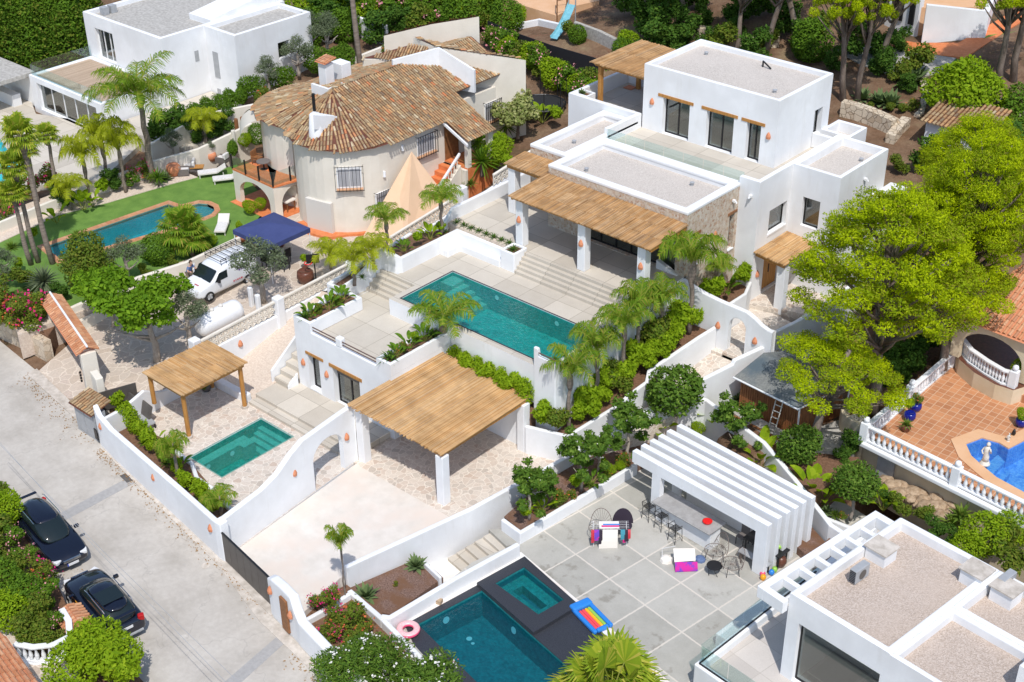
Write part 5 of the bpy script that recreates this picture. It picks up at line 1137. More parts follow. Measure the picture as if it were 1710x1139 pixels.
x,y=P(546,135,8.7);ch=MB().box(x-.35,y-.35,8,x+.35,y+.35,9.9).build('chimney','white_plaster',bh,bevel=.03);mb=MB();tile_slope(mb,[(x-.5,y-.5,10.0),(x+.5,y-.5,10.0),(x+.5,y+.5,10.2),(x-.5,y+.5,10.2)],(0,-1),.2,.3,9);mb.build('chimney_cap',['clay_tiles','terracotta'],ch)
x,y=P(570,118,8.9);MB().box(x-.5,y-.4,8.2,x+.5,y+.4,9.5).build('chimney','white_plaster',bh,bevel=.02)
for pts in([(523,160,9.2),(525,190,9.1),(563,194,8.4)],[(521,139,8.9),(548,148,8.9),(572,138,9.2)]):
 q=[(*P(a,b,z),z)for a,b,z in pts];MB().wallrun(q,.18,[z-.9 for*_,z in q]).build('dormer_wall','white_plaster',bh)
bz=3.75;A0=P(388,281,bz);A1=P(456,312,bz);A2=P(508,293,bz);A3=P(440,250,bz)
arcw=thing('arcade_porch','arched cream porch with a terracotta balcony on top, at the left of the tiled house','porch',(*A1,1.5))
def arcade(p0,p1,name_,n=1):
 p0,p1=Vector(p0),Vector(p1);L=(p1-p0).length;m_=archwall(p0,p1,[(0,bz-.12),(L,bz-.12)],(.55,L-.5,1.5,2.35),.3,1.3,springs=1.0);m_.build(name_,'cream_plaster',arcw,weld=True)
arcade(A0,A1,'arch_wall');arcade(A1,(A1[0]+.2,A1[1]+3.2),'arch_wall')
slab('balcony_floor',[A0,A1,(A1[0]+.6,A1[1]+3.0),(A2[0],A2[1]+.6),A3,(A0[0]+.4,A0[1]+3.6)],[],bz,bz-.12,['terracotta_paint','terracotta'],arcw)
MB().box(A0[0]+.3,A1[1]+3.0,1.5,A1[0],A1[1]+3.2,bz-.13).build('back_wall','cream_plaster',arcw)
slab('porch_floor',[(A0[0]-.1,A0[1]-.4),(A1[0]+.2,A1[1]-.4),(A1[0]+.4,A1[1]+3),(A0[0],A0[1]+3)],[],1.53,1.2,['terracotta_paint','terracotta'],arcw)
rl=MB();pl_=MB()
def rail(p,q,n):
 for k in range(n):
  a=Vector(p).lerp(Vector(q),k/n);b=Vector(p).lerp(Vector(q),(k+.97)/n);c=(a+b)/2
  pl_.obox((c.x,c.y,bz+.5),((b-a).length,.012,.85),math.atan2(b.y-a.y,b.x-a.x));MB().box(a.x-.04,a.y-.04,bz,a.x+.04,a.y+.04,bz+.98).build('rail_post','dark_metal',arcw)
rail(A0,A1,3);rail(A1,(A1[0]+.3,A1[1]+2.6),2);pl_.build('glass_panel','rail_glass',arcw)
def grille_window(c,ang,w,h,label=None,grill='dark_metal',parent=bh,bars=9):
 c=Vector(c);d=Vector((math.cos(ang),math.sin(ang),0));o=Vector((d.y,-d.x,0))
 f=MB();q=c+o*.02;f.obox(q,(w,.10,h),ang);fr=f.build('window','white_paint',parent)
 g_=MB()
 for s_ in(-1,1):k=c+d*s_*w*.235+o*.05;g_.obox(k,(w*.42,.06,h*.84),ang)
 g_.build('glass','curtain',fr);b_=MB()
 for k in range(bars):q=c+d*(-.5+k/(bars-1))*(w+.2)+o*.28;b_.obox(q,(.025,.025,h+.3),ang)
 for z in(-.5,.5):q=c+o*.28+Vector((0,0,z*(h+.2)));b_.obox(q,(w+.25,.03,.03),ang)
 for s_ in(-1,1):
  for z in(-.5,.5):q=c+d*s_*(w*.5+.1)+o*.15+Vector((0,0,z*(h+.2)));b_.obox(q,(.025,.3,.025),ang)
 b_.build('window_grille',grill,fr);s2=MB();q=c+o*.12+Vector((0,0,-h/2-.06));s2.obox(q,(w+.1,.25,.08),ang);s2.build('sill','clay_tiles',fr)
an=math.radians(-43);grille_window((ct_[0]+R_*math.cos(an),ct_[1]+R_*math.sin(an),5.35),an+PI/2,1.5,1.35)
q=onX(710,240,-20.95);grille_window((-20.95,q[1],q[2]),PI/2,1.5,1.2)
q=onX(640,330,-20.95);grille_window((-20.95,q[1],q[2]),PI/2,1.3,.9)
q=onX(820,185,-22.2);grille_window((-22.2,q[1],q[2]),PI/2,1.3,1.3)
for px,py in((670,246),(640,290)):q=onX(px,py,-20.95);MB().lathe((-20.85,q[1],q[2]),[(.1,-.18),(.08,.18)],8).build('wall_lamp','white_plaster',bh)
an=math.radians(-78);MB().obox((ct_[0]+(R_+.02)*math.cos(an),ct_[1]+(R_+.02)*math.sin(an),2.6),(1.9,.25,2.1),an+PI/2).build('garage_door','off_white',bh)
st_=MB()
for a0 in range(-25,-100,-12):
 a,b=math.radians(a0),math.radians(a0-12);st_.prism([(ct_[0]+r*math.cos(t),ct_[1]+r*math.sin(t))for r,t in((R_-.05,a),(R_+(.25 if a0>-60 else.75),a),(R_+(.25 if a0>-48 else.75),b),(R_-.05,b))],1.3,1.66)
st_.build('plinth_step','terracotta_paint',bh)
for an0,rr_ in((-128,1.3),(-158,1.3)):
 an=math.radians(an0);cx_,cy_=c2[0]+3.9*math.cos(an),c2[1]+3.9*math.sin(an);t=Vector((-math.sin(an),math.cos(an),0));o=Vector((math.cos(an),math.sin(an),0));vs=[]
 for k in range(7):
  e=k/6*PI/2
  for s_ in(-1.1,1.1):vs.append(Vector((cx_,cy_,5.55))+t*s_+o*(.1+1.25*math.sin(e))+Vector((0,0,1.2*math.cos(e))))
 MB().add(vs,[(2*k,2*k+1,2*k+3,2*k+2)for k in range(6)]).build('awning','awning',bh,smooth=True)
rs=thing('red_stairs','terracotta coloured outside stairs with a white balustrade leading up to the porch','steps',(-19.7,19,1.5))
for k in range(9):MB().box(-20.9,18.4+k*.37,1,-19.5,21.95-.001*k,1.5+.3*(k+1)).build('step','terracotta_paint',rs)
MB().wallrun([(-19.35,18.3,2.55),(-19.35,21.7,5.3)],.16,[2.42,5.17]).build('handrail','white_plaster',rs)
MB().wallrun([(-19.35,18.3,1.8),(-19.35,21.7,4.5)],.2,[.9,.9]).build('side_wall','cream_plaster',rs)
bl=MB()
for k in range(12):y_=18.5+k*.27;z_=1.85+k*.27*.79;bl.lathe((-19.35,y_,z_),[(.05,0),(.08,.2),(.04,.45),(.06,.62)],6)
bl.build('balusters','cream_plaster',rs)
q=[(-20.75,14.3),(-17.7,15.2),(-17.8,20.4),(-20.8,21.0)];ap=(-20.45,18.65,6.1);tt=MB()
for a,b in zip(q,q[1:]+q[:1]):
 m_=(Vector((*a,1.6))+Vector((*b,1.6)))/2;h_=Vector(ap).lerp(m_,.5)+(Vector((ap[0],ap[1],3.4))-Vector(ap).lerp(m_,.5))*.12
 tt.add([ap,(*a,1.6),h_],[(0,1,2)]);tt.add([ap,h_,(*b,1.6)],[(0,1,2)]);tt.add([h_,(*a,1.6),m_],[(0,1,2)]);tt.add([h_,m_,(*b,1.6)],[(0,1,2)])
tag(tt.build('shade_tent','sail_cloth',smooth=False,origin=(*q[0],1.6)),'peaked cream fabric tent in front of the tiled house wall','tent')
ng=thing('gazebo','navy blue pop-up gazebo on thin white legs with black chairs under it','gazebo',(-22.4,8.9,1.5))
cs=[(-23.9,7.3),(-20.65,7.3),(-20.65,10.4),(-23.9,10.4)]
mb=MB();top=(-22.3,8.85,4.35);z_=3.95
for a,b in zip(cs,cs[1:]+cs[:1]):mb.add([(*a,z_),(*b,z_),top],[(0,1,2)]);mb.add([(*a,z_-.28),(*b,z_-.28),(*b,z_),(*a,z_)],[(0,1,2,3)])
mb.build('canopy','navy_canvas',ng)
for a in cs:c=(a[0]*.97+top[0]*.03,a[1]*.97+top[1]*.03);MB().tube([(*c,1.5),(*c,z_)],.03,6).build('leg','white_paint',ng)
# ---------------------------------------------------------------- far left white villa
tv=thing('white_villa','white flat-roofed villa with weathered grey roof and glass-railed timber terrace, far left','house',(-50,22,1.5))
white_box(tv,[(-57.1,19.8),(-47.3,19.8),(-47.3,31.5),(-57.1,31.5)],1,6.6,7.0,.3,{0:[(1.3,3.6,3.6,6.0)]},roof='worn_concrete')
pane_window(tv,(-57.1,19.8),(-47.3,19.8),1.3,3.6,3.6,6.0,.28,2,fm='white_paint')
white_box(tv,[(-47.299,23.7),(-43.7,23.7),(-43.7,31.0),(-47.299,31.0)],1,6.6,7.0,.3,{1:[(3.9,5.0,4.1,5.4)]},roof='worn_concrete')
pane_window(tv,(-43.7,23.7),(-43.7,31.0),3.9,5.0,4.1,5.4,.28,0,fm='white_paint')
for(u,z0,z1,w2)in((.75,3.2,5.2,.6),(.8,1.9,2.3,.4)):MB().box(-47.3+u,23.66,z0,-47.3+u+w2,23.72,z1).build('window','grey_metal',tv)
MB().box(-47.33,22.6,4.5,-47.27,22.95,5.3).build('window','grey_metal',tv)
MB().wallrun([(-48.9,24.6,7.1),(-48.9,31.2,8.0)],2.6,[6.6,6.6]).build('roof_light_box','white_plaster',tv)
MB().obox((-50.6,28.8,7.15),(1.0,2.2,.06),.0,0,.35).build('solar_panel','solar',tv)
for y in(20.8,21.5):MB().box(-56.3,y,6.66,-55.8,y+.5,7.25).build('roof_unit','grey_metal',tv)
lv=[(-56.9,14.3),(-47.6,14.3),(-47.6,19.75),(-56.9,19.75)]
white_box(tv,lv,.2,3.4,3.55,.35,{0:[(.9,8.6,1.0,3.1)]},roof=None)
slab('terrace_deck',inset(lv,.34),[],3.45,3.2,'timber_deck',tv)
pane_window(tv,lv[0],lv[1],.9,8.6,1.0,3.1,.28,4,fm='white_paint')
g1=MB()
for k in range(7):g1.box(-56.7+k*1.3,14.42,3.6,-56.7+k*1.3+1.27,14.44,4.4)
for k in range(4):g1.box(-56.75,14.6+k*1.28,3.6,-56.73,14.6+k*1.28+1.25,4.4)
g1.build('glass_panel','rail_glass',tv)
slab('ramp_terrace',[(-47.5,14.6),(-40,15.5),(-38.5,20),(-43.6,23.6),(-47.25,23.6),(-47.25,19.8)],[],1.9,0,['beige_paving','white_plaster'],tv)
pv=thing('pool_pavilion','small white open-fronted pavilion cut by the left edge','pavilion',(-60,12,1))
MB().box(-64,9.5,3.2,-57.2,15.0,3.55).build('roof','worn_concrete',pv,bevel=.03);MB().box(-57.7,9.8,.8,-57.3,10.2,3.2).build('pillar','white_plaster',pv);MB().box(-64,14.6,.8,-57.3,14.9,3.2).build('wall','white_plaster',pv)
MB().box(-60.5,13.2,1,-58,13.9,1.9).build('counter','white_plaster',pv)
tp=PP([(-80,225),(0,232),(42,292),(-60,340)],1.0)
slab('pool_deck',PP([(-120,120),(30,110),(60,190),(160,205),(235,240),(170,300),(60,310),(-60,380),(-140,300)],1.0),[tp],1.0,0,['beige_paving','soil'],kind='structure')
pool('bright turquoise pool cut by the left edge in front of the far white villa',tp,1.0,1.3,'basin_aqua','pool_water_clear')
# ---------------------------------------------------------------- second plot with the dark pool (rotated about 7.5 degrees)
LZ=-.5;ra=math.radians(-7.6);ca,sa=math.cos(ra),math.sin(ra)
def L2(u,v):return(8.45+u*ca-v*sa,1.71+u*sa+v*ca)
def V2(u,v,z):return(*L2(u,v),z)
def rect2(u0,v0,u1,v1):return[L2(u0,v0),L2(u1,v0),L2(u1,v1),L2(u0,v1)]
pin=PP([(697.6,1042.5),(804.6,986),(891,1063),(939,1105),(1060,1215),(950,1290)],LZ)
spa_t=PP([(796,973),(876,929),(967,1010),(891,1056)],-.3);spa_i=PP([(827,974),(875,947),(942,1001),(899,1026)],-.3)
cop_o=PP([(674,1040),(797,974),(876,930),(1010,1048),(1200,1230),(980,1400),(690,1075)],LZ)
ter=PP([(790,938),(869,905),(1063,782),(1180,700),(1460,870),(1500,1250),(900,1500),(660,1040)],LZ)
slab('pool_deck',ter,[cop_o],LZ,-1.6,['lot_concrete','white_plaster'],kind='structure')
slab('pool_surround',inset(ccw(cop_o),.003),[pin,inset(ccw(spa_t),.06)],LZ+.004,-1.2,['black_granite','black_granite'],kind='structure')
tag(MB().prism(PP([(640,1046),(700,1018),(790,968),(870,922),(1010,1040),(1130,1150),(1110,1160),(1000,1050),(876,934),(797,977),(674,1044)],LZ),LZ-.1,LZ+.008).build('paving_strip','aged_white'),kind='structure')
r=thing('swimming_pool','large deep blue pool edged in black granite, bottom centre','pool',(*P(820,1080,LZ),LZ));n=len(pin);pc=ccw(pin)
MB().add([(*p,LZ)for p in inset(pc,.01)]+[(*p,LZ-1.45)for p in inset(pc,.01)],[(i,(i+1)%n,n+(i+1)%n,n+i)for i in range(n)]+[tuple(n+i for i in range(n))]).build('basin','basin_blue',r)
MB().add([(*p,LZ-.10)for p in inset(pc,.012)],[tuple(range(n))]).build('water','pool_water_blue',r)
a,b=Vector(P(697.6,1042.5,LZ)),Vector(P(804.6,986,LZ));c_=Vector(P(939,1105,LZ))
def disc(mat,c,nrm,rad,parent,name,n=12):
 nrm=Vector(nrm).normalized();u=nrm.orthogonal().normalized();v=nrm.cross(u);MB().add([Vector(c)+u*rad*math.cos(q*2*PI/n)+v*rad*math.sin(q*2*PI/n)for q in range(n)],[tuple(range(n))]).build(name,mat,parent)
d=(b-a).normalized();nn=Vector((d.y,-d.x));q=a.lerp(b,.42)+nn*.05;disc('lamp_lens',(q.x,q.y,LZ-.55),(nn.x,nn.y,.2),.17,r,'pool_light')
d=(c_-b).normalized();nn=Vector((d.y,-d.x));q=b.lerp(c_,.42)+nn*.05;disc('lamp_lens',(q.x,q.y,LZ-.6),(nn.x,nn.y,.2),.17,r,'pool_light')
disc('lamp_lens',(*P(784,1080,LZ-1.9),LZ-1.43),(0,0,1),.13,r,'drain');disc('lamp_lens',(*P(790,1088,LZ-1.9),LZ-1.43),(0,0,1),.08,r,'drain')
sp=thing('spa_pool','raised square black granite spa pool with glints beside the deep blue pool','pool',(*P(880,990,-.3),LZ));sc_,si_=ccw(spa_t),ccw(spa_i)
k=len(sc_);slab('granite_rim',sc_,[si_],-.3,-1.45,['black_granite','black_granite'],sp)
ii=inset(si_,.01);MB().add([(*p,-.31)for p in ii]+[(*p,-1.2)for p in ii],[(i,(i+1)%4,4+(i+1)%4,4+i)for i in range(4)]+[(4,5,6,7)]).build('basin','basin_blue',sp)
seat=MB().ring(inset(si_,.015),.5,-1.19,-.72);seat.build('bench','basin_green',sp)
MB().add([(*p,-.42)for p in inset(si_,.012)],[(0,1,2,3)]).build('water','pool_water_blue',sp)
def lwall(label,pts,t=.24,z0=-1.6,mat='white_plaster',**k):return gwall(label,MB().wallrun(pts,t,z0),mat,**k)
bw=[(576,946,.6),(786,849,.6),(865,806,.62),(932,770,.62),(963,752,.62),(1010,728,.75),(1043,713,.9)]
lwall('long white wall dividing the driveway from the plot with the dark pool',[(*P(a,b,z),z)for a,b,z in bw]+[(3.15,11.2,1.3),(4.2,12.6,1.9)])
lwall('white wall along the top edge of the deep blue pool',[(*P(a,b,z),z)for a,b,z in((636,1028,.15),(651,1030,.15),(760,965,.2),(866,907,.2))],z0=-1.4)
lwall('white wall bounding the gravel bed of the agaves on the left',[(*P(a,b,z),z)for a,b,z in((583,985,-.1),(612,1010,.0),(640,1034,.15))],z0=-1.2)
lwall('white wall between the oleander bed and the dark pool',[(*P(a,b,z),z)for a,b,z in((640,1034,.15),(690,1085,.0),(770,1170,-.1),(900,1300,-.1))],z0=-1.6)
lwall('small white kerb wall beside the upper agave',[(*P(a,b,z),z)for a,b,z in((704,934,-.25),(736,964,-.2))],.14)
sheet('gravel_bed',PP([(580,985),(702,932),(740,966),(655,1028),(635,1024)],-.55),-.5,'bark_mulch',-1.4)
sheet('soil_bed',PP([(470,1040),(580,985),(640,1034),(700,1110),(800,1240),(600,1300)],-.6),-.3,'soil',-1.4)
lwall('low white wall bounding the bougainvillea bed near the gate wall',[(*P(a,b,z),z)for a,b,z in((500,1040,.0),(545,1015,.0),(584,990,.0))],.2,-1)
ls=thing('garden_steps','five pale steps between two white walls left of the concrete terrace','steps',(*P(800,915,-.7),-1.4))
for k_ in range(6):
 p0_,p1_=P(816-15*k_+12,886+9*k_-6,LZ-.17*k_),P(846-15*k_+12,912+9*k_-6,LZ-.17*k_)
 e0,e1=P(816-15*(k_+1)+6,886+9*(k_+1)-4,LZ-.17*k_),P(846-15*(k_+1)+6,912+9*(k_+1)-4,LZ-.17*k_)
 MB().prism([p0_,p1_,e1,e0],-2.2,LZ-.17*k_-.17).build('step','beige_paving',ls,bevel=.01)
sheet('stair_landing',[P(816,884,LZ),P(846,912,LZ),P(880,905,LZ),P(860,880,LZ)],LZ-.002,'lot_concrete',-1.4)
sheet('stair_landing',PP([(690,950),(735,985),(790,960),(745,915)],-1.5),-1.5,'aged_white',-1.9)
pa,pb=P(869,888,.12),P(1063,773,.12)
lwall('low white planter wall along the left edge of the concrete terrace',[(*P(839,866,.12),.12),(*pa,.12),(*pb,.12)],.2,-1.2)
sheet('soil_bed',PP([(842,862),(869,886),(1075,768),(1200,690),(1160,660),(1043,716),(963,756)],0),-.02,'bark_mulch',-1)
lwall('white wall behind the slatted pergola, below the shed',[(4.2,12.6,1.9),(5.4,13.2,1.9),(9.2,12.6,1.4),(11.5,11.6,1.0),(14.5,9.9,.8),(17.5,9.3,.8),(24,8.4,.8)],.24,-1.5)
sheet('soil_bed',[(4.5,12.7),(9,12.2),(11.4,11.3),(14.4,9.7),(24,8.2),(24,7.4),(14.4,8.3),(7,10.9),(4.3,11.2)],-.1,'bark_mulch',-1)
lwall('low white planter wall right of the slatted pergola',[(*P(a,b,z),z)for a,b,z in((1352,853,0),(1420,880,0),(1440,888,0))],.2,-1.2)
fp=thing('slatted_pergola','white concrete pergola of six long fins over the outdoor kitchen','pergola',(*P(1160,860,LZ),LZ))
tops_l=[(1056,753),(1070,744),(1085,736),(1099,728),(1113,720),(1130,711)];tops_r=[(1283,879),(1300,867),(1314,858),(1328,850),(1341,841),(1356,833)]
for i,(a,b)in enumerate(zip(tops_l,tops_r)):
 zt=2.35;p=Vector(P(*a,zt));q=Vector(P(*b,zt));L=(q-p).length;d=(q-p).normalized();an=math.atan2(d.y,d.x);t=.29;nin=Vector((-d.y,d.x));c=(p+q)/2+nin*t/2
 m_=MB();X=lambda u,z,k:(*(p+d*u+nin*k*t),z);prof=[(0,zt),(L,zt),(L,LZ),(L-.62,LZ),(L-.62,zt-.62),(0,zt-.62)]
 vs=[X(u,z,0)for u,z in prof]+[X(u,z,1)for u,z in prof];m_.add(vs,[(5,4,1,0),(4,3,2,1),(6,7,10,11),(7,8,9,10)]+[(k,(k+1)%6,6+(k+1)%6,6+k)for k in range(6)]);m_.build('fin','white_plaster',fp,bevel=.015)
 if i==0:FP0,FD,FN=p.copy(),d.copy(),nin.copy()
def KF(u,v):return tuple(FP0+FD*u+FN*v)
def kbox(mb,u0,v0,z0,u1,v1,z1):return mb.prism([KF(u0,v0),KF(u1,v0),KF(u1,v1),KF(u0,v1)],z0,z1)
FW=(Vector(P(1130,711,2.35))-Vector(P(1056,753,2.35))).length
kbox(MB(),1.25,.0,LZ,1.75,.292,1.727).build('leg','white_plaster',fp);kbox(MB(),1.25,FW*.5,LZ,1.7,FW*.5+.2,1.73).build('leg','white_plaster',fp);kbox(MB(),1.25,FW-.1,LZ,1.7,FW+.1,1.73).build('leg','white_plaster',fp)
kbox(MB(),5.2,FW-.4,LZ,5.6,FW-.2,1.73).build('leg','white_plaster',fp)
ok_=thing('outdoor_kitchen','white bar counter with grey worktop under the fins of the pergola','kitchen counter',(*KF(3,.5),LZ))
kbox(MB(),1.76,-.25,LZ,5.0,.45,.55).build('counter','white_plaster',ok_,bevel=.01);kbox(MB(),1.7,-.5,.55,5.1,.75,.62).build('worktop','worktop',ok_,bevel=.01)
kbox(MB(),1.9,FW-1.2,LZ,6.2,FW-.5,.4).build('counter','white_plaster',ok_);kbox(MB(),1.85,FW-1.25,.4,6.2,FW-.5,.46).build('worktop','worktop',ok_)
x,y=KF(4.5,.1);o=MB().lathe((x,y,.62),[(.06,0),(.19,.05),(.23,.12),(.19,.11),(.08,.05)],16).build('bowl','red_plastic',smooth=True,origin=(x,y,.62));tag(o,'bright red bowl on the end of the outdoor bar counter','bowl')
# ---------------------------------------------------------------- villa bottom right
bv=thing('corner_villa','white villa with pinkish gravel roofs and beam pergola, cut by the bottom right corner','house',(19,3,.5))
zt=4.7;ta,tb=math.radians(-6.5),0
A_=Vector(P(1319.5,989,zt));Bk=Vector(P(1504,863,zt));Fr=Vector(P(1565,1139,zt));ux=(Fr-A_).normalized();uy=(Bk-A_).normalized();WY=(Bk-A_).length
def W(u,v):return tuple(A_+ux*u+uy*v)
mid=4.45
white_box(bv,[W(0,0),W(mid,0),W(mid,WY),W(0,WY)],.5,4.2,zt,.26,{0:[(.55,4.2,.55,3.5)]},roof='roof_gravel_pink')
white_box(bv,[W(mid+.001,0),W(14,0),W(14,WY*.55),W(mid+.001,WY*.55)],.5,4.2,zt-.05,.22,{0:[(1.7,5.5,.55,3.4)]},roof='roof_gravel_pink')
white_box(bv,[W(mid+.001,WY*.55+.001),W(8.6,WY*.55+.001),W(8.6,WY),W(mid+.001,WY)],.5,4.15,zt,.24,roof='roof_gravel_pink')
white_box(bv,[W(8.2,1.9),W(14,1.9),W(14,6.2),W(8.2,6.2)],4.1,5.3,5.6,.24,roof='roof_gravel_pink')
pane_window(bv,W(0,0),W(mid,0),.55,4.2,.55,3.5,.25,0,fw=.05);pane_window(bv,W(mid,0),W(14,0),1.7,5.5,.55,3.4,.25,1)
for(u,v,z)in((.75,4.6,4.7),(4.0,WY-.85,4.75),(5.3,WY-.85,4.7)):
 c=W(u,v);k_=MB().obox((*c,z-.2),(.9,.8,.7),ra).build('vent_box','white_plaster',bv);MB().obox((*c,z+.18),(1.05,.95,.06),ra).build('vent_cap','kerb_concrete',k_)
def ac_unit(u,v,label):
 c=Vector(W(u,v));r=thing('air_conditioner',label,'air conditioner',(*c,4.25),0,'air conditioners on the corner villa roof')
 MB().obox((*c,4.62),(.32,.85,.62),ra).build('casing','grey_metal',r,bevel=.02);s=MB()
 for k in range(7):s.obox((*(c-uy*.43),4.38+k*.08),(.27,.015,.045),ra)
 s.build('grille','dark_metal',r);q=c+ux*.165;mb=MB();vs=[(q.x+uy.x*.22*math.cos(t),q.y+uy.y*.22*math.cos(t),4.6+.22*math.sin(t))for t in np.linspace(0,2*PI,14,False)];mb.add(vs,[tuple(range(14))]);mb.build('fan','gate_metal',r)
ac_unit(.95,2.95,'grey air conditioner on the larger gravel roof, beside a vent box');ac_unit(4.95,6.6,'grey air conditioner on the smaller back gravel roof, beside the parapet')
zb_=4.35;o1,o2=P(1265,978,zb_),P(1462,852,zb_);i1,i2=W(0,0),W(0,WY)
pb_=MB();pv_=(Vector(o2)-Vector(o1)).normalized();nv=Vector((pv_.y,-pv_.x));LW=(Vector(o2)-Vector(o1)).length
def fr_(u0,v0,u1,v1,z0,z1):a=Vector(o1);return MB().prism([tuple(a+pv_*v0+nv*u0),tuple(a+pv_*v0+nv*u1),tuple(a+pv_*v1+nv*u1),tuple(a+pv_*v1+nv*u0)],z0,z1)
WW=(Vector(i1)-Vector(o1)).dot(nv)
fr_(0,0,.32,LW,zb_-.55,zb_).build('beam','white_plaster',bv,bevel=.02);fr_(.321,0,WW-.002,.3,zb_-.55,zb_-.002).build('beam','white_plaster',bv,bevel=.02);fr_(.321,LW-.35,WW-.002,LW,zb_-.55,zb_-.002).build('beam','white_plaster',bv,bevel=.02)
for k in range(6):v=.3+(LW-.6)*(k+1)/7;fr_(.321,v-.11,WW-.002,v+.11,zb_-.45,zb_-.08).build('cross_beam','white_plaster',bv,bevel=.015)
e0,e1=P(1168,1108,.9),P(1305,1000,.9);vt=[e0,(Vector(e0)+(Vector(e1)-Vector(e0))*2.4)[:],W(0,WY),W(0,0),W(14,0),(Vector(e0)+ux*14)[:]]
slab('villa_terrace',vt,[],.5,-1.4,['villa_tiles','white_plaster'],kind='structure',mside=1)
lwall('white parapet under the glass rail of the corner villa terrace',[(*(Vector(e0)+ux*9),.88),(*e0,.88),(*(Vector(e0)+(Vector(e1)-Vector(e0))*2.3),.88)],.3,-1.6)
gr=thing('glass_balustrade','clear glass balustrade on the parapet of the corner villa terrace','balustrade',(*e0,.88));g_=MB()
dv=(Vector(e1)-Vector(e0)).normalized()
for k in range(6):c=Vector(e0)+dv*(.03+1.35*k+.66);g_.obox((*c,1.38),(1.31,.02,.98),math.atan2(dv.y,dv.x))
for k in range(5):c=Vector(e0)+ux*(.05+1.35*k+.68);g_.obox((*c,1.38),(1.31,.02,.98),math.atan2(ux.y,ux.x))
g_.build('glass_panel','rail_glass',gr);MB().obox((*(Vector(e0)+dv*3.9),.905),(7.8,.06,.05),math.atan2(dv.y,dv.x)).build('bottom_rail','dark_metal',gr);MB().obox((*(Vector(e0)+ux*3.4),.905),(6.8,.06,.05),math.atan2(ux.y,ux.x)).build('bottom_rail','dark_metal',gr)
c=Vector(P(1215,1040,LZ));lwall('low white block against the corner villa terrace',[(*P(1203,1062,.2),.2),(*P(1280,1004,.2),.2)],.5,LZ-.2,name='planter_block',cat='block')
sheet('soil_bed',[(14.6,8.1),(24,7.2),(24,9.0),(14.6,9.7)],.2,'bark_mulch',-1)
# ---------------------------------------------------------------- right-hand villa with terracotta terrace
TZ=1.9
tp_o=PP([(1442,712),(1605,800),(1720,858),(1900,950),(1900,700),(1720,655),(1650,640),(1600,600),(1592,600)],TZ)
rp=PP([(1613,742),(1640,732),(1668,740),(1684,750),(1800,690),(1840,830),(1760,850),(1664,798),(1640,778),(1622,762)],TZ)
slab('terracotta_terrace',[P(1440,722,TZ),P(1605,812,TZ),P(1725,872,TZ),P(1900,965,TZ),P(1900,640,TZ),P(1690,570,TZ),P(1600,560,TZ),P(1585,600,TZ)],[rp],TZ,-1.5,['terracotta_tiles','yellow_cream'],kind='structure',mside=1)
rpool=thing('swimming_pool','royal blue pool with peach stone coping on the terracotta terrace','pool',(*P(1690,770,TZ),TZ));rc=ccw(rp);k=len(rc)
MB().add([(*p,TZ)for p in inset(rc,.01)]+[(*p,TZ-1.1)for p in inset(rc,.01)],[(i,(i+1)%k,k+(i+1)%k,k+i)for i in range(k)]+[tuple(k+i for i in range(k))]).build('basin','basin_royal',rpool)
MB().add([(*p,TZ-.08)for p in inset(rc,.012)],[tuple(range(k))]).build('water','pool_water_clear',rpool)
MB().ring(inset(rc,-.62),.61,TZ-.02,TZ+.05).build('coping','peach_plaster',rpool)
for j in range(3):MB().prism([P(1640+14*j,776+10*j,TZ),P(1668+10*j,752+14*j,TZ),P(1680+10*j,764+12*j,TZ),P(1654+14*j,790+8*j,TZ)],TZ-1.09,TZ-.25-.25*j).build('pool_step','basin_royal',rpool)
def balustrade(label,pts,n,h=.85,mat='white_plaster',piers=()):
 """pts 3D base points; n balusters"""
 r=thing('balustrade',label,'balustrade',pts[0]);L=[0]
 for a,b in zip(pts,pts[1:]):L.append(L[-1]+(Vector(b)-Vector(a)).length)
 def at(s):
  for i in range(len(pts)-1):
   if s<=L[i+1]+1e-6:t=(s-L[i])/(L[i+1]-L[i]);return Vector(pts[i]).lerp(Vector(pts[i+1]),t)
  return Vector(pts[-1])
 for k in range(n):
  p=at(L[-1]*(k+.5)/n);MB().lathe(tuple(p),[(.075,.08),(.05,.14),(.10,.26),(.085,.36),(.04,.55),(.07,.62),(.07,h-.1)],8).build('baluster',mat,r,smooth=True)
 MB().wallrun([(p[0],p[1],p[2]+.08)for p in pts],.24,[p[2]-.0 for p in pts]).build('base_rail',mat,r);MB().wallrun([(p[0],p[1],p[2]+h)for p in pts],.26,[p[2]+h-.1 for p in pts]).build('top_rail',mat,r,bevel=.02)
 for s in piers:
  p=at(L[-1]*s);m_=MB().box(p.x-.2,p.y-.2,p.z-.1,p.x+.2,p.y+.2,p.z+h+.1).build('pier',mat,r,bevel=.02);MB().lathe((p.x,p.y,p.z+h+.1),[(.05,0),(.13,.06),(.16,.16),(.12,.27),(.02,.31)],10).build('ball',mat,m_,smooth=True)
 return r
q0,q1,q2=(*P(1443,733,TZ),TZ),(*P(1603,812,TZ),TZ),(*P(1900,962,TZ),TZ)
balustrade('white balustrade along the front edge of the terracotta terrace',[q0,q1,q2],44,piers=(0.0,.36))
balustrade('white balustrade climbing the left side of the terracotta terrace',[(*P(1450,730,TZ),TZ),(*P(1513,675,TZ),TZ+.0),(*P(1588,610,TZ),TZ+.0)],30,piers=(.48,1.0))
MB_=MB().wallrun([(q0[0]-.1,q0[1]-.15,TZ-.05),(q1[0]-.05,q1[1]-.2,TZ-.05),(q2[0],q2[1]-.2,TZ-.05)],.3,TZ-.28);gwall('white ledge under the front balustrade of the terracotta terrace',MB_,name='ledge',cat='ledge')
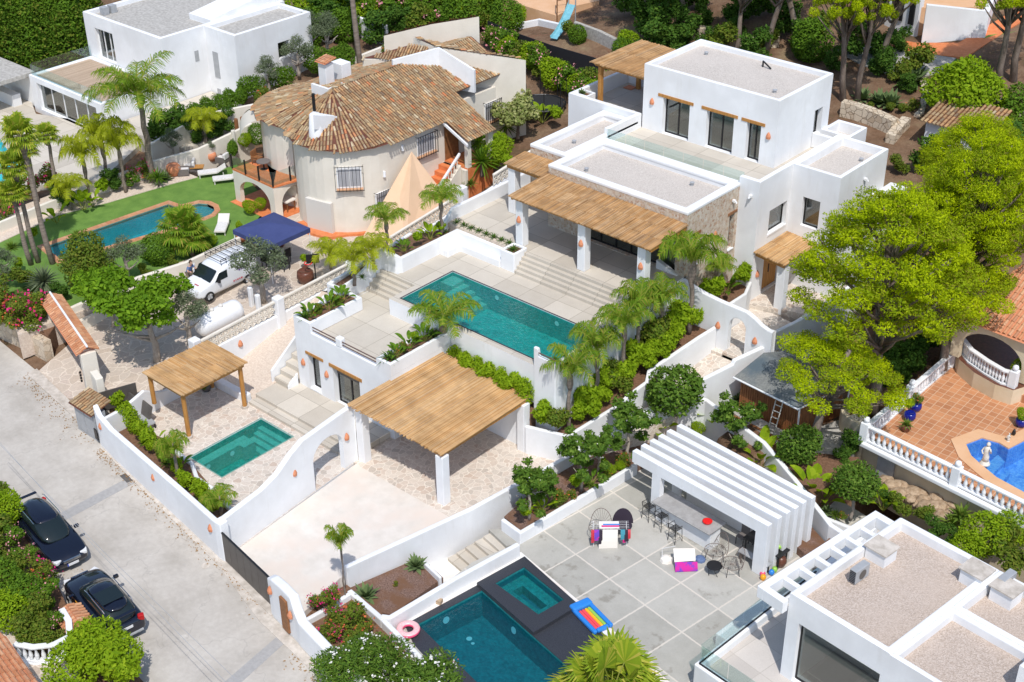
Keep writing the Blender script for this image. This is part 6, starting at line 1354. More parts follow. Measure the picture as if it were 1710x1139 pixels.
tag(MB().obox((*P(1480,775,1.0),.9),(.9,.12,1.5),math.atan2(q1[1]-q0[1],q1[0]-q0[0])).build('service_door','grey_metal',origin=(*P(1480,775,.5),0)),'grey metal service door in the cream wall under the balustrade','door')
tag(MB().obox((*P(1571,812,1.0),1.0),(.6,.25,.35),-.2).build('meter_box','grey_metal',origin=(*P(1571,812,1),1)),'small grey meter box on the cream wall under the balustrade','box')
gwall('curved cream wall between the shed yard and the terracotta terrace',MB().wallrun([(*P(1419,668,2.2),2.1),(*P(1408,680,2.1),2.05),(*P(1410,690,2.0),2.0),(*P(1425,700,2.2),2.2),(*P(1443,712,2.4),2.4)],.22,.3),'yellow_cream')
rv=thing('arched_villa','cream villa with arched veranda and clay tiled roof at the right edge','house',(*P(1690,600,2.6),2.4))
vf=PP([(1592,585),(1600,610),(1625,632),(1660,652),(1690,662),(1760,640),(1800,560),(1640,540)],2.4)
slab('veranda_floor',vf,[],2.75,1.0,['clay_brown','yellow_cream'],rv,mside=1)
balustrade('curved white balustrade around the veranda at the right edge',[(*P(a,b,2.75),2.75)for a,b in((1603,585),(1618,605),(1645,624),(1672,640),(1690,645))],20,h=.8,piers=(1.0,))
MB().wallrun([(*P(1597,560,3.5),5.2),(*P(1590,580,3.0),5.2)],.35,2.0).build('pillar','yellow_cream',rv);
MB().box(16.0,26.0,2.7,24,26.3,5.6).build('wall','yellow_cream',rv)
q=[P(1597,526,5.1),P(1725,575,5.1)];a,b=Vector(q[0]),Vector(q[1]);m_=archwall(a,b,[(0,5.15),((b-a).length,5.15)],(.5,(b-a).length-.3,2.8,3.6),.3,2.8,springs=1.1);m_.build('arch_wall','yellow_cream',rv,weld=True)
mb=MB();tile_slope(mb,(lambda A,B,v:[A,B,B+v*1.2,A+v*1.2])(Vector((*P(1590,528,5.1),5.1)),Vector((*P(1730,582,5.1),5.1)),Vector((1.6,4.2,1.9))),None,.26,.42,21);mb.build('roof',['clay_tiles','terracotta'],rv)
x,y=P(1703,600,3.2);ml=MB();ml.lathe((x,y,2.75),[(.07,0),(.07,1.6)],8);ml.build('column','white_plaster',rv)
def statue(px,py,z,h,label,k=1):
 x,y=P(px,py,z);r=MB();s=h
 r.lathe((x,y,z),[(.20*s,0),(.20*s,.06*s),(.15*s,.10*s),(.15*s,.16*s)],10)
 r.tube([(x,y,z+.15*s),(x,y+.02*s,z+.35*s),(x-.02*s,y,z+.55*s),(x,y,z+.72*s),(x+.01*s,y,z+.80*s)],[.13*s,.12*s,.10*s,.12*s,.05*s],8)
 r.lathe((x+.01*s,y,z+.80*s),[(.03*s,0),(.075*s,.05*s),(.08*s,.11*s),(.04*s,.18*s)],8)
 r.tube([(x+.1*s,y,z+.7*s),(x+.17*s,y-.05*s,z+.6*s),(x+.14*s,y-.1*s,z+.78*s)],[.045*s,.035*s,.03*s],6);r.tube([(x-.1*s,y,z+.7*s),(x-.18*s,y-.03*s,z+.55*s),(x-.08*s,y-.14*s,z+.5*s)],[.045*s,.035*s,.03*s],6)
 tag(r.build('statue','stone_white',smooth=True,origin=(x,y,z)),label,'statue')
statue(1644,775,TZ,1.25,'pale stone cherub statue at the rounded end of the royal blue pool');statue(1683,738,TZ,.5,'small pale stone figure beside the dark pigeon ornament');
x,y=P(1692,728,TZ);tag(MB().lathe((x,y,TZ+.05),[(.06,0),(.10,.12),(.07,.25),(.03,.34)],8).build('ornament','dark_metal',smooth=True,origin=(x,y,TZ)),'small dark bird ornament on the peach pool coping','ornament')
sh=thing('garden_shed','brown timber shed with grey-green felt roof and leaning ladder','shed',(8.2,16,1))
s0,s1,s2,s3=(6.3,14.85),(9.75,14.65),(10.45,17.6),(7.0,18.3)
MB().prism([s0,s1,s2,s3],.8,[2.75,2.7,2.7,2.75]).build('wall','shed_wood',sh)
rf=MB();e=[(6.05,14.5),(9.95,14.2),(10.7,17.9),(6.9,18.6)];rid0,rid1=(6.5,16.4,3.55),(10.3,16.0,3.5)
rf.add([(*e[0],2.85),(*e[1],2.8),rid1,rid0],[(0,1,2,3)]);rf.add([(*e[3],2.85),(*e[2],2.8),rid1,rid0],[(3,2,1,0)]);rf.add([(*e[0],2.79),(*e[1],2.74),(rid1[0],rid1[1],3.44),(rid0[0],rid0[1],3.49),(*e[2],2.74),(*e[3],2.79)],[(3,2,1,0),(3,5,4,2)])
rf.add([(*s1,2.7),(*s2,2.7),(rid1[0]-.15,rid1[1],3.4)],[(0,1,2)]);rf.build('roof','felt_roof',sh)
MB().tube([(6.05,14.48,2.84),(9.97,14.18,2.79)],.05,6).build('gutter','white_paint',sh);MB().tube([(9.95,14.22,2.8),(10.7,17.9,2.8)],.045,6).build('gutter','white_paint',sh);MB().tube([(9.93,14.35,2.75),(9.88,14.5,.8)],.045,6).build('downpipe','white_paint',sh);MB().tube([(10.66,17.85,2.75),(10.6,17.8,.8)],.045,6).build('downpipe','white_paint',sh)
wn=MB().obox((10.2,16.1,1.95),(.06,.6,.6),.23).build('window','dark_metal',sh)
pk=MB()
for k_ in range(26):
 t=k_/26;pk.obox((6.3+3.45*t+.06,14.85-.2*t-.02,1.75),(.105,.03,1.9),-.058)
pk.build('planks','shed_wood',sh)
ld_=MB();
for dx in(0,.38):ld_.tube([(8.55+dx,13.95,.95),(8.5+dx,14.55,2.5)],.03,5)
for k_ in range(5):t=.12+k_*.19;ld_.tube([(8.55,13.95+.6*t,.95+1.55*t),(8.93,13.95+.6*t,.95+1.55*t)],.03,5)
tag(ld_.build('ladder','stone_white',origin=(8.7,13.95,.95)),'pale wooden ladder leaning against the brown shed','ladder')
for i,(x_,y_,a_,ln_)in enumerate(((7.4,14.1,.2,1.6),(7.9,13.9,-.1,1.9),(8.6,13.7,-.05,2.0))):
 tag(MB().obox((x_,y_,1.0+.05*i),(ln_,.12,.07),a_-.06).build('plank','timber_dark' if i!=1 else 'worn_concrete',origin=(x_,y_,1)),('short dark plank lying left of the shed ladder','grey plank lying in front of the shed','longest dark plank lying under the shed ladder')[i],'plank')
sheet('shed_yard',[(5.9,14.3),(9.6,13.3),(10.9,13.8),(12.6,15),(12.3,17.5),(11.2,18.5),(9.8,14.4),(6.2,14.75)],1.06,'worn_concrete',-.5)
sheet('yard_soil',[(5.4,13.3),(9.2,12.7),(11.5,11.7),(13,11),(13,15),(11,13.8),(9.6,13.3),(5.9,14.4)],.98,'soil',-1.5)
W1=('first','second','third','fourth','fifth','sixth','seventh','eighth','ninth','tenth','eleventh','twelfth','thirteenth','fourteenth','fifteenth','sixteenth','seventeenth','eighteenth','nineteenth','twentieth','twenty-first','twenty-second','twenty-third','twenty-fourth')
# ---------------------------------------------------------------- planting of the main property
gN='strelitzias and strap plants in the terrace planters'
for k,x,y,s,t in(('strel',-12.3,3.1,.62,'strelitzia at the street end of the left terrace planter'),('strel',-12.15,4.3,.72,'strelitzia in the middle of the left terrace planter'),('strel',-12.3,5.3,.7,'strelitzia at the uphill end of the left terrace planter'),
 ('redshrub',-12.25,3.7,.42,'reddish low shrub between strelitzias in the left terrace planter'),('redshrub',-12.2,4.85,.42,'second reddish low shrub, uphill in the left terrace planter'),('lily',-12.45,2.9,.9,'strap-leaved plant drooping over the corner of the left terrace planter'),
 ('lily',-6.3,2.95,1.0,'strap-leaved plant drooping over the corner of the right terrace planter'),('strel',-6.25,3.4,.55,'strelitzia nearest the corner of the right terrace planter'),('strel',-6.3,4.3,.68,'strelitzia in the middle of the right terrace planter'),('strel',-6.25,5.3,.72,'tallest strelitzia of the right terrace planter, near the pool wall'),
 ('redshrub',-6.3,3.9,.4,'reddish low shrub near the corner of the right terrace planter'),('lime',-6.3,4.8,.45,'lime green filler plant in the right terrace planter'),('lily',-6.2,5.9,.9,'strap-leaved plant beside the big palm in the right terrace planter')):
 plant(k,x,y,4.28,t,'plant',gN,s)
for i in range(10):
 x=-5.3+i*.52;plant('lime' if i%3 else 'tallhedge',x,6.43,2.25,['hedge plant nearest the big palm','hedge plant second from the big palm','hedge plant third from the big palm','hedge plant left of the middle','hedge plant in the middle','hedge plant right of the middle','hedge plant fourth from the right end','hedge plant third from the right end','hedge plant second from the right end','hedge plant at the right end'][i]+' in the lime hedge behind the carport','hedge plant','lime hedge behind the carport',.85+.08*(i%3))
gP='feather palms around the upper pool'
plant('queen',-5.95,6.3,2.4,'big arching feather palm rising in front of the long pool beside the terrace planter','palm',gP,1.2,rz=.7)
for x,y,z,s,rz,t in((1.42,7.35,1.4,1.05,1,'feather palm at the front corner of the tall white planter'),(1.55,9.3,1.8,1.05,3,'feather palm second from the front in the tall white planter'),(1.7,11.2,2.2,1.1,5,'feather palm halfway up the tall white planter'),
  (1.5,12.6,2.5,1.1,2,'feather palm just below the last pergola pillar'),(2.2,16.1,3.2,1.35,4,'tallest feather palm, leaning by the arch wall'),(1.7,14.2,2.8,.95,0,'smaller feather palm between two larger ones in the tall white planter')):
 plant('queen',x,y,z,t,'palm',gP,(s*.9,s*.9,s*1.3),rz=rz)
for i,(x,y,s)in enumerate(((.35,6.4,1.0),(.75,6.55,.8),(1.1,6.75,.8),(1.55,7.7,.8),(1.6,8.4,.85),(1.65,9.9,.9),(1.75,10.6,.9),(1.6,11.9,1.0),(1.9,12.4,.95),(1.9,13.3,1.0),(1.5,14.0,1.1),(2.1,14.9,1.0),(1.8,15.6,1.0),(1.2,10.0,.8),(1.3,13.2,.9),(2.3,13.9,.8))):
 plant('lime' if i%4!=2 else 'shrub',x,y,1.25+(y-6.4)*.2,'lush foliage plant '+('left of the front palm','behind the left front clump','at the planter corner','right of the front palm','between the first two palms','right of the second palm','beyond the second palm','under the third palm','halfway up','below the last pergola pillar','in the dense upper clump','near the upper end','at the uppermost end','against the pool end wall','against the wall farther up','overhanging the path')[i]+' in the tall white planter','plant','foliage plants of the tall white planter',s*1.2)
for i,(x,y,k,s)in enumerate(((1.4,18.0,'lime',1.0),(1.7,19.0,'lime',1.1),(1.6,20.2,'strel',.9),(1.9,21.0,'lime',1.05),(1.3,19.7,'queen',.7))):
 plant(k,x,y,3.5,('lime plant at the near end','lime plant second from the near end','strelitzia in the middle','dense lime plant at the far end','short feather palm')[i]+' of the bed under the stone wall windows','plant','plants under the stone wall windows',s)
for px,py,z,k,s,t in((592,477,4.3,'queeny',1.0,'yellow-green feather palm at the foot of the curved wall'),(624,450,5.0,'queeny',.85,'bright yellow small feather palm behind the curved wall top'),(553,458,1.6,'queeny',.95,'yellow-green multi-stem feather palm on the neighbour side of the block fence'),(648,425,5.1,'queen',.85,'dark feather palm behind the left wall of the pool terrace'),(738,392,5.2,'queen',.9,'feather palm in the top left planter corner below the tent')):
 plantP(k,px,py,z,t,'palm','feather palms along the left boundary',s)
for i,(px,py)in enumerate(((675,420),(700,412),(718,400),(735,395),(745,390),(762,385),(690,425),(605,465),(640,440))):
 plantP(('strel','lime','banana','lime','lily','lily','lily','lily','grass')[i],px,py,5.1 if i<7 else 4.8,('strelitzia','lime shrub','banana plant','second lime shrub','strap plant','second strap plant','drooping strap plant','strap plant low down','grass tuft')[i]+' in the left pool terrace planter, %s from the palms'%('one','two','three','four','five','six','seven','eight','nine')[i],'plant','plants of the left planter strip',.55)
for i in range(8):
 plant('lily',-12.2+i*.56,13.95,5.62,'spiky plant '+('nearest the left parapet','second from the left parapet','third from the left parapet','left of the middle','right of the middle','third from the stepped planter','second from the stepped planter','next to the stepped planter')[i]+' in the row above the white bench','plant','spiky plants above the white bench',.62)
plant('lily',-7.6,13.5,5.6,'spiky plant in the stepped planter at the left end of the wide steps','plant',None,.75);plant('lily',.5,13.6,5.4,'strappy dark plant in the planter under the last pergola pillar','plant',None,1.0);plant('grass',.5,14.3,5.4,'grass tuft in the planter under the last pergola pillar','plant',None,.9)
plant('agave',-12.95,25.8,9.6,'small spiky plant in the corner planter of the roof terrace','plant',None,.6)
for i,(px,py,k,s)in enumerate(((196,690,'lime',.85),(208,705,'lime',.8),(224,722,'tallhedge',.8),(240,742,'lime',.8),(256,757,'lime',.85),(276,770,'shrub',.6),(292,800,'lime',.7),(318,822,'lime',.85),(338,838,'lime',.8),(352,852,'lime',.7),(300,785,'strel',.6),(262,740,'banana',.35))):
 plantP(k,px,py,.3,'bright leafy plant '+('nearest the meter cabinet','second from the cabinet','beside the grey garden furniture','beside the first edging curve','left of the small palm','round the small palm stem','right of the small palm','between the two small palms','left of the last small palm','at the driveway end','with paddle leaves near the small palm','with tall leaves near the grey furniture')[i]+' inside the street wall','plant','plants inside the street wall',s)
plantP('small',300,812,.3,'small palm on a thin stem in the middle of the street wall bed','palm','small palms inside the street wall',(1.0,1.0,1.9))
for i in range(10):
 t=i/9;plantP('lime' if i%2 else 'lily',205+t*160,706+t*158,.3,W1[i]+' low filler plant of the street wall bed, counted from the cabinet','plant','filler plants of the street wall bed',.6)
plantP('small',372,868,.3,'small palm at the driveway end of the street wall bed','palm','small palms inside the street wall',1.05)
gT='young trees along the dividing wall'
for i in range(14):
 t=i/13;x=1.75+.55*t+(.25 if i%2 else-.15);y=7.6+t*8.6;plant('lime',x,y,1.3+(y-7)*.2,W1[i]+' low leafy plant along the path-side edge of the tall white planter','plant','edge plants of the tall white planter',.75+.15*(i%3))
for i in range(7):
 t=i/6;x,y=P(880+t*160,872-t*95,-.02);plant(('lime','banana','redshrub','lime','strel','lime','redshrub')[i],x,y,-.02,W1[i]+' filler plant between the young trees, counted from the garden steps','plant','filler plants between the young trees',(.55,.45,.5,.6,.7,.6,.5)[i])
for px,py,z,s,t in((884,868,-.02,1.0,'young tree nearest the garden steps'),(908,850,-.02,.8,'lower bushy young tree second from the garden steps'),(970,820,-.02,1.1,'dense young tree in the middle of the planter'),(1000,795,-.02,.95,'young tree right of the middle of the planter'),(1047,772,-.02,1.2,'tall young tree beside the pergola fins'),(1225,765,-.1,1.15,'bushy young tree with white blossoms behind the pergola fins')):
 plantP('magnolia',px,py,z,t,'tree',gT,s)
for px,py,z,s,t in((1122,730,-.1,1.32,'round dark green tree left of the timber shed'),(1328,800,-.1,.95,'small round dark tree in front of the leaning pine trunk'),(1420,868,-.1,1.0,'round glossy tree right of the pergola legs')):
 plantP('ficus',px,py,z,t,'tree','round clipped trees',s)
for px,py,z,s,t in((1098,728,0,.75,'banana plant between two trees by the fins'),(1182,712,0,.9,'banana plant right of the round dark tree'),(1268,782,0,.95,'banana plant behind the middle of the fins'),(1358,835,0,1.0,'banana plant right behind the pergola legs'),(1372,842,0,.7,'second banana plant right of the pergola legs'),(1475,852,.2,.7,'strap-leaved banana right of the round glossy tree'),(1190,690,.1,.8,'banana plant near the shed planks')):
 plantP('banana',px,py,z,t,'plant','banana plants of the second plot',s)
for i,(px,py,k,s)in enumerate(((925,845,'grass',.9),(955,832,'redshrub',.35),(985,812,'grass',.8),(1020,792,'limeball',.3),(1035,785,'limeball',.28),(1012,800,'redshrub',.3),(1240,800,'limeball',.3),(1380,855,'agave',.7),(1395,862,'grass',.9),(1405,868,'redshrub',.3),(900,860,'redshrub',.3),(1165,725,'limeball',.4))):
 plantP(k,px,py,-.02,'low ground plant '+('by the second young tree','reddish by the middle young tree','right of the dense young tree','acid yellow by the fins','second acid yellow one by the fins','reddish by the fins','yellow behind the fins','agave right of the pergola legs','grassy right of the pergola legs','reddish near the round glossy tree','reddish under the first young tree','yellow under the round dark tree')[i],'plant','low plants of the concrete terrace beds',s)
plantP('agave',695,946,-.45,'agave rosette at the upper corner of the gravel bed','agave','agaves in the gravel bed',1.05);plantP('agave',611,996,-.45,'agave rosette at the left corner of the gravel bed','agave','agaves in the gravel bed',1.15);plantP('redshrub',662,978,-.5,'tiny round orange shrub in the middle of the gravel bed','shrub',None,.18)
plantP('slim',577,1000,-.2,'slim feather palm with a thin stem at the end of the dividing wall','palm',None,(.85,.85,1.55));plantP('bougain',545,1018,-.2,'straggly bougainvillea between the gate wall and the driveway','bougainvillea',None,.62);plantP('redshrub',590,1052,-.3,'reddish leafy shrub in front of the gravel bed wall','shrub',None,.95);plantP('bougain',560,1062,-.3,'bougainvillea with long shoots over the gate wall','bougainvillea',None,.6);plantP('redshrub',600,1085,-.3,'orange-tinged shrub under the oleander bush','shrub',None,.8)
plantP('oleander',640,1150,-.3,'large white-flowered oleander bush at the bottom centre','oleander',None,1.0);plantP('oleander',702,1205,-.3,'white-flowered oleander bush cut by the bottom edge next to the dark pool','oleander',None,1.15);plantP('oleander',590,1175,-.3,'white-flowered oleander bush cut by the bottom edge above the gate wall','oleander',None,1.0)
plantP('washing',1022,1205,LZ,'big fan palm crown cut by the bottom edge beside the concrete terrace','palm',None,1.2)
for i,(px,py,z,k,s)in enumerate(((1500,860,.3,'shrub',.7),(1540,875,.3,'shrub',.7),(1590,880,.4,'grass',2.0),(1605,865,.8,'grass',1.8),(1640,925,.3,'limeball',1.15),(1675,940,.3,'shrub',1.2),(1690,905,.5,'limeball',.9),(1610,935,.3,'limeball',.8),(1480,845,.3,'darkshrub',.5),(1560,905,.3,'darkshrub',.7),(1590,915,.3,'darkshrub',.6),(1700,960,.3,'shrub',.9))):
 plantP(k,px,py,z,'garden plant '+('left in the rock garden','second in the rock garden','grassy tuft right in the rock garden','grassy tuft under the meter box','large lime shrub right of the vent boxes','green shrub near the right edge','lime shrub near the right edge','lime shrub left of the big one','dark shrub behind the banana','dark shrub above the villa parapet','second dark shrub above the villa parapet','shrub cut by the right edge')[i],'shrub','shrubs above the corner villa',s)
rg=random.Random(5)
for i in range(24):
 px=1480+i*5.6;py=800+(px-1478)*.42+(i*7%5)*5;x,y=P(px,py,.5);s=rg.uniform(.28,.5);bm=bmesh.new();bmesh.ops.create_icosphere(bm,subdivisions=2,radius=1)
 for v in bm.verts:v.co=Vector((v.co.x*s,v.co.y*s*rg.uniform(.85,.95),v.co.z*s*.7))*(1+.18*math.sin(v.co.x*9+i)*math.cos(v.co.y*7+i*2))
 me=bpy.data.meshes.new('boulder');bm.to_mesh(me);bm.free();me.materials.append(M['rock']);o=bpy.data.objects.new('boulder',me);COL.objects.link(o);o.location=(x,y,.45+rg.uniform(-.1,.2));tag(o,W1[i]+' tan boulder of the rock garden, counted rightwards from the service door','boulder','boulders of the rock garden')
# ---------------------------------------------------------------- pines on the right
def pine(key,px,py,z,s,t,tilt=(0,0),rz=0,grp='pine trees'):
 x,y=P(px,py,z);o=plant(key,x,y,z-.1,t,'tree',grp,s,rz=rz);o.rotation_euler=(tilt[0],tilt[1],rz);return o
pine('pineA',1458,692,1.0,(1.32,1.32,1.4),'huge pine crown in front of the right wing of the white villa',(0,-.03),.4)
pine('pineC',1352,748,1.0,(1.12,1.12,.95),'flat-topped pine on a bare trunk beside the timber shed',(-.16,.17),0)
pine('pineA',1600,560,2.2,(1.05,1.05,1.3),'tall pine right of the huge one, above the clay-tiled veranda roof',(0,0),2.4)
pine('pineB',1540,560,2.0,(1.5,1.5,1.35),'lower pine crown between the huge pine and the veranda roof',(0,.1),1.0)
pine('pineC',1570,640,1.2,(1.15,1.15,1.15),'broad pine crown low above the left balustrade of the terracotta terrace',(0,.08),3.0)
pine('pineA',1610,400,4.5,(.95,.95,.85),'bright pine in front of the small tiled outbuilding',(0,0),4.0)
for px,py,s,k,t in((1228,92,(.9,.9,1.2),'pineB','pine with a dark trunk directly behind the upper storey'),(1278,97,(1.0,1.0,1.5),'pineB','pine with a whitewashed trunk foot behind the upper storey'),(1408,168,(1.0,1.0,1.5),'pineB','left of the twin-trunked pines right of the upper storey'),(1432,168,(.95,.95,1.55),'pineB','right of the twin-trunked pines right of the upper storey'),(1468,120,(1.0,1.0,1.4),'pineB','straight pine before the white house in the top right'),(1330,80,(1.1,1.1,1.5),'pineC','dark wide pine behind the twin-trunked pines'),(1668,150,(1.1,1.1,1.5),'pineB','thin-trunked pine on the dark lawn'),(1692,135,(1.1,1.1,1.6),'pineB','thin-trunked pine at the right edge of the dark lawn'),(1140,55,1.2,'pineC','pine top in the shade left of the upper storey'),(1540,-10,1.2,'pineC','pine cut by the top edge near the white house'),(1400,10,1.3,'pineB','pine cut by the top edge above the twin trunks'),(1085,30,1.3,'pineC','dark pine behind the playground slide')):
 x,y,z=GP(px,py);plant(k,x,y,z-.1,t,'tree','pine trees',s)
# ---------------------------------------------------------------- left-hand gardens
for px,py,z,s,t in((52,442,1.5,(.8,.8,.72),'leaning fan palm nearest the left edge by the lawn'),(64,438,1.5,(.8,.8,.95),'middle fan palm of the three tall ones by the pool end'),(88,440,1.5,(.9,.9,1.25),'tallest fan palm at the end of the lawn pool')):
 o=plantP('mexfan',px,py,z,t,'palm','tall fan palms by the lawn pool',s);o.rotation_euler=(0,-.10,0)
for px,py,z,s,t in((100,345,1.4,(.7,.7,.75),'fan palm behind the flower bed wall, left'),(66,345,1.2,(.65,.65,.6),'fan palm behind the flower bed wall near the turquoise pool')):
 plantP('mexfan',px,py,z,t,'palm','fan palms by the turquoise pool',s)
o=plantP('royal',256,302,1.6,'tallest feather palm standing between the white villa and the lawn','palm',None,1.12)
for px,py,z,s,t in((210,320,1.6,(1.1,1.1,2.1),'yellow-green feather palm left of the tallest one'),(180,300,1.6,(1.2,1.2,2.0),'yellow-green feather palm in front of the glazed storey'),(150,330,1.6,(1.1,1.1,1.9),'yellow-green feather palm above the flower bed'),(120,350,1.6,1.0,'short yellow feather palm near the tall fan palms'),(345,240,1.8,1.1,'small yellow palm in the hedge behind the sun loungers')):
 plantP('queeny',px,py,z,t,'palm','yellow-green palms behind the lawn',s)
plantP('fan',308,425,1.5,'twin fan palm standing over the lawn pool','palm',None,1.2);plantP('fan',322,428,1.5,'lower half of the twin fan palm next to the pool coping','palm',None,.95)
plantP('conifer',152,487,1.5,'dense brownish conifer in front of the lawn pool','tree',None,1.12);plantP('olive',216,475,1.5,'grey-green olive between the conifer and the round shrub','tree','olive trees of the gardens',.95);plantP('ball',266,440,1.5,'round green shrub in front of the lawn pool','shrub',None,1.05)
plantP('olive',440,508,1.4,'large olive tree between the van and the block fence','tree','olive trees of the gardens',1.3);plantP('olive',318,575,1.0,'olive tree behind the freestanding pergola, left of the gas tank','tree','olive trees of the gardens',1.05);plantP('olive',290,262,1.8,'small potted-looking olive at the edge of the upper lawn','tree','olive trees of the gardens',.65)
plantP('bigtree',262,605,.6,'big spreading green tree between the roofed gate and the freestanding pergola','tree',None,1.02);plantP('bigtree',190,545,.9,'second part of the spreading tree, nearer the roofed gate','tree',None,.62)
plantP('dracaena',78,495,1.5,'spiky blue-green yucca behind the roofed gate','shrub',None,1.2);plantP('agave',120,440,1.5,'cycad-like spiky plant at the foot of the tall palms','plant',None,1.3)
for px,py,z,s,t in((18,545,1.2,1.15,'bougainvillea spilling over the street wall at the left edge'),(52,545,1.2,1.1,'bougainvillea with the brightest magenta blooms beside the roofed gate'),(-12,525,1.2,1.2,'bougainvillea cut by the left edge'),(25,340,1.5,1.1,'bougainvillea behind the left fan palms'),(75,318,1.5,.9,'bougainvillea on the flower bed wall'),(238,300,1.7,.75,'bougainvillea at the foot of the tallest feather palm'),(5,370,1.5,.9,'bougainvillea low at the left edge')):
 plantP('bougain',px,py,z,t,'bougainvillea','bougainvilleas of the gardens',s)
i=0
for i,(px,py,z,k,s)in enumerate(((10,480,1.5,'olive',.8),(40,480,1.5,'shrub',.9),(105,505,1.5,'darkshrub',.7),(20,415,1.5,'grass',1.4),(60,405,1.5,'lime',.6),(95,372,1.6,'banana',.7),(140,350,1.6,'banana',.8),(155,345,1.6,'banana',.6),(110,345,1.6,'darkshrub',1.0),(170,330,1.6,'lime',.9),(190,318,1.6,'darkshrub',.9),(225,315,1.6,'pinkshrub',.7),(265,310,1.6,'yucca',.8),(275,300,1.6,'agave',1.2),(30,455,1.5,'lime',.6),(340,420,1.5,'ball',.75),(355,410,1.5,'limeball',.4),(290,445,1.5,'shrub',.5),(245,465,1.5,'shrub',.6),(190,480,1.5,'agave',.9),(128,395,1.5,'grass',1.2),(70,530,1.4,'shrub',.8))):
 plantP(k,px,py,z,'garden plant around the lawn and pool, '+W1[i]+' from the left','plant','border plants around the lawn',s)
for i,(px,py,z,s)in enumerate(((330,205,2.2,1.0),(350,197,2.2,1.0),(370,190,2.2,1.0),(388,183,2.2,1.0),(405,176,2.2,1.0),(318,212,2.2,.9),(265,240,1.7,1.2),(285,232,1.7,1.3),(305,226,1.7,1.2),(330,240,1.7,1.0),(360,232,1.9,.9),(375,222,2.0,1.0))):
 plantP('hedge' if i<6 else 'darkshrub',px,py,z,W1[i]+' clipped shrub of the hedge behind the sun loungers, counted from the left villa ramp','hedge plant','hedge behind the sun loungers',s)
for i,(px,py,z,k,s)in enumerate(((450,155,2.5,'olive',.9),(425,165,2.5,'hedge',1.2),(470,150,2.6,'hedge',1.2),(500,128,2.8,'olive',1.0),(530,120,3.0,'ball',1.1),(560,118,3.0,'ball',1.0),(580,112,3.2,'hedge',1.2),(520,92,3.4,'olive',1.1),(548,95,3.4,'olive',1.1),(440,175,2.4,'redshrub',.9),(405,208,2.0,'limeball',.6),(430,240,1.8,'ball',.8),(410,245,1.8,'limeball',.55),(390,262,1.6,'hedge',.8),(436,350,1.6,'limeball',.45),(418,356,1.6,'limeball',.5),(655,98,4,'redshrub',1.0),(675,100,4,'redshrub',.9))):
 plantP(k,px,py,z,W1[i]+' shrub around the tiled house, from the far left villa round to the back wall','shrub','shrubs around the tiled house',s)
for px,py,z,k,s,t,c in((865,232,3.6,'variegated',1.15,'pale variegated bushy tree between the two houses','tree'),(800,262,3.2,'yucca',1.5,'yucca with a white flower spike beside the red stairs','yucca'),(805,295,3.4,'yucca',1.5,'lower yucca above the block fence','yucca'),(845,230,3.4,'yucca',1.2,'third yucca by the porch post','yucca'),(822,280,3.6,'limeball',1.1,'rounded lime shrub right of the yuccas','shrub'),(835,268,3.8,'limeball',1.0,'second rounded lime shrub below the variegated tree','shrub'),(845,295,3.8,'lime',.9,'loose lime shrub behind the small reed pergola','shrub'),(785,308,3.2,'grass',1.2,'grass tuft at the foot of the red stairs balustrade','plant'),(905,205,4.0,'banana',.8,'broad-leaved plant beside the trampoline','plant'),(925,212,4.2,'lime',.9,'lime plant between trampoline and white villa','plant')):
 plantP(k,px,py,z,t,c,None,s)
x,y=P(800,262,3.2);tag(MB().lathe((x,y,5.0),[(.04,-.6),(.16,0),(.14,.35),(.03,.6)],8).build('yucca_flower','petal_white',origin=(x,y,4.4)),'white flower spike on top of the yucca by the red stairs','flower')
i=0
for i in range(16):  # mostly dark bushes, added so the slope under the pines reads as shaded
 px=1120+i*27;py=30+(i*41%70)+i*3;plantG('darkshrub' if i%3 else 'shrub',px,py,W1[i]+' scrubby bush added to darken the shade under the back pines, left to right','shrub','scrub added to darken the ground under the back pines',1.0+.5*(i%2))
for row,(n,y0,s)in enumerate(((9,128,1.0),(8,95,1.1),(7,55,1.15))):
 for k in range(n):
  px=-20+k*(20 if row==0 else 24)+row*9;py=y0-(px*.14);x,y=P(px,py,1.0);plant('cypress',x,y,.6,'tall dark cypress in the '+('front','middle','back')[row]+' row behind the far left villa, '+W1[k]+' from the left','tree','cypress screen behind the far left villa',(s*(.8+.4*((k*7)%3)/2),s*(.85+.3*((k*5)%3)/2),s*(.72+.5*((k*7+row*3)%5)/4)))
BG=[(430,20),(520,60),(500,40),(545,45),(575,55),(560,25),(590,30),(530,15),(612,35),(630,62),(640,35),(655,20),(672,48),(690,30),(705,55),(720,28),(738,48),(752,20),(770,45),(785,22),(800,38),(815,18),(622,10),(665,5),(700,5),(735,3),(765,2),(800,0),(830,10),(580,5)]
for i,(px,py)in enumerate(BG):
 k=('shrub','limeball','pinkshrub','ball','darkshrub')[(i*3+i//4)%5];plantG(k,px,py+14,('green shrub','lime shrub','pink-flecked shrub','rounded shrub','dark shrub')[(i*3+i//4)%5]+' behind the tiled house, '+W1[i%24]+' from the left'+(' in the back line' if i>23 else ''),'shrub','shrubs behind the tiled house',1.5+.5*((i*5)%4)/3)
for i in range(20):
 t=i/19;px=822+t*180;py=82+t*98+((i*37)%17)-6;plantG(('pinkshrub','shrub','pinkshrub','limeball')[i%4],px,py,('pink-flowered shrub','green shrub','pale pink shrub','lime shrub')[i%4]+' of the flowering hedge, '+W1[i]+' from the tiled house','shrub','flowering hedge left of the white villa',1.0+.3*(i%3)/2)
o=plantG('mexfan',603,118,'very tall palm trunk rising out of the top edge behind the tiled house','palm',None,(1.1,1.1,2.6))
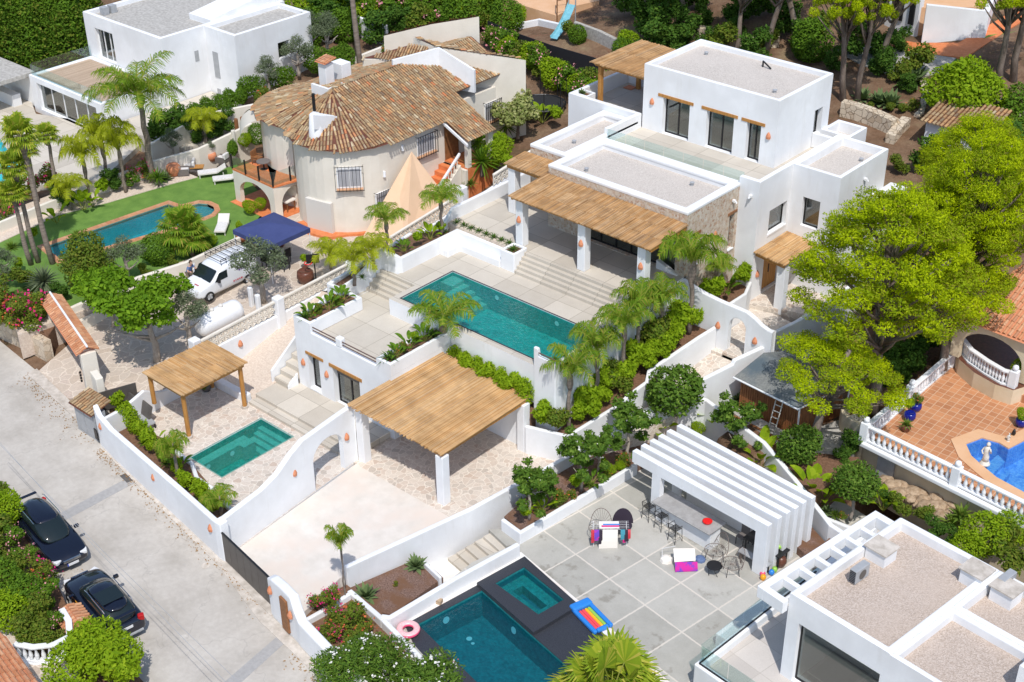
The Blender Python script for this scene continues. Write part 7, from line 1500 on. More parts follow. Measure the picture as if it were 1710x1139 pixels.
for i,(px,py,k,s)in enumerate(((845,55,'ball',1.5),(860,45,'limeball',1.0),(955,68,'shrub',1.0),(965,72,'ball',.8),(1050,90,'limeball',1.0),(1040,98,'ball',.9),(1075,60,'darkshrub',1.8),(1105,75,'darkshrub',1.9),(1010,115,'grass',1.5),(1090,95,'darkshrub',1.6),(1130,95,'darkshrub',1.4),(1060,25,'darkshrub',2.0),(1150,20,'darkshrub',1.8),(1110,10,'darkshrub',2.0),(1350,100,'ball',1.6),(1340,85,'darkshrub',1.4),(1190,80,'darkshrub',1.0),(1170,100,'darkshrub',1.0),(1465,100,'darkshrub',1.2),(1490,30,'darkshrub',1.5),(1270,30,'darkshrub',1.6),(1230,40,'darkshrub',1.4))):
 plantG(k,px,py,W1[i]+' wild shrub on the shaded slope behind the white villa, counted towards the right','shrub','wild shrubs on the slope',s)
for i,(px,py,k,s)in enumerate(((1440,165,'agave',1.6),(1468,172,'agave',1.8),(1487,175,'agave',2.0),(1515,155,'darkshrub',.8),(1522,138,'agave',2.4),(1530,130,'agave',1.8),(1605,200,'limeball',2.2),(1580,195,'limeball',1.9),(1632,200,'limeball',1.8),(1700,210,'ball',1.7),(1690,222,'shrub',1.5),(1525,185,'redshrub',.6),(1455,190,'shrub',.5),(1485,188,'shrub',.5),(1505,190,'shrub',.5),(1470,130,'darkshrub',1.2),(1500,140,'shrub',.9),(1555,290,'darkshrub',1.5),(1670,300,'darkshrub',2.2),(1700,350,'darkshrub',2.2),(1500,290,'shrub',.8),(1440,275,'shrub',.6))):
 plantG(k,px,py,W1[i]+' plant of the dry terraces right of the white villa, counted from the twin-trunked pines','plant','plants of the dry terraces',s)
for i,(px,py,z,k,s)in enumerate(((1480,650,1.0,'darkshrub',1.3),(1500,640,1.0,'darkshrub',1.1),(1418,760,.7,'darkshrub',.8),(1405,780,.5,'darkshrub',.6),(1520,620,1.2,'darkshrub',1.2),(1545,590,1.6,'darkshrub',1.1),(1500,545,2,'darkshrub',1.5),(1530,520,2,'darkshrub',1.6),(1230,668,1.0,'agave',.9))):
 plantP(k,px,py,z,W1[i]+' dark shrub under the pines between the shed and the right-hand terrace','shrub','dark shrubs under the pines',s)
for i,(px,py,k,s)in enumerate(((5,850,'shrub',1.4),(25,880,'limeball',1.2),(10,905,'shrub',1.4),(40,920,'bougain',.9),(20,950,'shrub',1.3),(55,950,'pinkshrub',.9),(45,985,'shrub',1.3),(80,985,'bougain',.9),(20,1000,'ball',1.3),(60,1020,'ball',1.2),(95,1015,'pinkshrub',1.0),(85,1050,'shrub',1.2),(35,1045,'limeball',1.2),(110,1055,'bougain',.7),(65,1078,'shrub',1.1),(100,1080,'shrub',1.0),(-10,960,'shrub',1.5),(0,1030,'limeball',.9))):
 plantP('pinkshrub' if k=='bougain' and i!=7 else k,px-14,py,.6,W1[i]+' shrub of the bank beside the parked cars, counted downwards','shrub','shrubs of the bank beside the parked cars',s*.82)
for i,(px,py,s)in enumerate(((150,1095,1.1),(175,1110,1.2),(150,1130,1.2),(200,1125,1.1),(185,1150,1.3),(130,1150,1.2),(225,1160,1.1))):
 plantP('limeball' if i%2 else 'lime',px,py,.4,W1[i]+' lime shrub of the hedge at the bottom left, counted downwards','shrub','lime hedge at the bottom left',s)
sheet('bank',PP([(-80,780),(0,815),(45,900),(100,985),(130,1060),(110,1100),(-80,1100)],.4),.5,'soil',-.5)
sheet('bank',PP([(120,1085),(180,1075),(240,1139),(300,1250),(100,1250)],.4),.4,'soil',-.5)
# ---------------------------------------------------------------- bottom left garden edge
bw_=balustrade('curved white balustrade at the bottom left corner',[(*P(30,1098,.5),.5),(*P(60,1104,.5),.5),(*P(95,1100,.5),.5),(*P(122,1086,.5),.5),(*P(120,1060,.5),.5),(*P(108,1040,.5),.5)],16,h=.8)
balustrade('short white balustrade end at the left edge',[(*P(-20,1000,.8),.8),(*P(20,975,.8),.8)],3,h=.6)
gwall('white base wall below the curved balustrade at the bottom left',MB().wallrun([(*P(30,1098,.5),.5),(*P(60,1104,.5),.5),(*P(95,1100,.5),.5),(*P(122,1086,.5),.5),(*P(120,1060,.5),.5)],.3,-.4))
cw=thing('tiled_wall_cap','little wall with an orange clay-tiled ridge beside the rear parked car','wall',(*P(130,1030,.9),0));a,b=Vector((*P(110,1012,1.15),1.2)),Vector((*P(142,1055,1.15),1.2));d=(b-a).normalized();nn=Vector((-d.y,d.x,0));mb=MB()
for sg in(-1,1):tile_slope(mb,[a,b,b+nn*.5*sg-Vector((0,0,.22)),a+nn*.5*sg-Vector((0,0,.22))],(nn*sg)[:2],.2,.3,31)
mb.build('roof',['clay_tiles','terracotta'],cw);c=(a+b)/2;MB().obox((c.x,c.y,.4),((b-a).length-.1,.4,1.2),math.atan2(d.y,d.x)).build('wall','white_plaster',cw)
mb=MB();tile_slope(mb,[(*P(-60,1040,2.6),2.6),(*P(10,1062,2.2),2.2),(*P(70,1150,2.2),2.2),(*P(20,1200,2.8),2.8)],(1,-.15),.22,.36,32)
o=tag(mb.build('tiled_roof',['clay_tiles','terracotta']),'corner of a clay tiled roof at the bottom left of the photo','roof')
sheet('flagstone_path',PP([(50,1108),(125,1100),(150,1180),(40,1180)],.3),.42,'flagstone_worn',-.5)
sheet('gravel_path',PP([(-40,1010),(10,1010),(40,1090),(-20,1080)],.6),.56,'pale_gravel',-.5)
# ---------------------------------------------------------------- cars
def loft(sec,mat,parent,name,sub=1,cap=True):
 """sec: list of (x, [(y,z)...]) half profiles mirrored in y"""
 vs=[];k=len(sec[0][1]);ring=2*k
 for x,pr in sec:vs+=[(x+(q[2]if len(q)>2 else 0),q[0],q[1])for q in pr]+[(x+(q[2]if len(q)>2 else 0),-q[0],q[1])for q in reversed(pr)]
 fs=[(i*ring+j,i*ring+(j+1)%ring,(i+1)*ring+(j+1)%ring,(i+1)*ring+j)for i in range(len(sec)-1)for j in range(ring)]
 if cap:fs+=[tuple(range(ring-1,-1,-1)),tuple((len(sec)-1)*ring+j for j in range(ring))]
 mb=MB().add(vs,fs);o=mb.build(name,mat,parent,smooth=True)
 if sub:m_=o.modifiers.new('sub','SUBSURF');m_.levels=sub;m_.render_levels=sub
 return o
def wheel(x,y,r,parent,sgn):
 mb=MB();n=18;pr=[(r*.62,-.10),(r*.97,-.11),(r,-.07),(r,.07),(r*.97,.11),(r*.62,.10)];vs=[]
 for rr,yy in pr:
  for j in range(n):a=2*PI*j/n;vs.append((x+rr*math.cos(a),y+yy,r+rr*math.sin(a)))
 mb.add(vs,[(i*n+j,i*n+(j+1)%n,(i+1)*n+(j+1)%n,(i+1)*n+j)for i in range(5)for j in range(n)]);w_=mb.build('wheel','rubber',parent,smooth=True)
 rm=MB();vs=[(x,y+sgn*.07,r)]+[(x+r*.62*math.cos(2*PI*j/20),y+sgn*(.10 if j%4<2 else.05),r+r*.62*math.sin(2*PI*j/20))for j in range(20)];rm.add(vs,[(0,j+1,(j+1)%20+1)for j in range(20)]);rm.build('rim','grey_metal',w_)
def suv(label,loc,rz,taxi=False):
 """front towards +x; about 4.55 m long"""
 r=thing('parked_car',label,'car',(0,0,0));H=lambda w,zb,zs,zt,cr=.0:[(w*.86,zb),(w*.98,zb+.12),(w,(zb+zs)/2),(w*.985,zs-.06),(w*.90,zs+.02),(w*.55,zt),(.0,zt+cr)]
 sec=[(-2.26,H(.70,.38,.72,.78,.0)),(-2.20,H(.84,.30,.92,.98,.02)),(-1.95,H(.90,.24,1.0,1.04,.02)),(-1.2,H(.92,.22,1.0,1.05,.02)),(0,H(.92,.22,.98,1.02,.02)),(.85,H(.92,.22,.96,1.02,.03)),(1.3,H(.915,.22,.93,.98,.04)),(1.85,H(.88,.24,.84,.89,.04)),(2.15,H(.80,.28,.74,.78,.03)),(2.28,H(.62,.36,.62,.66,.02))]
 b=loft(sec,'car_paint',r,'body',2)
 gh=[(-2.12,[(.60,.97),(.58,1.0),(.3,1.02),(0,1.02)]),(-1.80,[(.80,1.0),(.66,1.45),(.45,1.56),(0,1.585)]),(-1.0,[(.83,1.0),(.68,1.50),(.48,1.635),(0,1.665)]),(-.1,[(.83,1.0),(.68,1.49),(.48,1.63),(0,1.66)]),(.45,[(.82,.98),(.66,1.36),(.46,1.50),(0,1.53)]),(1.22,[(.74,.95),(.60,.99),(.4,1.0),(0,1.01)])]
 loft(gh,'car_glass',r,'windows',1)
 rf=[(-1.92,[(.60,1.46),(.50,1.545),(0,1.585)]),(-1.0,[(.665,1.53),(.53,1.635),(0,1.68)]),(-.1,[(.665,1.53),(.53,1.632),(0,1.677)]),(.28,[(.63,1.46),(.5,1.565),(0,1.60)])]
 loft(rf,'car_paint',r,'roof_panel',1)
 if taxi:MB().prism([(-1.35,-.48),(-.45,-.5),(-.45,.5),(-1.35,.48)],1.668,1.678).build('sunroof','car_glass',r,bevel=.004)
 for x in(-1.38,1.38):
  for s in(-1,1):wheel(x,s*.82,.355,r,s)
 for s in(-1,1):
  MB().obox((2.08,s*.62,.70),(.32,.30,.15),s*-.35).build('headlight','lamp_lens',r,bevel=.03);MB().obox((-2.13,s*.70,.95),(.20,.26,.26),s*.35).build('tail_light','red_lens',r,bevel=.03)
  m_=MB().obox((.72,s*1.0,1.06),(.14,.22,.15),0).build('mirror','car_paint',r,bevel=.03)
  MB().tube([(-1.75,s*.62,1.58),(-1.6,s*.63,1.655),(-.1,s*.63,1.66),(.1,s*.62,1.60)],.022,6).build('roof_rail','chrome',r)
  for x in(-.55,.35):MB().obox((x,s*.925,.86),(.16,.02,.03)).build('door_handle','chrome',r)
 MB().obox((2.27,0,.66),(.06,.78,.13)).build('grille','chrome',r,bevel=.01);MB().obox((2.30,0,.45),(.03,.52,.11)).obox((2.302,-.235,.45),(.03,.05,.112),m=1).build('number_plate',['plate','plate_blue'],r)
 MB().obox((-2.265,0,.80),(.03,.52,.11)).obox((-2.268,.235,.80),(.03,.05,.112),m=1).build('number_plate',['plate','plate_blue'],r)
 MB().obox((-2.25,0,.40),(.10,1.35,.10)).build('bumper_trim','grey_metal',r,bevel=.02);MB().obox((-2.2,0,1.50),(.16,1.0,.03)).build('spoiler','car_paint',r)
 if taxi:
  MB().obox((.25,.935,.72),(.62,.015,.42)).build('door_panel','ad_orange',r);MB().obox((-.55,.938,.72),(.95,.015,.42)).build('door_panel','ad_grey',r)
 r.location=loc;r.rotation_euler=(0,0,rz);return r
suv('black parked car facing downhill, half hidden by the bank shrubs',(-11.5,-13.4,0),-.14)
suv('black parked car seen from behind with orange and grey side panels',(-5.85,-14.45,0),PI-.15,True)
def van():
 r=thing('parked_van','white delivery van with a black ladder roof rack and its door open','van',(0,0,0));H=lambda w,zb,zs,zt:[(w*.9,zb),(w,zb+.15),(w,zs*.6),(w*.99,zs),(w*.92,zs+.1),(w*.6,zt),(0,zt+.02)]
 sec=[(-2.2,H(.86,.3,1.55,1.78)),(-2.12,H(.90,.25,1.62,1.84)),(-1.0,H(.91,.22,1.64,1.86)),(.2,H(.91,.22,1.60,1.82)),(.55,H(.91,.22,1.42,1.66)),(1.0,H(.91,.22,.98,1.12)),(1.45,H(.90,.22,.92,1.03)),(1.9,H(.86,.24,.80,.88)),(2.15,H(.72,.3,.66,.7))]
 loft(sec,'van_paint',r,'body',1)
 ws=MB();ws.add([(.62,-.72,1.60),(.62,.72,1.60),(1.22,.80,1.10),(1.22,-.80,1.10)],[(0,1,2,3)]);ws.add([(.62,-.72,1.58),(.62,.72,1.58),(1.22,.80,1.08),(1.22,-.80,1.08)],[(3,2,1,0)]);ws.build('windscreen','car_glass',r)
 for s in(-1,1):MB().add([(.05,s*.915,1.52),(.05,s*.925,1.05),(.95,s*.925,1.02),(.62,s*.915,1.50)],[(0,1,2,3)if s<0 else(3,2,1,0)]).build('side_window','car_glass',r);MB().obox((.75,s*1.02,1.08),(.14,.2,.18)).build('mirror','dark_metal',r,bevel=.02);MB().obox((2.0,s*.6,.74),(.22,.26,.18),s*-.3).build('headlight','lamp_lens',r,bevel=.03)
 for x in(-1.35,1.4):
  for s in(-1,1):wheel(x,s*.82,.31,r,s)
 rk=MB()
 for s in(-1,1):rk.tube([(-2.0,s*.72,2.02),(.25,s*.72,2.02)],.022,5);rk.tube([(-2.0,s*.72,2.12),(.25,s*.72,2.12)],.018,5)
 for k in range(7):x=-2.0+k*.375;rk.tube([(x,-.74,2.02),(x,.74,2.02)],.022,5);rk.tube([(x,-.72,1.8),(x,-.72,2.12)],.018,5);rk.tube([(x,.72,1.8),(x,.72,2.12)],.018,5)
 rk.build('roof_rack','dark_metal',r)
 MB().obox((.75,-1.25,.85),(.75,.06,.85),.9).build('door','van_paint',r)
 mb=MB()
 for k,w_ in enumerate((.10,.07,.09,.05,.08,.1)):mb.obox((-1.5+k*.14,.93,1.2),(w_,.01,.14))
 mb.build('side_print','purple_print',r);mb=MB()
 for k,w_ in enumerate((.10,.07,.09,.05,.08)):mb.obox((-.9+.14*k,.932,.62),(w_,.01,.09))
 mb.build('side_print','red_print',r);mb=MB()
 for k in range(4):mb.obox((1.72,.35-.09*k,.965-.0),(.09,.06,.01),0)
 mb.build('bonnet_print','red_print',r)
 MB().obox((2.16,0,.48),(.03,.5,.1)).build('number_plate','plate',r);return r
vn=van();vn.location=(-23.05,5.35,1.25);vn.rotation_euler=(0,0,-PI/2)
# ---------------------------------------------------------------- person beside the van
def figure(name,label,loc,rz,joints,edges,mats,sub=2):
 r=thing(name,label,'person',(0,0,0))
 def skin(nm,js,es,mat,parent):
  me=bpy.data.meshes.new(nm);ks=list(js);me.from_pydata([js[k][0]for k in ks],[(ks.index(a),ks.index(b))for a,b in es],[]);me.materials.append(M[mat]);o=bpy.data.objects.new(nm,me);COL.objects.link(o);o.parent=parent;WL[o.name]=WL[parent.name].copy()
  sm=o.modifiers.new('skin','SKIN');sm.use_smooth_shade=True
  for i,k in enumerate(ks):me.skin_vertices[0].data[i].radius=(js[k][1],)*2 if not isinstance(js[k][1],tuple)else js[k][1]
  me.skin_vertices[0].data[0].use_root=True
  s_=o.modifiers.new('sub','SUBSURF');s_.levels=1;s_.render_levels=sub;return o
 body=skin('body',joints,edges,mats[0],r)
 for nm,js,es,mt in mats[1]:skin(nm,js,es,mt,r)
 r.location=loc;r.rotation_euler=(0,0,rz);return r
J={'pel':((0,0,.95),.13),'waist':((.05,0,1.1),.12),'chest':((.14,0,1.33),.15),'neck':((.20,0,1.48),.055),'head0':((.23,0,1.56),.075),'head1':((.26,0,1.66),.095),'head2':((.25,0,1.75),.06),
  'lh':((0,.10,.92),.10),'lk':((.04,.12,.50),.065),'la':((-.02,.12,.08),.045),'lt':((.14,.13,.04),.035),'rh':((0,-.10,.92),.10),'rk':((.0,-.13,.50),.065),'ra':((-.08,-.13,.08),.045),'rt':((.08,-.14,.04),.035),
  'ls':((.15,.19,1.40),.06),'le':((.30,.27,1.20),.042),'lw':((.52,.22,1.22),.028),'rs':((.15,-.19,1.40),.06),'re':((.28,-.32,1.22),.042),'rw':((.48,-.40,1.34),.028),
  'lp':((.58,.21,1.22),.03),'rp':((.54,-.42,1.37),.03)}
E_=[('pel','waist'),('waist','chest'),('chest','neck'),('neck','head0'),('head0','head1'),('head1','head2'),('pel','lh'),('lh','lk'),('lk','la'),('la','lt'),('pel','rh'),('rh','rk'),('rk','ra'),('ra','rt'),('chest','ls'),('ls','le'),('le','lw'),('lw','lp'),('chest','rs'),('rs','re'),('re','rw'),('rw','rp')]
for h_,s_ in(('l',1),('r',-1)):
 p=J[h_+'p'][0]
 for i,(dy,l_)in enumerate(((-.03,.065),(-.01,.08),(.01,.078),(.03,.06))):k=h_+'f%d'%i;J[k]=((p[0]+.05,p[1]+dy,p[2]),.009);J[k+'b']=((p[0]+.05+l_,p[1]+dy*1.1,p[2]-.03),.008);E_+=[(h_+'p',k),(k,k+'b')]
 J[h_+'th']=((p[0]+.02,p[1]-s_*.05,p[2]+.01),.01);J[h_+'thb']=((p[0]+.06,p[1]-s_*.06,p[2]),.009);E_+=[(h_+'p',h_+'th'),(h_+'th',h_+'thb')]
up_=lambda k,r_:(J[k][0],r_)
shirt={'waist':up_('waist',.15),'pel':((0,0,1.0),.15),'chest':up_('chest',.185),'nk':((.18,0,1.43),.09),'ls':up_('ls',.085),'le':((.24,.24,1.28),.06),'rs':up_('rs',.085),'re':((.23,-.27,1.29),.06)}
trs={'pel':up_('pel',.155),'lh':up_('lh',.125),'lk':up_('lk',.085),'la':((-.02,.12,.14),.06),'rh':up_('rh',.125),'rk':up_('rk',.085),'ra':((-.08,-.13,.14),.06)}
hair={'a':((.20,0,1.72),.085),'b':((.25,0,1.76),.08),'c':((.17,0,1.64),.06)}
face={'n0':((.345,0,1.64),.014),'n1':((.365,0,1.625),.012)}
figure('person','person in a blue shirt leaning in at the open door of the white van',(-24.35,4.25,1.25),.15,J,E_,['skin',[('shirt',shirt,[('waist','pel'),('waist','chest'),('chest','nk'),('chest','ls'),('ls','le'),('chest','rs'),('rs','re')],'blue_cloth'),('trousers',trs,[('pel','lh'),('lh','lk'),('lk','la'),('pel','rh'),('rh','rk'),('rk','ra')],'khaki'),('hair',hair,[('a','b'),('a','c')],'hair'),('nose',face,[('n0','n1')],'skin')]])
x,y=P(388,548,1.2);gtk=thing('gas_tank','large white cylindrical gas tank on a cradle beside the block fence','gas tank',(-18.9,2.0,1.0));vs=[]
mb=MB();L_=3.0;prof=[(0.02,0),(.35,.06),(.55,.2),(.62,.42),(.62,L_-.42),(.55,L_-.2),(.35,L_-.06),(.02,L_)];n=20
for r_,l_ in prof:
 for j in range(n):a_=2*PI*j/n;vs.append((-19.3+r_*math.cos(a_),.9+l_,1.95+r_*math.sin(a_)))
mb.add(vs,[(i*n+j,i*n+(j+1)%n,(i+1)*n+(j+1)%n,(i+1)*n+j)for i in range(7)for j in range(n)]);mb.build('tank','white_paint',gtk,smooth=True)
for yy in(1.5,3.3):MB().box(-19.8,yy-.08,.9,-18.8,yy+.08,1.5).build('cradle','kerb_concrete',gtk)
for yy in(2.0,2.6):MB().lathe((-19.3,yy,2.5),[(.14,0),(.14,.16),(.06,.22)],10).build('valve','off_white',gtk)
gwall('slim white gate post left of the gas tank',MB().box(-19.9,4.9,.9,-19.65,5.15,2.6),name='post',cat='post');gwall('white gate post right of the gas tank below the olive',MB().box(-18.9,4.6,.9,-18.65,4.85,2.6),name='post',cat='post')
# ---------------------------------------------------------------- furniture on the concrete terrace
def stool():
 r=thing('bar_stool',None,None);mb=MB()
 for sx in(-.2,.2):
  for sy in(-.2,.2):leg=MB().tube([(sx*1.15,sy*1.15,0),(sx,sy,.72)],.016,5).build('leg','dark_metal',r)
 MB().tube([(-.21,-.21,.28),(.21,-.21,.28),(.21,.21,.28),(-.21,.21,.28),(-.21,-.21,.28)],.011,5).build('footrest','dark_metal',r)
 s=MB()
 for k in range(7):s.box(-.21+k*.065,-.21,.72,-.18+k*.065,.21,.745)
 s.build('seat','dark_metal',r);b=MB();b.tube([(-.22,-.22,.74),(-.24,-.24,.95),(-.26,0,1.08),(-.24,.24,.95),(-.22,.22,.74)],.014,5);b.tube([(-.24,-.24,.95),(.15,-.25,.93),(.18,-.21,.74)],.014,5);b.tube([(-.24,.24,.95),(.15,.25,.93),(.18,.21,.74)],.014,5)
 for k in range(6):t=-.2+k*.08;b.tube([(-.21,t,.74),(-.255,t,1.02)],.007,4)
 b.build('backrest','dark_metal',r);return r
def egg(mat='wire'):
 r=thing('round_wire_chair',None,None);f=MB();n=18
 for k in range(n):a=2*PI*k/n;f.tube([(.02*math.cos(a),.02*math.sin(a),.40),(.36*math.cos(a),.36*math.sin(a),.44)],.006,3)
 f.tube([(.38*math.cos(2*PI*k/20),.38*math.sin(2*PI*k/20),.45)for k in range(21)],.013,5);f.build('seat',mat,r);b=MB()
 rim=[(-.22-.28*math.sin(PI*k/12)**.8*.6,.40*math.cos(PI*k/12),.45+.62*math.sin(PI*k/12))for k in range(13)];b.tube(rim,.013,5)
 for k in range(1,12):b.tube([(-.30,.05*math.cos(PI*k/12),.42),rim[k]],.006,3)
 b.build('backrest',mat,r)
 for k in range(4):a=PI/4+k*PI/2;MB().tube([(.26*math.cos(a),.26*math.sin(a),.43),(.33*math.cos(a),.33*math.sin(a),0)],.011,4).build('leg','dark_metal',r)
 return r
stl=None
for i,(px,py)in enumerate(((1083,866),(1104,882),(1127,903))):
 x,y=P(px,py,LZ);t=('left of the three black bar stools','middle of the three black bar stools','right of the three black bar stools')[i]+' at the outdoor bar'
 if stl is None:stl=stool();tag(stl,t,'bar stool','bar stools');stl.location=(x,y,LZ);stl.rotation_euler=(0,0,1.4)
 else:dup(stl,(x,y,LZ),1.4,t,'bar stools','bar stool')
eg=None
for i,(px,py,rz_)in enumerate(((1193,935,-2.0),(1221,957,-2.3),(1000,898,-1.2))):
 x,y=P(px,py,LZ);t=('round wire chair behind the black side table','round wire chair right of the black side table','round wire chair behind the white drying rack')[i]
 if eg is None:eg=egg();tag(eg,t,'chair','round wire chairs');eg.location=(x,y,LZ);eg.rotation_euler=(0,0,rz_);eg.scale=(1.25,)*3
 else:dup(eg,(x,y,LZ),rz_,t,'round wire chairs','chair',1.25)
x,y=P(1040,890,LZ);t_=thing('cushioned_chair','chair with a dark plum oval back behind the drying rack','chair',(x,y,LZ));mb=MB();u=Vector((CR[0],CR[1],0)).normalized();vv=Vector((-u.y,u.x,0))
pts=[Vector((x,y,LZ+.42))+u*(.48*math.cos(PI*k/12))+vv*(.18+.12*math.sin(PI*k/12))+Vector((0,0,.72*math.sin(PI*k/12)))for k in range(13)];mb.add([tuple(p)for p in pts]+[tuple(p+vv*.08)for p in pts],[tuple(range(13)),tuple(range(25,12,-1))]+[(k,k+13,k+14,k+1)for k in range(12)]);mb.build('backrest','dark_cloth',t_)
MB().lathe((x,y,LZ+.38),[(.40,0),(.42,.08)],14).build('seat','dark_cloth',t_)
for k in range(4):a=k*PI/2;MB().tube([(x+.3*math.cos(a),y+.3*math.sin(a),LZ+.4),(x+.36*math.cos(a),y+.36*math.sin(a),LZ)],.015,4).build('leg','dark_metal',t_)
x,y=P(1192,958,LZ);t_=thing('side_table','small black round side table with crossed legs','table',(x,y,LZ));MB().lathe((x,y,LZ+.44),[(.34,0),(.36,.02),(.34,.05)],14).build('table_top','dark_metal',t_)
for k in range(4):a=k*PI/2+.4;MB().tube([(x+.25*math.cos(a),y+.25*math.sin(a),LZ+.45),(x-.2*math.sin(a)+.18*math.cos(a),y+.2*math.cos(a)+.18*math.sin(a),LZ)],.014,4).build('leg','dark_metal',t_)
def cloth_drop(mb_,c,u,w,h,out,m=0):
 c=Vector(c);K=5;prev=None
 for k in range(K+1):t=k/K;row=[c-u*w/2+out*(.05*math.sin(3*t)+.18*t)+Vector((0,0,-h*t)),c+u*w/2+out*(.03*math.sin(4*t)+.18*t)+Vector((0,0,-h*t))];(mb_.add([prev[0],prev[1],row[1],row[0]],[(0,1,2,3)],m)if prev else None);prev=row
rk_=thing('drying_rack','laundry drying rack hung with a long white cloth and colourful swimwear','drying rack',(*P(1018,905,LZ),LZ));x,y=P(1018,905,LZ);c=Vector((x,y,LZ));u=Vector((CR[0],CR[1],0)).normalized();o_=Vector((u.y,-u.x,0))
f=MB()
for s in(-1,1):
 for q in(-1,1):f.tube([c+u*s*.75+o_*q*.3,c+u*s*.75-o_*q*.3+Vector((0,0,.95))],.012,4)
for k in range(6):f.tube([c-u*.85+o_*(-.3+.12*k)+Vector((0,0,.95)),c+u*.85+o_*(-.3+.12*k)+Vector((0,0,.95))],.006,4)
f.build('frame','white_paint',rk_)
for k,(s0,w_,h_,mt)in enumerate(((-.1,.85,.95,'white_cloth'),(-.62,.22,.5,'purple_cloth'),(-.8,.14,.62,'red_print'),(.55,.2,.45,'teal_cloth'),(.72,.2,.55,'dark_cloth'),(.84,.12,.4,'red_print'),(-.45,.18,.7,'dark_cloth'),(.62,.14,.62,'magenta'))):
 mb=MB();cloth_drop(mb,c+u*s0+o_*(.30-.0*k)+Vector((0,0,.96)),u,w_,h_,o_);mb.build('laundry',mt,rk_)
mb=MB();mb.obox(tuple(c-u*.05+Vector((0,0,.975))),(.9,.5,.02),math.atan2(u.y,u.x));mb.build('folded_towel','white_cloth',rk_);MB().obox(tuple(c-u*.0+o_*.1+Vector((0,0,.99))),(.8,.10,.02),math.atan2(u.y,u.x)).build('towel_stripe','magenta',rk_);MB().obox(tuple(c+u*.05-o_*.02+Vector((0,0,.992))),(.75,.07,.02),math.atan2(u.y,u.x)).build('towel_stripe','float_blue',rk_)
x,y=P(1140,940,LZ);c=Vector((x,y,LZ));f2=thing('clothes_airer','low airer draped with a beach towel in pink and blue beside the wire chairs','drying rack',(x,y,LZ));f=MB();f.tube([c-u*.9+Vector((0,0,.02)),c-u*.9+o_*-.4+Vector((0,0,.5)),c-u*.3+o_*-.5+Vector((0,0,.55))],.012,4);f.tube([c-u*.5+o_*.0,c-u*.4+Vector((0,0,.6)),c+u*.5+Vector((0,0,.55)),c+u*.55],.012,4);f.build('frame','white_paint',f2)
mb=MB();cloth_drop(mb,c+u*.05-o_*.25+Vector((0,0,.62)),u,.95,.28,o_*3.2);mb.build('towel','white_cloth',f2);mb=MB();cloth_drop(mb,c+u*.1+o_*.32+Vector((0,0,.33)),u,1.0,.3,o_*1.8);mb.build('beach_towel','purple_cloth',f2)
mb=MB();mb.lathe((x-.65,y-.35,LZ),[(.3,0),(.26,.15),(.1,.22)],8);tag(mb.build('towel_heap','white_cloth',origin=(x-.65,y-.35,LZ)),'crumpled pale towel heap left of the beach towel','towel')
x,y=P(1169,935,LZ);tag(MB().lathe((x,y,LZ),[(.26,0),(.24,.1),(.1,.18)],9).build('towel_heap','blue_cloth',origin=(x,y,LZ)),'crumpled blue-grey towel between airer and wire chairs','towel')
dt=thing('dining_table','dark dining table in the shade under the fins','table',(*KF(7.0,1.2),LZ));kbox(MB(),6.0,.8,.22,8.0,1.6,.27).build('table_top','dark_metal',dt)
for a_,b_ in((6.1,.9),(7.9,.9),(6.1,1.5),(7.9,1.5)):kbox(MB(),a_-.03,b_-.03,LZ,a_+.03,b_+.03,.22).build('leg','dark_metal',dt)
for a_,b_,t_ in((6.4,2.0,'grey chair at the left back of the dark dining table'),(7.5,2.0,'grey chair at the right back of the dark dining table'),(5.7,1.2,'grey chair at the left head of the dark dining table')):
 r=thing('dining_chair',t_,'chair',(*KF(a_,b_),LZ),0,'grey dining chairs');kbox(MB(),a_-.22,b_-.22,LZ+.42,a_+.22,b_+.22,LZ+.46).build('seat','grey_wicker',r);kbox(MB(),a_-.22,b_+.18,LZ+.46,a_+.22,b_+.22,LZ+.95).build('backrest','grey_wicker',r)
 for e,f_ in((-.2,-.2),(.2,-.2),(-.2,.2),(.2,.2)):kbox(MB(),a_+e-.015,b_+f_-.015,LZ,a_+e+.015,b_+f_+.015,LZ+.42).build('leg','dark_metal',r)
be=thing('bench','grey bench in front of the dark dining table','bench',(*KF(7.0,.4),LZ));kbox(MB(),6.2,.2,LZ+.42,7.8,.55,LZ+.47).build('seat','grey_metal',be)
for a_ in(6.3,7.7):kbox(MB(),a_-.03,.25,LZ,a_+.03,.5,LZ+.42).build('leg','dark_metal',be)
x,y=KF(7.6,1.3);tag(MB().lathe((x,y,.28),[(.05,0),(.16,.08),(.14,.2),(.05,.24)],10).build('toy_ball','rainbow_c',smooth=True,origin=(x,y,.28)),'bright green toy on the dark dining table','toy')
x,y=KF(7.2,1.0);tag(MB().lathe((x,y,.28),[(.05,0),(.08,.06),(.05,.1)],10).build('bowl','white_paint',smooth=True,origin=(x,y,.28)),'small white bowl on the dark dining table','bowl')
for px,py,mt,t in((1273,962,'pink','pink toy at the foot of the pergola legs'),(1274,968,'ad_orange','orange toy at the foot of the pergola legs'),(1293,955,'rainbow_c','green toy near the beam pergola'),(1288,960,'float_blue','blue toy near the beam pergola'),(1303,945,'clay_brown','brown basket by the pergola legs')):
 x,y=P(px,py,LZ);s=.14 if mt!='clay_brown' else.28;tag(MB().lathe((x,y,LZ),[(s*.6,0),(s,s),(s*.7,s*1.8),(s*.2,s*2)],9).build('toy' if s<.2 else 'basket',mt,smooth=True,origin=(x,y,LZ)),t,'toy' if s<.2 else 'basket',None)
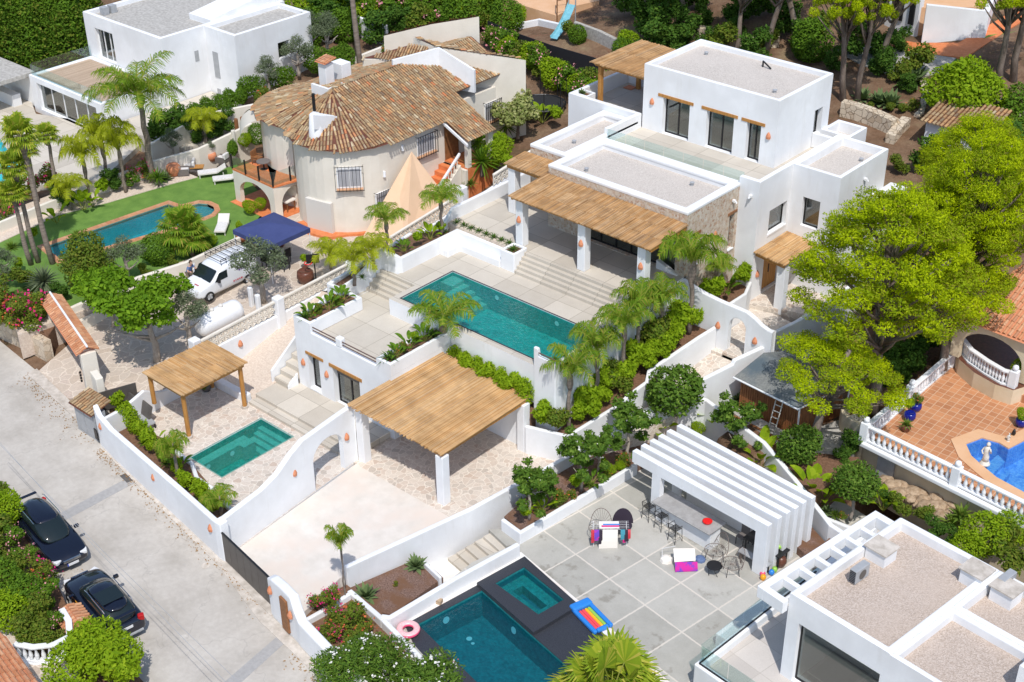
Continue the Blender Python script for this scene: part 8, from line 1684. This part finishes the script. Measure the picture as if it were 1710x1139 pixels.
def torus(c,R,r,mats,name,label,cat,tilt=None,n=28,m_=12):
 mb=MB();vs=[]
 for i in range(n):
  for j in range(m_):a=2*PI*i/n;b=2*PI*j/m_;vs.append((c[0]+(R+r*math.cos(b))*math.cos(a),c[1]+(R+r*math.cos(b))*math.sin(a),c[2]+r+r*math.sin(b)*.8))
 for i in range(n):
  for j in range(m_):mb.add([],[],0);mb.f.append((i*m_+j,((i+1)%n)*m_+j,((i+1)%n)*m_+(j+1)%m_,i*m_+(j+1)%m_));mb.m.append(1 if j in(1,2,3,4)else 0)
 mb.v=vs;return tag(mb.build(name,mats,smooth=True,origin=c),label,cat)
torus((*P(682,1056,LZ),LZ+.02),.36,.15,['pink','pink_top'],'swim_ring','pink swim ring lying on the corner of the black pool edge','swim ring')
x,y=P(987,1033,LZ);lo=thing('inflatable_mattress','blue inflatable mattress with a rainbow centre beside the spa pool','inflatable',(x,y,LZ));an=math.radians(-40);
d=Vector(P(1003,1050,LZ))-Vector(P(970,1016,LZ));an=math.atan2(d.y,d.x);d.normalize();nn=Vector((-d.y,d.x));c=Vector((x,y));
def lbox(u0,v0,u1,v1,z0,z1):return MB().prism([tuple(c+d*a+nn*b)for a,b in((u0,v0),(u1,v0),(u1,v1),(u0,v1))],z0,z1)
for u0,v0,u1,v1 in((-.95,-.5,.95,-.3),(-.95,.3,.95,.5),(.75,-.3,.95,.3)):lbox(u0,v0,u1,v1,LZ+.01,LZ+.22).build('tube','float_blue',lo,bevel=.08,seg=3)
lbox(-.98,-.5,-.55,.5,LZ+.02,LZ+.3).build('pillow','float_blue',lo,bevel=.1,seg=3)
for k,mt in enumerate(('rainbow_a','rainbow_a','rainbow_b','rainbow_c')):lbox(-.53,-.29+.146*k,.74,-.29+.146*k+.14,LZ+.02,LZ+.17).build('air_tube',mt,lo,bevel=.05)
lr=torus((*P(778,1014,LZ),LZ),.01,.01,['rock','rock'],'x',None,None);bpy.data.objects.remove(lr)
x,y=P(730,1006,LZ);tag(MB().obox((x,y,LZ+.1),(.45,.25,.18),.3).build('stone_step','rock',origin=(x,y,LZ)),'small grey block on the pale strip above the dark pool','block')
for i,(px,py,t)in enumerate(((222,700,'grey folded lounger nearest the meter cabinet'),(243,712,'grey folded lounger beside the street bed'))):
 x,y=P(px,py,0);r=thing('grey_lounger',t,'lounger',(x,y,0),0,'grey loungers stacked by the side wall');MB().obox((x,y,.35),(1.1,.65,.12),-.1).build('seat','grey_metal',r,bevel=.03);MB().obox((x-.3,y+.35,.7),(1.0,.1,.75),-.1,rx=-.35).build('backrest','gate_metal',r,bevel=.02)
 for a,b in((-.5,-.25),(.5,-.25),(-.5,.25),(.5,.25)):MB().box(x+a-.03,y+b-.03,0,x+a+.03,y+b+.03,.3).build('leg','dark_metal',r)
x,y=P(345,652,0);tag(MB().lathe((x,y,0),[(.2,0),(.28,.2),(.22,.4)],10).build('plant_pot','gate_metal',origin=(x,y,0)),'dark pot under the freestanding pergola','pot');plantP('redshrub',343,650,.3,'dark red plant in the pot under the freestanding pergola','plant',None,.28)
# ---------------------------------------------------------------- tiled house patio things
def potplant(px,py,z,label,pm='clay_brown',s=1.0,key='grass',ks=.7):
 x,y=P(px,py,z);o=MB().lathe((x,y,z),[(.18*s,0),(.30*s,.22*s),(.28*s,.42*s),(.22*s,.48*s),(.18*s,.44*s)],12).build('flower_pot',pm,smooth=True,origin=(x,y,z));tag(o,label,'pot')
 if key:plant(key,x,y,z+.4*s,'plant growing in the '+label.split(',')[0],'plant',None,ks)
potplant(511,472,1.5,'large brown clay jar by the block fence, empty of flowers','clay_brown',1.7,None)
potplant(510,452,1.5,'small pot with a slender tree behind the clay jar','clay_brown',.6,'lime',.5)
potplant(470,412,1.5,'pot with a yellow-green shrub beside the gazebo leg','clay_brown',.7,'limeball',.45)
potplant(405,402,1.5,'terracotta pot left of the gazebo','terracotta',1.3,'lime',.5)
potplant(354,268,1.6,'terracotta bowl at the left end of the upper lawn seating','terracotta',1.2,'olive',.3)
potplant(291,292,1.6,'wide red clay bowl under the small olive','terracotta',1.6,None)
potplant(1518,702,TZ,'royal blue pot nearer the front balustrade','blue_glaze',1.0,'lime',.5);potplant(1528,686,TZ,'royal blue pot farther from the front balustrade','blue_glaze',1.0,'redshrub',.4);potplant(1512,720,TZ,'low brown bowl with a yellow-green plant on the terracotta terrace','clay_brown',.8,'grass',.9);potplant(1704,712,TZ,'royal blue pot cut by the right edge','blue_glaze',1.0,'limeball',.35);potplant(1700,640,TZ+.5,'clay pot with orange shrub beside the veranda pier','terracotta',1.0,'limeball',.55)
x,y=P(1668,640,TZ);tag(MB().lathe((x,y,TZ),[(.12,0),(.24,.3),(.22,.6),(.1,.85),(.12,.9)],12).build('amphora','terracotta',smooth=True,origin=(x,y,TZ)),'tall terracotta amphora against the curved veranda wall','jar')
tag(MB().prism(PP([(1672,650),(1720,668),(1730,656),(1684,640)],TZ+.3),TZ-.1,TZ+.4).build('planter_ledge','terracotta_tiles',origin=(*P(1700,655,TZ),TZ)),'low tiled ledge beside the veranda pier','ledge')
bk=thing('basketball_hoop','portable basketball hoop with black board beside the clay jar','basketball hoop',(*P(528,472,1.5),1.5));x,y=P(528,472,1.5);MB().tube([(x,y,1.5),(x,y,3.2)],.04,6).build('pole','dark_metal',bk);MB().obox((x,y-.1,3.1),(.75,.06,.55),.9).build('backboard','dark_metal',bk);MB().obox((x,y,1.58),(.6,.5,.15),.3).build('base','dark_metal',bk)
mb=MB();mb.tube([(x-.1+.22*math.cos(2*PI*k/14),y-.38+.22*math.sin(2*PI*k/14),2.9)for k in range(15)],.03,5);mb.build('hoop','red_plastic',bk)
for i,(dx,dy)in enumerate(((-.7,.3),(.1,.5),(.8,-.2),(-.3,-.6))):
 x,y=-22.3+dx,9.1+dy;r=thing('garden_chair','black garden chair under the navy gazebo, '+('left','back','right','front')[i]+' one','chair',(x,y,1.5),0,'black chairs under the gazebo');MB().obox((x,y,1.93),(.5,.5,.06)).build('seat','rubber',r);MB().obox((x-.22*(1 if dx<0 else-1),y,2.2),(.06,.5,.5)).build('backrest','rubber',r)
 for a,b in((-.2,-.2),(.2,-.2),(-.2,.2),(.2,.2)):MB().box(x+a-.02,y+b-.02,1.5,x+a+.02,y+b+.02,1.9).build('leg','rubber',r)
def wchair(x,y,z,label,mat='grey_wicker',rz=0,w_=.55,grp=None,name='wicker_chair',cat='chair'):
 r=thing(name,label,cat,(x,y,z),0,grp);ca_,sa_=math.cos(rz),math.sin(rz);T=lambda a,b,c:(x+a*ca_-b*sa_,y+a*sa_+b*ca_,z+c)
 MB().obox(T(0,0,.36),(.5,w_,.10),rz).build('seat',mat,r,bevel=.02);MB().obox(T(-.24,0,.62),(.08,w_,.5),rz).build('backrest',mat,r,bevel=.02)
 for s in(-1,1):MB().obox(T(0,s*w_/2,.5),(.45,.05,.06),rz).build('armrest',mat,r)
 for a,b in((-.2,-1),(.2,-1),(-.2,1),(.2,1)):MB().obox(T(a,b*(w_/2-.04),.16),(.05,.05,.32),rz).build('leg',mat,r)
 return r
for px,py,lb_,rz_,w2 in((430,272,'wicker chair at the left of the balcony',.3,.6),(462,268,'long slatted timber sofa on the balcony',-1.9,1.5),(487,287,'round-backed wicker chair at the right of the balcony',2.6,.6)):
 x,y=P(px,py,bz);wchair(x,y,bz,lb_,'timber_dark',rz_,w2,None,'balcony_chair' if w2<1 else 'balcony_sofa','chair' if w2<1 else 'sofa')
x,y=P(441,282,bz);t_=thing('balcony_table','round dark table on the terracotta balcony','table',(x,y,bz));MB().lathe((x,y,bz+.5),[(.45,0),(.45,.05)],16).build('table_top','grey_wicker',t_);MB().lathe((x,y,bz),[(.25,0),(.06,.05),(.06,.5)],10).build('stand','dark_metal',t_)
x,y=(A1[0]-.8,A1[1]+1.4);t_=thing('porch_table','table with a pale cloth inside the arched porch','table',(x,y,1.53));MB().box(x-.7,y-.4,2.2,x+.7,y+.4,2.27).build('table_top','white_cloth',t_)
for a,b in((-.6,-.3),(.6,-.3),(-.6,.3),(.6,.3)):MB().box(x+a-.03,y+b-.03,1.53,x+a+.03,y+b+.03,2.2).build('leg','timber_dark',t_)
def lounger(px,py,z,label,mat='grey_wicker',rz=.5,grp='sun loungers on the lawn'):
 x,y=P(px,py,z);r=thing('sun_lounger',label,'sun lounger',(x,y,z),0,grp);ca_,sa_=math.cos(rz),math.sin(rz);T=lambda a,b,c:(x+a*ca_-b*sa_,y+a*sa_+b*ca_,z+c)
 MB().obox(T(-.3,0,.28),(1.3,.7,.08),rz).build('base','off_white',r,bevel=.01);MB().obox(T(.6,0,.45),(.75,.7,.08),rz,ry=-.5).build('backrest','off_white',r,bevel=.01);MB().obox(T(-.3,0,.34),(1.25,.64,.05),rz).build('cushion','cushion',r,bevel=.02)
 for a,b in((-.85,-.3),(.7,-.3),(-.85,.3),(.7,.3)):MB().obox(T(a,b,.12),(.06,.06,.24),rz).build('leg','off_white',r)
lounger(355,293,1.52,'long taupe sun lounger at the top of the lawn',rz=1.0);lounger(380,303,1.52,'taupe sun lounger nearest the arched porch',rz=1.0);lounger(372,383,1.52,'pale sun lounger beside the gazebo and low cream wall',rz=2.3)
for px,py,t,w2,rz_ in((318,280,'white cushioned sofa at the far end of the lawn seating',1.8,-2.3),(338,268,'white cushioned armchair behind the coffee table',.7,-2.0),(307,292,'white cushioned armchair facing the coffee table',.7,.9),(372,272,'white armchair near the potted bowl',.7,-2.8)):
 x,y=P(px,py,1.52);r=thing('outdoor_sofa' if w2>1 else 'outdoor_armchair',t,'sofa' if w2>1 else 'armchair',(x,y,1.52));ca_,sa_=math.cos(rz_),math.sin(rz_);T=lambda a,b,c:(x+a*ca_-b*sa_,y+a*sa_+b*ca_,1.52+c)
 MB().obox(T(0,0,.18),(.75,w2,.22),rz_).build('base','grey_wicker',r,bevel=.02);MB().obox(T(.03,0,.35),(.66,w2-.1,.16),rz_).build('cushion','cushion',r,bevel=.05);MB().obox(T(-.3,0,.55),(.2,w2-.1,.42),rz_).build('back_cushion','cushion',r,bevel=.06)
 for s in(-1,1):MB().obox(T(0,s*(w2/2-.04),.35),(.7,.09,.3),rz_).build('armrest','grey_wicker',r)
x,y=P(330,286,1.52);t_=thing('coffee_table','timber-topped coffee table between the cushioned seats','table',(x,y,1.52));MB().obox((x,y,1.86),(.9,.6,.05),.8).build('table_top','timber',t_);MB().obox((x,y,1.68),(.7,.4,.3),.8).build('stand','grey_wicker',t_)
for i,(px,py)in enumerate(((393,255),(398,235),(408,232))):
 x,y=P(px,py,1.6);tag(MB().lathe((x,y,1.6),[(.16,0),(.14,1.6),(.12,1.65)],10).build('garden_post','stone_white' if i==0 else 'timber_dark',origin=(x,y,1.6)),('stout stone post beside the balcony','thin dark post behind the balcony','dark lamp post behind the balcony')[i],'post')
x,y,z=GP(905,190);tr=thing('trampoline','round black trampoline with a tall safety net behind the pale tree','trampoline',(x,y,z));n=20;MB().lathe((x,y,z+.75),[(1.5,0),(1.5,.03)],24).build('mat','rubber',tr);MB().tube([(x+1.6*math.cos(2*PI*k/24),y+1.6*math.sin(2*PI*k/24),z+.78)for k in range(25)],.06,6).build('rim','dark_metal',tr)
for k in range(8):a=2*PI*k/8;MB().tube([(x+1.65*math.cos(a),y+1.65*math.sin(a),z),(x+1.65*math.cos(a),y+1.65*math.sin(a),z+2.6)],.03,5).build('pole','dark_metal',tr)
x,y,z=GP(937,62);sl=thing('slide','pale blue playground slide below a grey ladder tower','slide',(x,y,z));w0=Vector(GP(925,70));w1=Vector(GP(958,45));d=(w1-w0);d.z=0;L_=d.length;d.normalize();nn=Vector((-d.y,d.x,0));mb=MB();K=10;prev=None
for k in range(K+1):
 t=k/K;p=w0+d*L_*t*.9;zz=w0.z+.25+1.9*(t**1.6);row=[Vector((p.x,p.y,zz+.18))-nn*.35,Vector((p.x,p.y,zz))-nn*.28,Vector((p.x,p.y,zz))+nn*.28,Vector((p.x,p.y,zz+.18))+nn*.35]
 if prev:[mb.add([prev[j],prev[j+1],row[j+1],row[j]],[(0,1,2,3)])for j in range(3)]
 prev=row
mb.build('chute','slide_blue',sl,smooth=True);e=w0+d*L_*.9
for s in(-1,1):MB().tube([(e.x+nn.x*.3*s,e.y+nn.y*.3*s,w0.z),(e.x+nn.x*.3*s,e.y+nn.y*.3*s,w0.z+2.9)],.05,6).build('post','grey_metal',sl)
fr=MB()
for a,b in((950,38),(962,46),(970,36)):x,y,z=GP(a,b);fr.tube([(x,y,z),(x,y,z+1.8)],.06,5)
x,y,z=GP(948,34);r=thing('play_frame','rusty timber play frame behind the slide','climbing frame',(x,y,z))
q=[Vector(GP(a,b))for a,b in((930,30),(948,26),(946,38),(930,42))]
for p in q:MB().tube([tuple(p),(p.x,p.y,p.z+2.0)],.05,5).build('post','timber_dark',r)
for a,b in zip(q,q[1:]+q[:1]):MB().tube([(a.x,a.y,a.z+1.9),(b.x,b.y,b.z+1.9)],.04,5).build('rail','timber_dark',r)
# ---------------------------------------------------------------- walls and houses of the background
def gw3(label,pts,h,t=.35,mat='dry_stone',**k):q=[GP(a,b)for a,b in pts];return gwall(label,MB().wallrun([(x,y,z+h)for x,y,z in q],t,[z-.6 for*_,z in q]),mat,bevel=0 if mat=='dry_stone' else.04,**k)
gw3('dry stone terrace wall right of the upper storey',[(1405,190),(1425,195),(1450,203),(1475,214),(1492,222)],.9,.7);gw3('dry stone wall stub leading down from the terrace wall',[(1512,210),(1500,222),(1485,240)],.6,.6);gw3('dry stone wall right of the big clipped bush',[(1640,178),(1670,190),(1710,200)],.9,.6);gw3('pale stone edging strip in the dry garden',[(1540,130),(1545,160),(1538,190),(1530,196)],.2,.4)
gw3('crumbling rubble wall under the pines behind the villa',[(1130,55),(1180,62),(1240,80),(1300,75)],.7,.8);gw3('grey retaining wall beside the slide',[(960,55),(1000,70),(1040,90)],.9,.3,'worn_concrete');gw3('white garden wall at the top behind the tiled house',[(590,55),(620,68),(648,75)],1.6,.25,'white_plaster');gw3('white wall above the flowering hedge',[(860,50),(900,42),(935,50)],.5,.3,'white_plaster')
gw3('cream wall below the reddish shrubs behind the tiled house',[(590,118),(640,98),(655,88)],1.0,.25,'cream_plaster')
sheet('peach_yard',[GP(a,b)[:2]for a,b in((820,-40),(1010,-40),(1000,8),(960,22),(930,42),(835,30))],GP(900,10)[2]+.9,'peach_plaster',0)
sheet('stony_path',[GP(a,b)[:2]for a,b in((1395,85),(1500,75),(1600,95),(1570,125),(1500,132),(1440,110))],[GP(a,b)[2]+.08 for a,b in((1395,85),(1500,75),(1600,95),(1570,125),(1500,132),(1440,110))],'worn_concrete',0)
sheet('dark_lawn',[GP(a,b)[:2]for a,b in((1590,100),(1650,60),(1800,40),(1800,190),(1640,170),(1570,135))],[GP(a,b)[2]+.06 for a,b in((1590,100),(1650,60),(1800,40),(1800,190),(1640,170),(1570,135))],'lawn_green',0)
wh=thing('hillside_house','white house with dark openings and red-tiled path in the top right corner','house',GP(1520,40));a=Vector(GP(1480,40));b=Vector(GP(1640,62));c_=Vector(GP(1660,0));zb=a.z-1
mb=MB().wallrun([(a.x,a.y,a.z+4.5),(GP(1532,60)[0],GP(1532,60)[1],a.z+4.5)],.4,zb);mb.wallrun([(GP(1538,72)[0],GP(1538,72)[1],a.z+2.6),(b.x,b.y,a.z+2.4),(c_.x,c_.y,a.z+2.6)],.4,zb);mb.build('wall','white_plaster',wh)
MB().prism([a[:2],GP(1532,60)[:2],GP(1640,40)[:2],GP(1700,-60)[:2],GP(1480,-60)[:2]],zb,a.z+2.0).build('terrace','peach_plaster',wh)
for(p,q_)in(((1497,47),(1508,50)),((1518,55),(1526,57))):
 u0,u1=Vector(GP(*p)),Vector(GP(*q_));cc=(u0+u1)/2;MB().obox((cc.x,cc.y-.25,a.z+1.6),((u1-u0).length,.3,1.8),math.atan2((u1-u0).y,(u1-u0).x)).build('window','dark_metal',wh)
sheet('red_path',[GP(a_,b_)[:2]for a_,b_ in((1475,78),(1530,92),(1610,100),(1720,30),(1720,5),(1600,75),(1530,75),(1480,66))],[GP(a_,b_)[2]+.16 for a_,b_ in((1475,78),(1530,92),(1610,100),(1720,30),(1720,5),(1600,75),(1530,75),(1480,66))],'terracotta_paint',0)
x,y,z=GP(1600,245);ob=thing('outbuilding','small tiled outbuilding with white walls behind the bright pine','outbuilding',(x,y,z));MB().box(x-1.9,y-.9,z-.5,x+1.9,y+1.7,z+1.5).build('wall','white_plaster',ob);mb=MB();tile_slope(mb,[(x-2.2,y-1.2,z+1.55),(x+2.2,y-1.2,z+1.55),(x+2.2,y+2.0,z+2.3),(x-2.2,y+2.0,z+2.3)],(0,-1),.26,.42,41);mb.build('roof',['old_tiles','clay_brown'],ob)
mb=MB()
for px,py in((1412,240),(1420,190)):pass
dk=thing('netting_fence','low dark netting fence running beside the flowering hedge','fence',GP(860,80));q=[GP(a,b)for a,b in((815,62),(860,82),(920,104),(1000,128))];MB().wallrun([(x,y,z+1.3)for x,y,z in q],.05,[z-.2 for*_,z in q]).build('net','netting',dk)
tag(MB().prism([GP(a,b)[:2]for a,b in((885,60),(960,55),(1035,95),(1000,125),(920,100),(870,75))],0,[GP(a,b)[2]+.05 for a,b in((885,60),(960,55),(1035,95),(1000,125),(920,100),(870,75))]).build('dry_grass','soil'),kind='structure')
# ---------------------------------------------------------------- fallen leaves and grit along kerbs
gl=G(11);lb=LB();cs_=[]
for(a,b,sp,n_)in(((-16.3,-7.6),(-5,-9.2),.25,260),((-25,-6.1),(-17,-7.2),.5,260),((2,-10.8),(9,-12),.3,120),((-14,-12),(-2,-15.3),.8,160),((-4.8,-9.2),(-.6,-9.9),.3,60)):
 t=gl.uniform(size=n_)**1.2;x=a[0]+(b[0]-a[0])*t+gl.normal(scale=sp*.6,size=n_);y=a[1]+(b[1]-a[1])*t-abs(gl.normal(scale=sp,size=n_));cs_.append(np.stack([x,y,np.full(n_,.012)],1))
c=np.concatenate(cs_);k=len(c);an=gl.uniform(0,6.28,k);sz=gl.uniform(.02,.06,(k,1));d=np.stack([np.cos(an),np.sin(an),0*an],1)*sz;w_=np.stack([-np.sin(an),np.cos(an),0*an],1)*sz*.6
lb.quads(np.stack([c-d,c+w_,c+d+[0,0,.01],c-w_],1));tag(lb.build('leaf_litter','leaf_dry'),kind='stuff')
